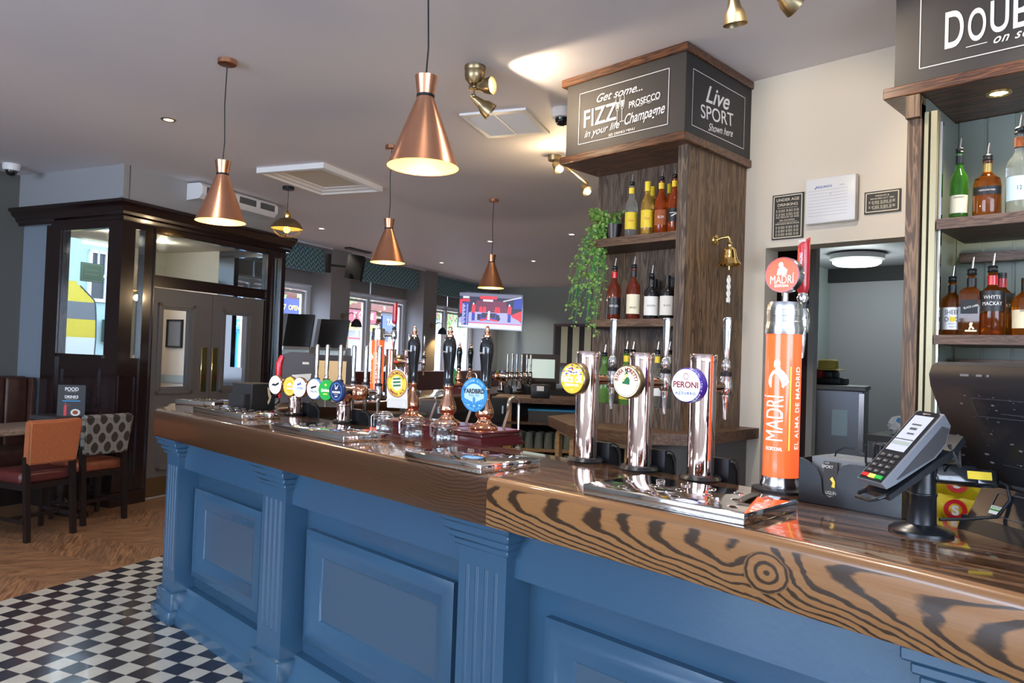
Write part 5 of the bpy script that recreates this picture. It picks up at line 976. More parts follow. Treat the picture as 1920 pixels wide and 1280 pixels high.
bt = [
 (1182, 440, 3.27, Z1, 'clear rum bottle with yellow label and pourer, leftmost on the pillar top shelf', 'slim', 'clear', 'lblyel', (.045, .14), [('Club', .0, .019)], 'lblyel', 1),
 (1212, 440, 3.27, Z1, 'golden rum bottle with yellow label and yellow cap, second on the pillar top shelf', 'slim', 'gold', 'lblyel', (.045, .14), [('Club', .0, .019)], 'lblyel', 0),
 (1222, 436, 3.38, Z1, 'golden bottle with yellow cap behind the second bottle of the pillar top shelf', 'slim', 'gold', 'lblyel', (.045, .14), None, 'lblyel', 0),
 (1238, 438, 3.27, Z1, 'red-amber rum bottle with green and orange label on the pillar top shelf', 'slim', 'red', 'orange', (.05, .13), [('RUM', .0, .02)], 'lblyel', 1),
 (1254, 434, 3.38, Z1, 'amber bottle with yellow cap at the back right of the pillar top shelf', 'slim', 'red', None, (.05, .13), None, 'lblyel', 0),
 (1263, 436, 3.27, Z1, 'dark amber bottle with round label, rightmost on the pillar top shelf', 'slim', 'red', 'lblblack', (.06, .13), [('7', .0, .03)], 'lblyel', 1),
 (1150, 598, 3.27, Z2, 'dark bottle with red neck band, leftmost on the pillar middle shelf', 'std', 'rum', 'lblblack', (.03, .12), [('RED LEG', .0, .016)], 'red', 1),
 (1186, 598, 3.27, Z2, 'dark rum bottle with cream label and round seal on the pillar middle shelf', 'std', 'rum', 'lblcream', (.03, .135), [('SPICED', -.02, .014)], 'black', 1),
 (1220, 597, 3.27, Z2, 'black squat bottle with grey label on the pillar middle shelf', 'shldr', 'black', 'paper', (.02, .12), [('KRAKEN', .0, .014)], 'black', 1),
 (1226, 594, 3.40, Z2, 'black bottle standing behind the grey labelled squat one', 'shldr', 'black', 'paper', (.02, .12), None, 'black', 0),
 (1250, 597, 3.28, Z2, 'black bottle with pale picture label, rightmost on the pillar middle shelf', 'shldr', 'black', 'paper', (.02, .12), [('BLACK', .0, .014)], 'black', 0),
 (1262, 594, 3.36, Z2, 'black bottle half hidden by the pillar edge on the middle shelf', 'shldr', 'black', 'paper', (.03, .11), None, 'black', 0),
 (1131, 750, 3.29, Z3, 'green gin bottle behind the NECK OIL font on the pillar lower shelf', 'tri', 'lime', 'green', (.1, .14), [('UM', .0, .03)], None, 1),
 (1172, 752, 3.27, Z3, 'green bottle with yellow neck behind the BIRRA MORETTI badge', 'std', 'lime', 'lblyel', (.03, .1), None, 'lblyel', 1),
 (1184, 752, 3.34, Z3, 'lime green bottle half hidden behind the middle copper font', 'std', 'lime', 'green', (.03, .1), None, 'black', 1),
 (1230, 757, 3.26, Z3, 'clear bottle with yellow neck and pale label right of the middle copper font', 'std', 'clear', 'paper', (.06, .11), None, 'lblyel', 1),
 (1226, 757, 3.33, Z3, 'orange liqueur bottle low on the pillar lower shelf beside the clear one', 'squat', 'gold', None, (.06, .11), None, None, 0),
 (1252, 758, 3.27, Z3, 'clear bottle with pink round label, rightmost on the pillar lower shelf', 'std', 'clear', 'redp', (.09, .12), None, 'paper', 1)]
for px, py, X, z, lab, shp, gl, lb, zr, tx_, nk_, po in bt:
    bottle(shelfpos(px, py, X, z), lab, shp, gl, lb, zr, tx_, nk_, bool(po), 'spirit bottles on the pillar shelves', sc=.98 if z == Z1 else 1, tx='red' if lb == 'lblyel' else ('white' if lb in ('lblblack', 'orange') else 'black'), cap=nk_ if nk_ else 'black')
# plant
random.seed(11); pp = shelfpos(1150, 440, 3.27, Z1); t = thing('trailing_plant', 'trailing green plant with small leaves hanging off the pillar top shelf', 'plant', pp)
obj('pot', G().lathe([(0, 0), (.035, 0), (.045, .07), (.047, .085), (.040, .085), (.036, .07), (0, .065)], n=20), MT['espresso'], t)
gl_, gs = G(), G()
def leaf(g, p, s):
    n = Vector((random.gauss(-.5, .5), random.gauss(-.5, .5), random.gauss(.5, .5))).normalized(); a = n.orthogonal().normalized(); a = (a*math.cos(1+p.z*40)+n.cross(a)*math.sin(1+p.z*40)); b_ = n.cross(a)
    g.face([p, p+a*s*.35+b_*s*.42+n*s*.08, p+a*s+n*s*.02, p+a*s*.35-b_*s*.42+n*s*.08])
for k in range(46):
    a = random.random()*2*math.pi; r0 = random.random()*.04; dx, dy = math.cos(a), math.sin(a); left = random.random()
    tip = Vector((-.06+random.gauss(0, .03), .02+left*.24, -.04-random.random()**.8*(.50 if left < .75 else .42))); top = Vector((r0*dx, r0*dy, .09)); mid = Vector((-.03+dx*.05, .03+left*.14+dy*.03, .13+random.random()*.05))
    if k % 4 == 0: tip = Vector((dx*.09, dy*.08+.03, .12+random.random()*.05))
    pts = []
    for i in range(13): s_ = i/12; pts.append(top*(1-s_)**2+mid*2*s_*(1-s_)+tip*s_*s_+Vector((random.gauss(0, .003), random.gauss(0, .003), 0)))
    gs.tube(pts, .0012, 4)
    for i in range(1, 13):
        for q in range(4): leaf(gl_, pts[i]+Vector((random.gauss(0, .008), random.gauss(0, .008), random.gauss(0, .008))), .012+random.random()*.012)
obj('stems', gs, MT['green'], t); obj('leaves', gl_, MT['leaf'], t, ang=180)
# back counter round the pillar
t = thing('back_counter', 'dark timber back counter with angled corners wrapping round the foot of the pillar', 'counter', (3.3, 2.1, 0))
def cobj(nm, g, mt): return pobj(nm, g, mt, t, Vector((3.3, 2.1, 0)))
cobj('counter_top', G().prism([(3.8, 1.86), (3.13, 1.84), (2.91, 2.06), (2.90, 2.44), (3.24, 2.90), (3.8, 3.0)], 1.035, 1.09), 'shelfw')
g = G(); nn = 10; pts = [(3.8, 1.93), (3.5, 1.93)]+[(3.5-.34*math.sin(a), 1.93+.34*(1-math.cos(a))*.6) for a in [i*math.pi/2/nn for i in range(1, nn+1)]]+[(3.22, 2.16), (3.8, 2.16)]
cobj('curved_side_panel', g.prism(pts, 0, 1.035), 'undc'); cobj('counter_back', G().box(3.55, 3.8, 2.16, 2.95, 0, 1.035), 'blackm')
cobj('front_rail', G().prism([(2.97, 2.13), (2.96, 2.43), (3.28, 2.86), (3.30, 2.85), (2.985, 2.42), (2.99, 2.12)], 1.0, 1.035), 'shelfpale')
for x, y in ((2.99, 2.13), (3.03, 2.52), (3.27, 2.83)): cobj('upright', G().box(x, x+.03, y, y+.03, 0, 1.0), 'shelfpale')
for z in (.28, .62): cobj('shelf', G().prism([(3.0, 2.15), (2.99, 2.44), (3.3, 2.85), (3.55, 2.85), (3.55, 2.15)], z, z+.025), 'shelfw')
for px, py, shp, gl, lb, lab in ((1163, 862, 'shldr', 'black', 'paper', 'dark bottle with a white triangle label under the back counter, left'), (1242, 880, 'shldr', 'black', 'lblcream', 'dark bottle with a cream label under the back counter, between the fonts'), (1258, 886, 'shldr', 'black', 'lblcream', 'dark bottle with a cream label, right of its neighbour under the back counter')):
    q = onx(px, 860, 3.12); bottle((3.12, q.y, .645), lab, shp, gl, lb, (.03, .11), None, None, False, sc=1.15)
for i, px in enumerate((1070, 1080)):
    q = onx(px, 860, 3.35); bottle((3.35, q.y+.0, .645), 'small yellow mixer bottle %s the NECK OIL font under the back counter' % ('left of' if i == 0 else 'close beside'), 'std', 'clear', 'lblyel', (.01, .12), None, 'lblyel', False, 'yellow mixer bottles', sc=.75, cap='steel')
# ================= back bar at the right =================
t = thing('back_bar', 'tall oak and sage back bar with bottle shelves at the right edge', 'shelving', (3.2, .5, 0))
def bobj2(nm, g, mt): return pobj(nm, g, mt, t, Vector((3.2, .5, 0)))
bobj2('side_post', G().box(3.2, 3.8, .918, .97, 0, 2.50).box(3.17, 3.25, .918, .97, 2.44, 2.53), 'oakgold')
bobj2('mirror_strip', G().box(3.235, 3.24, .86, .918, 1.1, 2.46), 'champ'); bobj2('metal_upright', G().box(3.20, 3.235, .893, .907, 1.1, 2.46).box(3.20, 3.235, .862, .884, 1.1, 2.46), 'champ'); bobj2('chrome_channel', G().box(3.23, 3.25, .850, .860, 1.1, 2.42), 'chrome')
g = G().box(3.66, 3.7, -1.5, .918, 1.0, 2.53)
for k in range(20): g.box(3.655, 3.661, .90-.11*k-.10, .90-.11*k-.004, 1.0, 2.53)
g.box(3.25, 3.66, .912, .918, 1.0, 2.53); bobj2('boarded_back', g, 'tandg')
for z0, z1 in ((1.987, 2.028), (1.538, 1.574)): bobj2('shelf', G().box(3.2, 3.62, -1.5, .857, z0, z1), 'shelfw'); bobj2('shelf_rail', G().box(3.55, 3.6, -1.5, .86, z0-.09, z0-.05), 'shelfw')
bobj2('cupboard', G().box(3.25, 3.8, -1.5, .918, 0, 1.0), 'espresso'); bobj2('counter_top', G().box(3.15, 3.8, -1.5, .95, 1.0, 1.05), 'shelfw')
sb = thing('sign_header', 'large dark header sign lettered DOUB in white above the right back bar', 'sign', (3.19, .5, 2.53))
def sobj(nm, g, mt, par=None): return pobj(nm, g, mt, par or sb, Vector((3.19, .5, 2.53)))
sobj('header_core', G().box(3.21, 3.8, -1.5, 1.0, 2.55, 3.005), 'signd'); sobj('soffit', G().box(3.20, 3.8, -1.5, 1.03, 2.535, 2.55), 'oakdark'); sobj('trim', G().rbox(3.165, 3.85, -1.5, 1.055, 2.532, 2.577, .003, 1), 'oaktrim')
f1 = sobj('sign_board', G().box(3.19, 3.21, -1.5, 1.02, 2.577, 3.005), 'signk'); M = FX((3.188, 1.0, 2.577)); O = (3.19, .5, 2.53)
def fx(px, py): return plane_xy(M, onx(px, py, 3.188))
g = G(); c = fx(1724, 129); c0 = fx(1724, 0); frame_lines(g, M, c[0], c[1], 2.2, .40, .0035); 
x, y = fx(1800, 75); 
for ch, xa, xb, yc, sz in (('D', 1772, 1807, 58, .205), ('O', 1815, 1849, 49, .175), ('U', 1857, 1892, 32, .175), ('B', 1900, 1936, 22, .175)): fit(g, ch, M, fx(xa, yc)[0], fx(xb, yc)[0], fx((xa+xb)/2, yc)[1], sz, 0, .012)
text(g, 'on se', .050, M, fx(1872, 72)[0]-.02, fx(1872, 72)[1], .9, .45, .012, align='LEFT', spc=1.15); bar(g, M, *fx(1811, 89), *fx(1851, 79), .003)
lettering(f1, O, M, 'chalk_lettering', g, 'chalk')
p = Vector((3.36, .69, 2.534)); t = thing('downlight', 'lit recessed downlight in the dark underside of the right header sign', 'downlight', p)
obj('rim', G().lathe([(.030, -.001), (.032, -.006), (.044, -.006), (.047, 0)], n=24), MT['brass'], t); obj('lens', G().lathe([(0, -.002), (.03, -.002)], n=24), MT['dl'], t); slight('downward_beam', p+Vector((0, 0, -.03)), (3.36, .69, 1), 14, (1, .88, .6), 120, .8)
slight('downward_beam', (3.36, .1, 2.5), (3.36, .1, 1), 12, (1, .88, .6), 120, .8)
alight('shelf_strip_light', (3.5, .3, 1.98), (3.55, .3, 1), .04, 1.1, 3.5, (1, .9, .5))
rb = [
 (1797, 400, 3.32, 2.028, 'green whisky bottle with cream label, leftmost on the right back bar top shelf', 'slim', 'green', 'lblcream', (.035, .11), [('Glenfiddich', .028, .011)], 'black', 1, .95),
 (1850, 398, 3.32, 2.028, 'squat textured amber whisky bottle with dark band, second on the right top shelf', 'squat', 'whisky', 'lblblack', (.085, .115), [('HIGHLAND PARK', .0, .008)], 'brass', 1, 1.08),
 (1910, 396, 3.32, 2.028, 'clear whisky bottle with blue and white label and orange neck at the right picture edge', 'std', 'clear', 'lblue', (.05, .13), [('12', .0, .02)], 'orange', 1, 1.15),
 (1784, 624, 3.32, 1.574, 'whiskey bottle with white SHEEP DOG label, leftmost on the right lower shelf', 'shldr', 'whisky', 'white', (.025, .115), [('SHEEP', .024, .026), ('D   G', -.004, .026), ('PEANUT', -.022, .008), ('WHISKEY', -.034, .006)], 'black', 1, .98),
 (1820, 626, 3.32, 1.574, 'square amber whisky bottle with slanted black label, second on the right lower shelf', 'square', 'whisky', 'lblblack', (.08, .13), [('BLACK LABEL', .0, .01)], 'black', 1, 1.08),
 (1859, 627, 3.32, 1.574, 'amber whisky bottle with black WHYTE MACKAY label and red neck band', 'shldr', 'whisky', 'lblblack', (.085, .155), [('WHYTE', .012, .018), ('MACKAY', -.01, .018)], 'red', 1, 1.12),
 (1876, 625, 3.43, 1.574, 'amber whisky bottle with red neck band behind the WHYTE MACKAY bottle', 'shldr', 'whisky', 'lblblack', (.085, .155), [('MACKAY', -.01, .018)], 'red', 0, 1.12),
 (1922, 628, 3.34, 1.574, 'round shouldered amber bottle with cream label cut by the right picture edge', 'squat', 'whisky', 'lblcream', (.03, .10), [('SPECIAL', .03, .012)], 'black', 0, 1)]
for px, py, X, z, lab, shp, gl, lb, zr, tx_, nk_, po, sc in rb:
    o = bottle(shelfpos(px, py, X, z), lab, shp, gl, lb, zr, tx_, nk_, bool(po), 'whisky bottles on the right back bar', sc=sc, tx='white' if lb in ('lblblack',) else 'black')
    if 'SHEEP' in lab:
        f = math.atan2(-o.location.y, -o.location.x); Ms = fr((math.cos(f)*.041, math.sin(f)*.041, .066), (-math.sin(f), math.cos(f), 0), (0, 0, 1)); g = G(); disc(g, Ms, .011, .010, .003, .0, .0012, 12); poly(g, Ms, [(-.007, .006), (-.006, .014), (-.001, .009), (.005, .009), (.011, .014), (.012, .005)], .0014); obj('label_mark', g, MT['lblyel'], o)
    if 'slanted' in lab:
        f = math.atan2(-o.location.y, -o.location.x); Ms = fr((math.cos(f)*.0425, math.sin(f)*.0425, .03), (-math.sin(f), math.cos(f), 0), (0, 0, 1)); g = G(); poly(g, Ms, [(-.008, -.008), (-.004, .006), (-.006, .012), (.0, .02), (.006, .016), (.003, .006), (.011, -.004), (.006, -.008), (.001, .0), (-.003, -.008)], .001); bar(g, Ms, -.018, -.012, .018, -.012, .006); obj('label_mark', g, MT['lblcream'], o)
# wall plaques and control box on the cream wall
def plaque(px0, py0, px1, py1, lab, lines, nm='wall_plaque'):
    a = onx(px0, py0, 3.79); b = onx(px1, py1, 3.79); W, Hh = a.y-b.y, a.z-b.z; t = thing(nm, lab, 'sign', (3.8, (a.y+b.y)/2, (a.z+b.z)/2)); M = FX((-.012, W/2, -Hh/2))
    obj('plate', G().box(-.010, 0, -W/2, W/2, -Hh/2, Hh/2), MT['signk'], t); g = G(); frame_lines(g, M, .009, .009, W-.009, Hh-.009, .0045, 0)
    tot = sum((sz*1.24+(.0195 if s_ == '~' else 0)) for s_, sz, sx in lines); kk = min(1, (Hh-.036)/tot); y = Hh-.018
    for s_, sz, sx in lines:
        sz *= kk
        y -= sz*.62
        if s_ == '-': bar(g, M, .03, y, W-.03, y, .0015)
        elif s_ == '~':
            for k in range(3):
                y -= .0065*kk; n = 9
                for q in range(n): a0 = .022+(W-.044)*q/n; bar(g, M, a0, y, a0+(W-.044)/n*(.55+.35*((q*7+k*3) % 3)/2), y, .0018)
        else: fit(g, s_, M, W/2-min(W*.40, len(s_)*sz*.32), W/2+min(W*.40, len(s_)*sz*.32), y, sz, 0, .006, z=.0)
        y -= sz*.62
    obj('gilt_lettering', g, MT['lblcream'], t); return t
plaque(1449, 367, 1505, 445, 'tall black and gold wall plaque headed UNDER AGE DRINKING', [('UNDER AGE', .028, .9), ('DRINKING', .028, .9), ('-', .006, 1), ('~', .006, 1), ('~', .004, 1), ('NO PROOF OF AGE', .017, .95), ('NO ALCOHOL', .017, .95), ('-', .004, 1), ('DRUNKEN BEHAVIOUR', .0155, .9), ('~', .004, 1), ('~', .004, 1), ('~', .004, 1)])
plaque(1621, 361, 1688, 395, 'small black and gold wall plaque about weights and measures, right of the white box', [('WEIGHTS &', .016, 1), ('MEASURES ACT 1985', .014, .95), ('~', .003, 1), ('GIN  RUM  VODKA  WHISKY', .0085, .95), ('~', .003, 1), ('TWENTY-FIVE MILLILITRES', .0085, .95)])
a = onx(1511, 350, 3.76); b = onx(1604, 415, 3.76); W, Hh = a.y-b.y, .235
t = thing('control_box', 'white plastic control box on the cream wall between the two plaques', 'control box', (3.8, (a.y+b.y)/2, 2.285)); obj('box_cover', G().rbox(-.045, 0, -W/2, W/2, -Hh/2, Hh/2, .010, 2), MT['white'], t); g = G(); M = FX((-.0455, W/2, -Hh/2))
for k in range(9): bar(g, M, .015, .04+.016*k, W-.04, .04+.016*k, .0009, 0)
obj('moulded_lines', g, MT['mgrey'], t); g = G(); text(g, 'EQUINOX', .016, M, .10, .185, 1, 0, .02, z=.0); bar(g, M, .05, .178, .062, .19, .005, 0.0005); text(g, 'system', .008, M, .185, .186, 1, z=.0); text(g, '2', .012, M, .13, .145, z=0); obj('print', g, MT['bluei'], t)
# ================= pendants =================
def pendant(x, y, lab, e=16):
    t = thing('pendant_lamp', lab, 'pendant lamp', (x, y, 3.01), 0); D = -.895
    obj('ceiling_rose', G().lathe([(0, -.026), (.046, -.026), (.05, -.024), (.05, 0), (0, 0)], n=32), MT['coppers'], t)
    obj('cord', G().tube([(0, 0, -.02), (-.004, .002, -.25), (.003, -.002, -.45), (-.002, .0, D+.33)], .0032, 8), MT['black'], t)
    s = obj('lamp_shade', G().lathe([(0, D+.335), (.010, D+.337), (.042, D+.335), (.0415, D+.333), (.031, D+.262), (.0305, D+.258), (.1315, D+.0), (.1335, D), (.1325, D-.001), (.130, D+.001)], n=48), MT['coppers'], t)
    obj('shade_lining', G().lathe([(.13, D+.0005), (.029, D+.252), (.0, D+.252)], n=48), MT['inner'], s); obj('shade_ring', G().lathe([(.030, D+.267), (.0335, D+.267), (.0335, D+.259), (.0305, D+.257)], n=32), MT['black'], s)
    obj('bulb', G().sph((0, 0, D+.12), .028, 16).lathe([(.012, D+.14), (.012, D+.2)], n=12), MT['bulb'], t)
    plight('pendant_glow', (x, y, 3.01+D-.09), e, WARM, .04); return t
q1, q2, q3, q0 = onz(426, 108, 3.01), onz(735, 274, 3.01), onz(926, 374, 3.01), (1.664, 2.145)
pendant(q0[0], q0[1], 'nearest and largest looking copper pendant, high over the middle of the bar', 15)
pendant(1.715, 3.99, 'copper pendant over the far left corner of the bar, its ceiling rose fully visible')
pendant(q2.x, q2.y, 'copper pendant over the far bar, directly below and behind the nearest pendant'); pendant(q3.x, q3.y, 'smallest looking copper pendant in front of the lit television')
# caged pendant
p = onz(541, 350, 3.01); t = thing('caged_pendant_lamp', 'bronze dome pendant with a wire cage and glowing bulb in front of the porch corner', 'pendant lamp', p)
obj('ceiling_rose', G().lathe([(0, -.03), (.055, -.03), (.055, 0), (0, 0)], n=28), MT['black'], t); obj('cord', G().cyl((0, 0, -.02), (0, 0, -.25), .003), MT['black'], t)
obj('lamp_holder', G().lathe([(.003, -.22), (.02, -.255), (.034, -.262), (.036, -.30), (.03, -.315)], n=20), MT['gold'], t)
obj('lamp_dome', G().lathe([(.03, -.305), (.07, -.315), (.115, -.345), (.145, -.385), (.156, -.41), (.154, -.412), (.14, -.39), (.11, -.352), (.06, -.325)], n=36), MT['brassold'], t)
g = G(); g.tube([(.157*math.cos(a), .157*math.sin(a), -.412) for a in [i*math.pi/12 for i in range(24)]], .003, 6, True); g.tube([(.07*math.cos(a), .07*math.sin(a), -.487) for a in [i*math.pi/8 for i in range(16)]], .0022, 6, True)
for k in range(6): a = k*math.pi/3; g.tube([(.157*math.cos(a), .157*math.sin(a), -.412), (.135*math.cos(a), .135*math.sin(a), -.45), (.07*math.cos(a), .07*math.sin(a), -.487), (0, 0, -.495)], .0022, 6)
obj('wire_cage', g, MT['brassold'], t); obj('bulb', G().sph((0, 0, -.42), .033, 16), mat('amber_bulb', (.9, .5, .1), .3, emi=(1, .5, .1), es=5), t); obj('dome_lining', G().lathe([(.15, -.408), (.11, -.356), (.05, -.33)], n=36), MT['inner'], t)
plight('caged_glow', p+Vector((0, 0, -.40)), 5, (1, .6, .25), .03)
# ================= ceiling spots =================
def head(t, o, d, on, L_=.13, nm='spot_head'):
    o = Vector(o); d = Vector(d).normalized(); M = Matrix.Translation(o) @ d.to_track_quat('Z', 'Y').to_matrix().to_4x4()
    h = obj(nm, G().lathe([(0, -.03), (.012, -.03), (.014, -.02), (.024, .03), (.027, .045), (.040, .065), (.047, .10), (.049, .11), (.047, .112), (.042, .085), (.0, .055)], M, 28), MT['brassold'], t)
    obj('spot_bulb', G().lathe([(.0, .10), (.02, .099), (.038, .092), (.04, .08)], M, 24), MT['bulb' if on else 'offwhite'], h); return M @ Vector((0, 0, .115))
def spotfit(p, lab, dirs, e=30):
    t = thing('ceiling_spotlight', lab, 'spotlight', p); obj('ceiling_plate', G().lathe([(0, -.10), (.03, -.098), (.052, -.07), (.056, -.045), (.056, -.03), (.053, -.028), (.058, -.02), (.058, 0), (0, 0)], n=32), MT['brassold'], t)
    obj('spot_stem', G().cyl((0, 0, -.02), (-.02, -.02, -.12), .006).sph((-.02, -.02, -.12), .012).cyl((-.02, -.02, -.12), (-.02, -.02, -.17), .005).sph((-.02, -.02, -.17), .012), MT['brassold'], t)
    for (o, d, on, aim) in dirs:
        tip = head(t, o, d, on)
        if on: slight('spot_beam', Vector(p)+tip+Vector(d).normalized()*.01, Vector(p)+tip+(Vector(aim) if aim else Vector(d)), e, (1, .78, .52), 95, .35, .03)
    return t
p = onz(891, 125, 3.01); spotfit(p, 'aged brass twin spotlight on the ceiling beside the nearest pendant', [((-.0, -.0, -.115), (.30, -.85, -.02), True, (.55, -.45, .05)), ((.0, -.01, -.18), (.5, -.35, -.45), False, None)], 22)
p = Vector((2.60, 1.50, 3.01)); t = thing('ceiling_spotlight', 'aged brass twin spotlight cut by the top picture edge above the pillar sign', 'spotlight', p)
obj('ceiling_plate', G().lathe([(0, -.05), (.05, -.04), (.056, 0), (0, 0)], n=28), MT['brassold'], t)
a_ = dep(1375, -8, 2.95)-p; b_ = dep(1452, -20, 2.85)-p; obj('spot_stem', G().tube([(0, 0, -.03), a_*.6+Vector((0, 0, .0)), a_], .006, 8).tube([(0, 0, -.03), b_], .006, 8), MT['brassold'], t)
ta = head(t, a_, (.12, .0, -.55), False); tb = head(t, b_, (.5, -.30, -.30), True); slight('spot_beam', p+tb, (3.8, .2, 1.9), 14, (1, .82, .6), 100, .5, .03); slight('spot_beam', p+Vector((.0, -.15, -.15)), (3.8, 1.6, 2.3), 17, (1, .82, .6), 75, .6, .03)
p = onz(1040, 292, 3.01); t = thing('ceiling_spotlight', 'bronze ceiling bar with two bright spotlights left of the pillar sign', 'spotlight', p, 0)
e1 = dep(1049, 316, 5.55)-p; e2 = dep(1101, 358, 5.9)-p
obj('ceiling_bar', G().lathe([(0, -.05), (.05, -.04), (.055, 0), (0, 0)], n=24).tube([(0, 0, -.03), (e1+Vector((0, 0, .06))), (e2+Vector((0, 0, .06)))], .012, 8), MT['brassold'], t)
for e in (e1, e2):
    obj('spot_head', G().lathe([(.0, .07), (.02, .07), (.045, .0), (.043, -.005), (.0, .03)], Matrix.Translation(e) @ Matrix.Rotation(R(-50), 4, 'X'), 24), MT['brassold'], t); obj('spot_bulb', G().sph(e+Vector((0, -.005, -.005)), .026, 14), MT['bulb'], t); plight('spot_glow', p+e+Vector((-.05, -.05, -.03)), 7, (1, .72, .4), .03)
slight('spot_beam', p+e1+Vector((-.04, -.04, -.02)), (3.3, 2.6, 1.9), 10, (1, .74, .45), 90, .6)
# CCTV domes
for p, lab in ((onz(1055, 205, 3.01), 'white dome camera on the ceiling beside the pillar sign'), (onz(22, 308, 3.01), 'white dome camera on the ceiling in the far left corner')):
    t = thing('dome_camera', lab, 'security camera', p); obj('camera_base', G().lathe([(.07, 0), (.072, -.03), (.066, -.058), (.05, -.06), (0, -.06)], n=32), MT['white'], t); obj('camera_dome', G().lathe([(.048, -.058), (.045, -.08), (.03, -.10), (0, -.108)], n=28), MT['blackg'], t)
# vent and skylight frame
v4 = [onz(*q, 3.01) for q in ((858, 214), (985, 201), (1030, 246), (922, 257))]; c = sum(v4, Vector())/4; a = math.atan2((v4[2]-v4[1]).y, (v4[2]-v4[1]).x); W = ((v4[2]-v4[1]).length+(v4[3]-v4[0]).length)/4; D_ = ((v4[1]-v4[0]).length+(v4[3]-v4[2]).length)/4
t = thing('ceiling_vent', 'square white slatted air vent in the ceiling beneath the brass twin spotlight', 'vent', (c.x, c.y, 3.01), a)
g = G(); 
for q in ((-W, -W+.05, -D_, D_), (W-.05, W, -D_, D_), (-W+.05, W-.05, -D_, -D_+.03), (-W+.05, W-.05, D_-.03, D_), (-W+.05, W-.05, -.006, .006)): g.box(q[0], q[1], q[2], q[3], -.014, 0)
obj('vent_frame', g, MT['white'], t); g = G()
n = 17
for k in range(n): x = -W+.06+(2*W-.12)*k/(n-1); g.obox(Matrix.Translation((x, 0, -.007)) @ Matrix.Rotation(.7, 4, 'Y'), -.009, .009, -D_+.03, D_-.03, -.001, .001)
obj('slats', g, MT['white'], t, ang=20)
v4 = [onz(*q, 3.01) for q in ((482, 316), (604, 303), (717, 350), (605, 358))]; c = sum(v4, Vector())/4; d = v4[2]-v4[1]; a = math.atan2(d.y, d.x); W = ((v4[2]-v4[1]).length+(v4[3]-v4[0]).length)/4; D_ = ((v4[1]-v4[0]).length+(v4[3]-v4[2]).length)/4
t = thing('skylight_frame', 'white stepped picture frame moulding round a hatch in the ceiling', 'ceiling hatch', (c.x, c.y, 3.01), a)
g = G(); pr = [(0, 0), (0, -.045), (.035, -.05), (.05, -.035), (.085, -.03), (.10, -.018), (.14, -.014), (.15, -.004)]
rings = [[g.bm.verts.new((x, y, z)) for x, y in ((-W+o, -D_+o), (W-o, -D_+o), (W-o, D_-o), (-W+o, D_-o))] for o, z in pr]
for p_, q_ in zip(rings, rings[1:]):
    for i in range(4): g._f([p_[i], p_[(i+1) % 4], q_[(i+1) % 4], q_[i]])
obj('moulding', g, MT['white'], t, ang=20); obj('hatch_panel', G().box(-W+.14, W-.14, -D_+.14, D_-.14, -.006, 0), MT['offwhite'], t)
# air conditioner, socket, small items on the porch
a = onp(376, 376, P0-V*.2, V); b = onp(517, 385, P0-V*.2, V); 
t = thing('air_conditioner', 'white wall air conditioning unit with grey grilles above the porch cornice', 'air conditioner', st(1.12, .0, 2.915), RZ)
g = G(); pf = [(.0, .075), (-.17, .075), (-.205, .045), (-.205, -.03), (-.16, -.075), (0, -.085)]; g.prism(pf, -.51, .51, Matrix(((0, 0, 1, 0), (1, 0, 0, 0), (0, 1, 0, 0), (0, 0, 0, 1)))); obj('unit_casing', g, MT['white'], t)
Mg = fr((0, -.206, .0), (1, 0, 0), (0, 0, 1)); g = G(); g2 = G()
for x0, x1 in ((-.46, -.12), (-.04, .19), (.25, .46)):
    poly(g, Mg, [(x0, -.025), (x1, -.025), (x1, .04), (x0, .04)], .001)
    for k in range(10): bar(g2, Mg, x0, -.02+.006*k, x1, -.02+.006*k, .002, .002)
obj('grille', g, MT['dgrey'], t); obj('grille_bars', g2, MT['mgrey'], t); obj('pipe', G().tube([(-.4, -.12, .083), (.4, -.12, .083)], .006, 6), MT['white'], t)
t = thing('wall_socket', 'small double black and chrome socket high on the wall near the left dome camera', 'socket', st(-.012, 1.24, 2.885), RZ); obj('plate', G().box(-.008, 0, -.075, .075, -.04, .04), MT['steel'], t); obj('sockets', G().box(-.011, -.008, -.065, -.006, -.03, .03).box(-.011, -.008, .006, .065, -.03, .03), MT['black'], t)
# television
c = dep(919, 583, 11.8); tl, tr, bl = dep(861, 547, 11.9), dep(979, 553, 11.7), dep(858, 611, 11.9); ux = (tr-tl).normalized(); uy = (tl-bl).normalized()
t = thing('television', 'large wall television in the far corner showing a red racing car in a garage', 'television', c, 0); W = (tr-tl).length/2; Hh = (tl-bl).length/2
M = fr((0, 0, 0), ux, uy); obj('tv_casing', G().obox(M, -W-.015, W+.015, -Hh-.015, Hh+.015, -.05, -.002), MT['blackg'], t); obj('tv_bracket', G().obox(M, -.1, .1, -.1, .1, -.1, -.05).tube([M @ Vector((0, 0, -.08)), st(10.55, .9, 2.5)-c, st(10.7, .9, 2.5)-c], .03, 8), MT['blackm'], t)
def em(nm, c, s=1.0): return mat(nm, (.01, .01, .01), .3, emi=c, es=s)
TV = [em('tv_lilac', (.50, .48, .95), .9), em('tv_dark', (.03, .02, .07), .7), em('tv_red', (.9, .03, .06), .9), em('tv_blue', (.03, .05, .45), .9), em('tv_pale', (.8, .8, 1), .95), em('tv_wine', (.22, .02, .07), .8), em('tv_grey', (.2, .2, .3), .8)]
g = G()
def tvp(mi, pts, z): g.mi = mi; poly(g, M, [((x-.5)*2*W, (y-.5)*2*Hh) for x, y in pts], z)
R_ = lambda x0, y0, x1, y1: [(x0, y0), (x1, y0), (x1, y1), (x0, y1)]
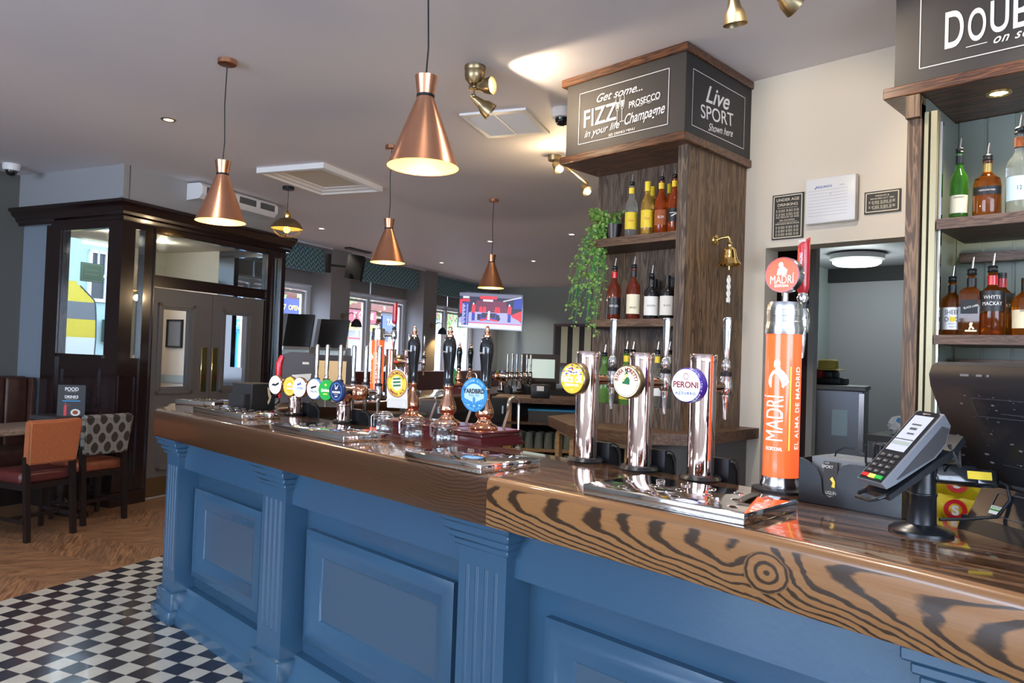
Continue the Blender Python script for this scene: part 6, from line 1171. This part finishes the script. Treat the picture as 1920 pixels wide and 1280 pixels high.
tvp(1, R_(0, 0, 1, 1), 0); tvp(0, [(0, 0), (1, 0), (1, .2), (.80, .46), (.2, .46), (0, .25)], .001); tvp(4, R_(.0, .0, 1, .12), .0015); tvp(2, R_(.12, .13, 1, .15), .002); tvp(6, [(.0, .9), (1, .88), (1, 1), (0, 1)], .001)
tvp(5, [(.24, .5), (.78, .46), (.74, .8), (.28, .8)], .0015); tvp(2, [(.84, .42), (1, .55), (1, .22), (.84, .36)], .002); tvp(2, R_(.33, .84, .60, .93), .002); tvp(4, R_(.38, .77, .54, .83), .002); tvp(3, [(.86, .6), (1, .6), (1, .9), (.88, .88)], .0015); tvp(4, [(.7, .78), (.98, .92), (.98, .95), (.7, .81)], .0025)
tvp(2, R_(.01, .4, .05, .8), .002); tvp(3, R_(.05, .06, .16, .72), .0025)
for k in range(16): tvp(4, R_(.055, .08+.038*k, .085+.012*(k % 3), .098+.038*k), .003); tvp(4, R_(.125, .08+.038*k, .145, .095+.038*k), .003)
tvp(2, R_(.05, .74, .17, .82), .003); tvp(4, R_(.06, .84, .16, .9), .003)
for x, s_ in ((.23, 1), (.80, 1.1)): tvp(2, [(x-.03, .42), (x+.03*s_, .42), (x+.035*s_, .62), (x+.01, .7), (x-.02, .66)], .003); tvp(3, [(x-.02, .2), (x+.03, .2), (x+.03, .44), (x-.02, .44)], .003); tvp(4, [(x-.01, .66), (x+.015, .66), (x+.012, .72), (x-.008, .72)], .0032)
for x in (.35, .41, .60, .63): tvp(2, [(x-.03, .45), (x+.03, .45), (x+.02, .62), (x-.02, .62)], .003)
tvp(3, [(.30, .22), (.65, .22), (.67, .30), (.60, .44), (.38, .44), (.30, .32)], .004); tvp(1, R_(.37, .30, .58, .44), .0045); tvp(4, [(.46, .24), (.50, .24), (.50, .5), (.47, .5)], .006); tvp(2, [(.34, .20), (.44, .22), (.475, .30), (.51, .22), (.62, .20), (.62, .25), (.51, .27), (.49, .42), (.46, .42), (.44, .27), (.34, .25)], .0055)
tvp(1, R_(.30, .22, .35, .40), .005); tvp(1, R_(.60, .22, .65, .40), .005)
obj('tv_picture', g, TV, t)
# striped wall art
c1 = onp(1050, 605, P0+U*10.62, U); c2 = onp(1122, 690, P0+U*10.62, U)
t = thing('wall_art', 'dark framed wall panel with gold and black vertical stripes left of the pillar', 'picture', (c1+c2)/2, RZ); w2, h2 = .60, .46; M = fr((0, 0, 0), (.3469, -.9379, 0), (0, 0, 1)); M = fr((0, 0, 0), (0, -1, 0), (0, 0, 1))
obj('frame', G().obox(M, -w2, w2, -h2, h2, -.05, 0), MT['plum'], t); g = G()
for k in range(4): x = -w2+.18+.27*k; poly(g, M, [(x, -h2+.06), (x+.15, -h2+.06), (x+.15, h2-.06), (x, h2-.06)], .001)
obj('gold_stripes', g, MT['champ'], t); g = G(); poly(g, M, [(-w2+.04, -h2+.05), (w2-.04, -h2+.05), (w2-.04, h2-.05), (-w2+.04, h2-.05)], .0003); obj('backing', g, MT['blackm'], t)
# hanging black speaker / tv on the pier
c = dep(664, 500, 9.6); t = thing('wall_screen', 'black tilted screen on a bracket beside the middle teal blind', 'screen', c, 0); tl, tr, bl = dep(654, 475, 9.6), dep(685, 481, 9.5), dep(645, 523, 9.5)
M = fr((0, 0, 0), (tr-tl), (tl-bl)); obj('screen_body', G().obox(M, -.12, .12, -.17, .17, -.06, 0), MT['scrk'], t); obj('bracket', G().tube([(-.1, .05, 0), (-.28, .12, .0), (-.30, .14, .1)], .02, 8).box(-.33, -.28, .1, .16, -.1, .14), MT['blackm'], t)
t = thing('ceiling_spotlight', 'small dark flat ceiling fitting between the porch and the middle window', 'ceiling fitting', onz(672, 468, 3.01), RZ); obj('flush_plate', G().box(-.28, .28, -.05, .05, -.025, 0), MT['dgrey'], t)
# wall lamps on the piers
for i, (s_) in enumerate((4.98, 7.72)):
    t = thing('wall_lamp', 'dark dome wall lamp on the %s window pier casting amber light down' % ('left' if i == 0 else 'right'), 'wall lamp', st(s_, 1.46, 1.98), RZ)
    obj('wall_plate', G().lathe([(0, .0), (.045, 0), (.04, .02), (0, .025)], Matrix.Rotation(R(90), 4, 'X'), 20), MT['brassold'], t); obj('lamp_arm', G().tube([(0, -.02, 0), (.06, -.12, .06), (.13, -.16, .04), (.14, -.17, -.04)], .008, 8), MT['brassold'], t)
    obj('lamp_shade', G().lathe([(.0, .0), (.03, -.005), (.075, -.06), (.09, -.13), (.088, -.13), (.07, -.06), (0, -.02)], Matrix.Translation((.14, -.17, -.03)), 24), MT['shadeK'], t); obj('bulb', G().sph((.14, -.17, -.13), .025), MT['bulb'], t)
    slight('wall_lamp_glow', st(s_+.14, 1.46-.17, 1.83), st(s_+.1, 1.44, 0), 26, (1, .6, .2), 110, .5, .03)
# gaming machines
for i, (a, b, dd) in enumerate((((532, 589), (578, 650), 8.9), ((596, 597), (646, 650), 9.7))):
    p = dep((a[0]+b[0])/2, b[1], dd); p.z = 0; t = thing('gaming_machine', ('black screened gaming machine beside the porch' if i == 0 else 'tilted black screened gaming machine, right of its neighbour beside the window pier'), 'gaming machine', p, R(-42))
    hb = dep(600, b[1], dd).z; ht = dep(600, a[1], dd).z; w_ = (b[0]-a[0])*dd/FP/2+.01
    obj('cabinet', G().rbox(-w_, w_, 0, .5, 0, hb, .02, 2), MT['mgrey'], t); M = fr((0, .0, hb), (1, 0, 0), (.10, .10, 1)); obj('screen', G().obox(M, -w_, w_, 0, (ht-hb), -.06, 0), MT['scrk'], t); obj('screen_edge', G().obox(M, -w_-.05, -w_, 0, (ht-hb), -.10, -.0), MT['slategrey'], t)
    obj('control_panel', G().obox(fr((0, -.0, hb-.08), (1, 0, 0), (0, .5, .3)), -w_, w_, -.12, .12, 0, .03), MT['lblue'], t)
# ================= furniture by the left wall =================
def chair(loc, rz, lab, back, seat):
    t = thing('dining_chair', lab, 'chair', loc, rz); W = .192
    # local: -y is the back of the chair; origin between rear legs
    M = fr((0, .02, .545), (1, 0, 0), (0, -.11, 1)); g = G(); b = bmesh.new(); q = G(); q.bm.free(); q.bm = b; q.prism([(-W+.012, 0), (W-.012, 0), (W+.004, .315), (.0, .312), (-W-.004, .315)], -.03, .045, fr((0, 0, 0), (1, 0, 0), (0, 1, 0)))
    b.normal_update(); bmesh.ops.bevel(b, geom=b.edges[:], offset=.012, segments=3, affect='EDGES')
    g.add(b, M); o = obj('backrest', g, MT[back], t)
    g = G()
    for s_ in (-1, 1):
        for k in range(26): y = .012+.285*k/25; x = s_*(W-.022+.024*k/25); g.sph(M @ Vector((x, y, .0455)), .0026, 6)
    obj('stud_trim', g, MT['brassold'], o)
    obj('seat', G().rbox(-.20, .20, .03, .42, .40, .485, .028, 3), MT[seat], t); obj('seat_rail', G().box(-.19, .19, .02, .38, .36, .405), MT['espresso'], t)
    for sx in (-1, 1):
        g = G(); g.hexa([Vector(p) for p in ((sx*.17-.017, -.05, 0), (sx*.17+.017, -.05, 0), (sx*.17+.017, -.015, 0), (sx*.17-.017, -.015, 0), (sx*.17-.019, .0, .60), (sx*.17+.019, .0, .60), (sx*.17+.019, .04, .60), (sx*.17-.019, .04, .60))]); obj('leg', g, MT['espresso'], t)
        g = G(); g.hexa([Vector(p) for p in ((sx*.19-.014, .36, 0), (sx*.19+.014, .36, 0), (sx*.19+.014, .39, 0), (sx*.19-.014, .39, 0), (sx*.19-.019, .35, .40), (sx*.19+.019, .35, .40), (sx*.19+.019, .39, .40), (sx*.19-.019, .39, .40))]); obj('leg', g, MT['espresso'], t)
        obj('stretcher', G().box(sx*.19-.008, sx*.19+.008, -.02, .37, .13, .155), MT['espresso'], t)
    obj('stretcher', G().box(-.18, .18, .16, .178, .13, .155), MT['espresso'], t); return t
c1 = chair((1.48, 6.165, 0), RZ, 'dining chair with an orange fabric back and studded edges at the wooden table', 'orange', 'burg')
c2 = chair((1.925, 6.47, 0), RZ-.08, 'dining chair with a grey geometric patterned back, right of the orange chair', 'pattern', 'tan')
t = thing('dining_table', 'worn wooden pub table behind the orange chair at the left picture edge', 'table', st(-1.0, .05, 0), RZ)
obj('table_top', G().rbox(-.85, .80, -.33, .21, .725, .765, .006, 2), MT['tablew'], t)
for sx in (-.5, .55):
    obj('leg', G().lathe([(0, .725), (.04, .72), (.03, .66), (.05, .6), (.035, .5), (.055, .35), (.05, .2), (.03, .14), (.06, .1), (.06, .08)], Matrix.Translation((sx, .02, 0)), 20), MT['espresso'], t)
    obj('foot', G().rbox(sx-.05, sx+.05, -.26, .20, 0, .045, .012, 2).rbox(sx-.14, sx+.14, -.05, .09, .04, .085, .01, 2), MT['espresso'], t)
t = thing('banquette', 'brown leather banquette with fluted back against the left wall', 'bench', st(-1.9, 1.2, 0), RZ)
g = G()
for k in range(13): x = 1.82-.205*k; g.rbox(x-.205, x, -.05, .12, .42, 1.09, .03, 3)
obj('back_cushion', g, MT['brownl'], t); obj('seat_cushion', G().rbox(-.9, 1.82, -.52, .0, .32, .47, .03, 3), MT['brownl'], t); obj('bench_base', G().box(-.9, 1.80, -.48, .2, 0, .33), MT['espresso'], t); obj('end_panel', G().rbox(1.82, 1.86, -.1, .16, 0, 1.08, .01, 2), MT['brownl'], t)
t = thing('side_cabinet', 'dark grey low cabinet against the porch behind the patterned chair', 'cabinet', st(-.24, .48, 0), RZ); obj('cabinet_top', G().box(-.14, .14, -.18, .17, .745, .78), MT['dgrey'], t); obj('cabinet_body', G().box(-.12, .12, -.16, .15, 0, .745), MT['espresso'], t)
q = dep(133, 775, 6.45); t = thing('menu_holder', 'dark menu card reading FOOD and DRINKS standing on the low cabinet', 'menu', (q.x, q.y, .78), -R(29)); obj('menu_card', G().box(-.108, .108, -.004, .004, 0, .27), MT['signd'], t); M = FY((0, -.005, 0)); g = G(); text(g, 'FOOD', .042, M, 0, .232, .9, 0, .03); text(g, 'DRINKS', .034, M, 0, .165, .9, 0, .03); bar(g, M, -.035, .212, .035, .212, .002); bar(g, M, -.045, .146, .045, .146, .002); obj('menu_lettering', g, MT['white'], t)
g = G(); disc(g, M, .038, .03, .035, .03, .0008); obj('plate_picture', g, MT['white'], t); g = G(); disc(g, M, .022, .018, .035, .03, .0012); text(g, 'MENU', .012, M, -.02, .09); obj('food_picture', g, MT['orange'], t); g = G(); bar(g, M, -.07, .13, .07, .13, .004, .001); obj('blue_strip', g, MT['signblu'], t); g = G(); bar(g, M, -.045, .0, -.045, .09, .022, .001); bar(g, M, -.045, .09, -.045, .115, .008, .001); obj('bottle_picture', g, MT['red'], t)
# ================= far bar fittings =================
def lp(px, py=748): q = onp(px, py, (3.02, 4.33, 0), V); return Vector((q.x, q.y, 1.10))
dU = Vector((.938, .347, 0))
azm = lambda p: math.atan2(p.y, p.x)
p = lp(705); madri(p, R(-30), 'second lit orange tower font, far smaller, on the far bar beside the two copper fonts')
for i, px in enumerate((741, 771)):
    p = lp(px)+V*.05; dup(fC, p, R(-50), ('copper single font on the far bar right beside the second orange tower' if i == 0 else 'copper single font on the far bar behind the nearest hand pull handle'), sc=1.0)
hp_src = [o for o in COL.objects if o.get('category') == 'hand pump' and 'no pump clip' in o.get('label', '')][0]
for i, px in enumerate((859, 880)):
    p = onp(px, 733, (4.6, 5.10, 0), V); dup(hp_src, (p.x, p.y, 1.10), R(-69.7), 'small looking black hand pull on the far bar, %s of the pair under the television' % ('left' if i == 0 else 'right'))
p = onp(958, 735, (4.82, 4.95, 0), V); dup(tf, (p.x, p.y, 1.10), R(-69.7), 'copper T-bar font with six chrome taps on the far bar left of the far till')
p = dep(845, 735, 6.7); p.z = 1.10; t = thing('pump_clip_card', 'green oval pump clip beside the small far hand pulls', 'pump clip', p, 0); f = fr((0, 0, .12), (-.75, -.66, 0) if 0 else (.66, -.75, 0), (0, 0, 1)); obj('clip', disc(G(), f @ Matrix.Diagonal((.6, 1, 1, 1)), .1), MT['green'], t); obj('clip_post', G().cyl((0, .01, 0), (0, .01, .1), .006), MT['chrome'], t)
# island back unit
o_ = dep(1040, 735, 6.3); o_.z = 0; rz_ = azm(o_)-math.pi/2
t = thing('glass_shelving', 'dark back unit with pale shelves of upturned glasses between the two bars', 'shelving', o_, rz_)
for x in (-.38, .34): obj('upright', G().box(x-.03, x+.03, -.25, -.19, 0, 1.06), MT['shelfpale'], t)
obj('unit_top', G().box(-.5, .42, -.28, .3, 1.055, 1.095), MT['shelfw'], t); obj('unit_back', G().box(-.5, .42, .25, .3, 0, 1.055), MT['blackm'], t)
for z in (.50, .68): obj('shelf', G().box(-.42, .38, -.27, .25, z-.02, z), MT['shelfpale'], t)
obj('shelf', G().box(-.42, .38, -.27, .25, .88, .90), MT['shelfw'], t)
R4 = rotz(rz_)
def isl(x, y, z): v_ = R4 @ Vector((x, y, z)); return o_+v_
t2 = thing('drawer_box', 'dark teal cash drawer with a bright blue top edge under the far till', 'cash drawer', isl(-.02, -.08, .90), rz_); obj('drawer_body', G().box(-.19, .19, -.18, .2, 0, .095), MT['dgrey'], t2); obj('blue_lid', G().box(-.195, .195, -.185, .2, .095, .108), MT['skyb'], t2); obj('lock', G().cyl((.05, -.18, .05), (.05, -.187, .05), .008), MT['steel'], t2)
g0 = None
for z in (.50, .68):
    for r_ in range(2):
        for k in range(9):
            x = -.36+.08*k+.02*r_; p = isl(x, -.20+.09*r_, z)
            if g0 is None:
                g0 = thing('pint_glass', 'upturned clear beer glass standing in rows on the unit shelves below the far till', 'glass', p, 0, 'upturned glasses on the back unit shelves'); obj('glass_body', G().lathe([(.036, 0), (.037, .03), (.030, .12), (.028, .135), (0, .137), (0, .128), (.026, .125), (.034, .03), (.034, 0)], n=16), mat('washed_glass', (.5, .62, .62), .12, trans=.55, ior=1.2, coat=.5), g0)
            else: dup(g0, p)
dup_src = thing('receipt_printer', 'small black printer with a white slip on the unit under the far till screen', 'printer', isl(.12, -.1, .79+.0), rz_); dup_src.location = isl(-.12, -.1, 1.095); obj('printer_body', G().rbox(-.08, .08, -.08, .08, 0, .11, .01, 2), MT['black'], dup_src); obj('paper_slip', G().box(-.03, .03, -.085, -.082, .06, .10), MT['white'], dup_src)
# dark equipment seen between the hand pulls and far bar
for i, (px, py, dd, w_, h_, mt_, lab) in enumerate(((740, 790, 4.6, .20, .10, 'blackm', 'black underbar machine below the second orange tower'), (800, 770, 4.9, .18, .14, 'dgrey', 'dark grey box behind the clipless hand pull'), (935, 770, 5.6, .06, .2, 'blackm', 'black soda gun holster below the far six tap font'))):
    p = dep(px, py, dd); t = thing('underbar_unit', lab, 'bar equipment', Vector((p.x, p.y, p.z-h_/2)), azm(p)-math.pi/2); obj('casing', G().rbox(-w_, w_, 0, .2, 0, h_, .01, 2), MT[mt_], t); obj('support', G().box(-w_+.02, w_-.02, .04, .16, -(p.z-h_/2), 0), MT['espresso'], t); obj('label', G().box(w_*.4, w_*.6, -.003, 0, h_*.4, h_*.7), MT['lblue'], t)
# passage furniture
p = onx(1525, 722, 5.0); t = thing('steel_fridge', 'dull grey metal fridge with a white notice beyond the doorway', 'fridge', (5.0, 1.735, 0), .28); obj('fridge_body', G().rbox(0, .55, 0, .34, 0, 1.29, .01, 1), MT['slategrey'], t); obj('fridge_top', G().rbox(-.01, .56, -.01, .35, 1.285, 1.315, .004, 1), MT['mgrey'], t); obj('door_edge', G().box(-.012, 0, .0, .03, .1, 1.27), MT['steel'], t); obj('notice', G().box(-.004, 0, .095, .19, .99, 1.16), MT['lblue'], t)
p = onx(1552, 716, 5.2); t = thing('straw_hat', 'yellow straw hat resting on dark and red things on top of the fridge', 'hat', (5.2, p.y, 1.315)); obj('dark_bundle', G().rbox(-.08, .08, -.12, .12, 0, .05, .015, 2).rbox(-.07, .07, -.06, .06, .03, .10, .02, 2), MT['black'], t); obj('red_cloth', G().rbox(-.09, -.02, .0, .08, .04, .11, .02, 2), MT['redp'], t); obj('hat_brim', G().lathe([(0, .105), (.11, .10), (.112, .104), (.07, .112)], n=24), MT['straw'], t); obj('hat_crown', G().lathe([(.068, .108), (.064, .165), (.05, .175), (0, .172)], n=24), MT['straw'], t)
t = thing('passage_table', 'dark shelf table in the passage right of the fridge', 'table', (5.2, 1.35, 0)); obj('table_top', G().box(-.3, .5, -.9, .35, .98, 1.02), MT['dgrey'], t)
for x in (-.27, .45):
    for y in (-.85, .3): obj('leg', G().box(x-.02, x+.02, y-.02, y+.02, 0, .98), MT['steel'], t)
random.seed(2)
for i, y in enumerate((1.53, 1.36)):
    t = thing('plastic_bag', ('crumpled clear plastic bag with a blue edge, nearer the fridge on the passage table' if i == 0 else 'crumpled clear plastic bag with a blue edge, right of the other on the passage table'), 'bag', (5.1, y, 1.02)); b = bmesh.new(); bmesh.ops.create_icosphere(b, subdivisions=3, radius=.085)
    for v in b.verts: v.co *= 1+random.gauss(0, .09); v.co.z = max(-.055, v.co.z*.75)+.055
    g = G(); g.add(b); obj('bag_film', g, MT['whitep'], t, ang=15); obj('blue_tag', G().obox(Matrix.Rotation(.4, 4, 'X'), -.085, -.04, -.05, .05, .075, .10), MT['skyb'], t)
# dining area beyond the far bar
def ftable(s, t_, lab):
    t = thing('dining_table', lab, 'table', st(s, t_, 0), RZ); obj('table_top', G().rbox(-.45, .45, -.35, .35, .735, .77, .006, 1), MT['tablew'], t); obj('leg', G().cyl((0, 0, 0), (0, 0, .735), .04), MT['espresso'], t); obj('foot', G().box(-.3, .3, -.04, .04, 0, .05).box(-.04, .04, -.3, .3, 0, .05), MT['espresso'], t)
for s, t_, lab in ((6.0, .3, 'wooden dining table beyond the far bar below the middle window'), (8.3, .3, 'wooden dining table beyond the far bar below the far window'), (8.7, -1.6, 'wooden dining table beyond the far bar near the back wall')): ftable(s, t_, lab)
for i, (s, t_, r_) in enumerate(((5.4, -.4, 0), (6.5, -.4, .1), (7.9, -.5, 0), (8.8, -.4, -.1), (7.6, -1.7, -1.5), (9.6, -1.7, 1.6))):
    dup(c1, st(s, t_, 0), RZ+r_, '%s at a dining table beyond the far bar, %s' % ('orange backed chair', ('leftmost', 'second from left', 'third from left', 'fourth from left', 'left of the rear table', 'right of the rear table')[i]))
t = thing('banquette', 'long burgundy banquette under the windows beyond the far bar', 'bench', st(7.3, 1.2, 0), RZ); obj('back_cushion', G().rbox(-2.6, 3.3, -.05, .15, .4, 1.12, .03, 2), MT['burg'], t); obj('seat_cushion', G().rbox(-2.6, 3.3, -.5, -.05, .3, .46, .03, 2), MT['burg'], t)
# repeats share a group
GR = {'drip tray': 'steel drip trays on the bar', 'hand pump': 'hand pulls on the bars', 'jar': 'glass jars by the hand pulls', 'pendant lamp': 'pendant lamps over the room', 'downlight': 'recessed downlights', 'security camera': 'dome cameras on the ceiling',
      'spotlight': 'brass ceiling spotlights', 'wall lamp': 'wall lamps on the window piers', 'gaming machine': 'gaming machines by the windows', 'crisp packet': 'crisp packets behind the bar', 'bag': 'plastic bags on the passage table', 'shop sign': 'shop signs across the street', 'picture': 'framed pictures'}
for o in list(COL.objects):
    if o.parent is None and o.get('category') and not o.get('group'):
        c, l = o['category'], o['label']
        if c == 'beer font': o['group'] = 'single copper beer fonts' if ('single font' in l or 'copper beer font' in l) else ('six tap fonts' if 'T-bar' in l else 'lit orange fonts')
        elif c == 'chair': o['group'] = 'dining chairs'
        elif c in GR: o['group'] = GR[c]
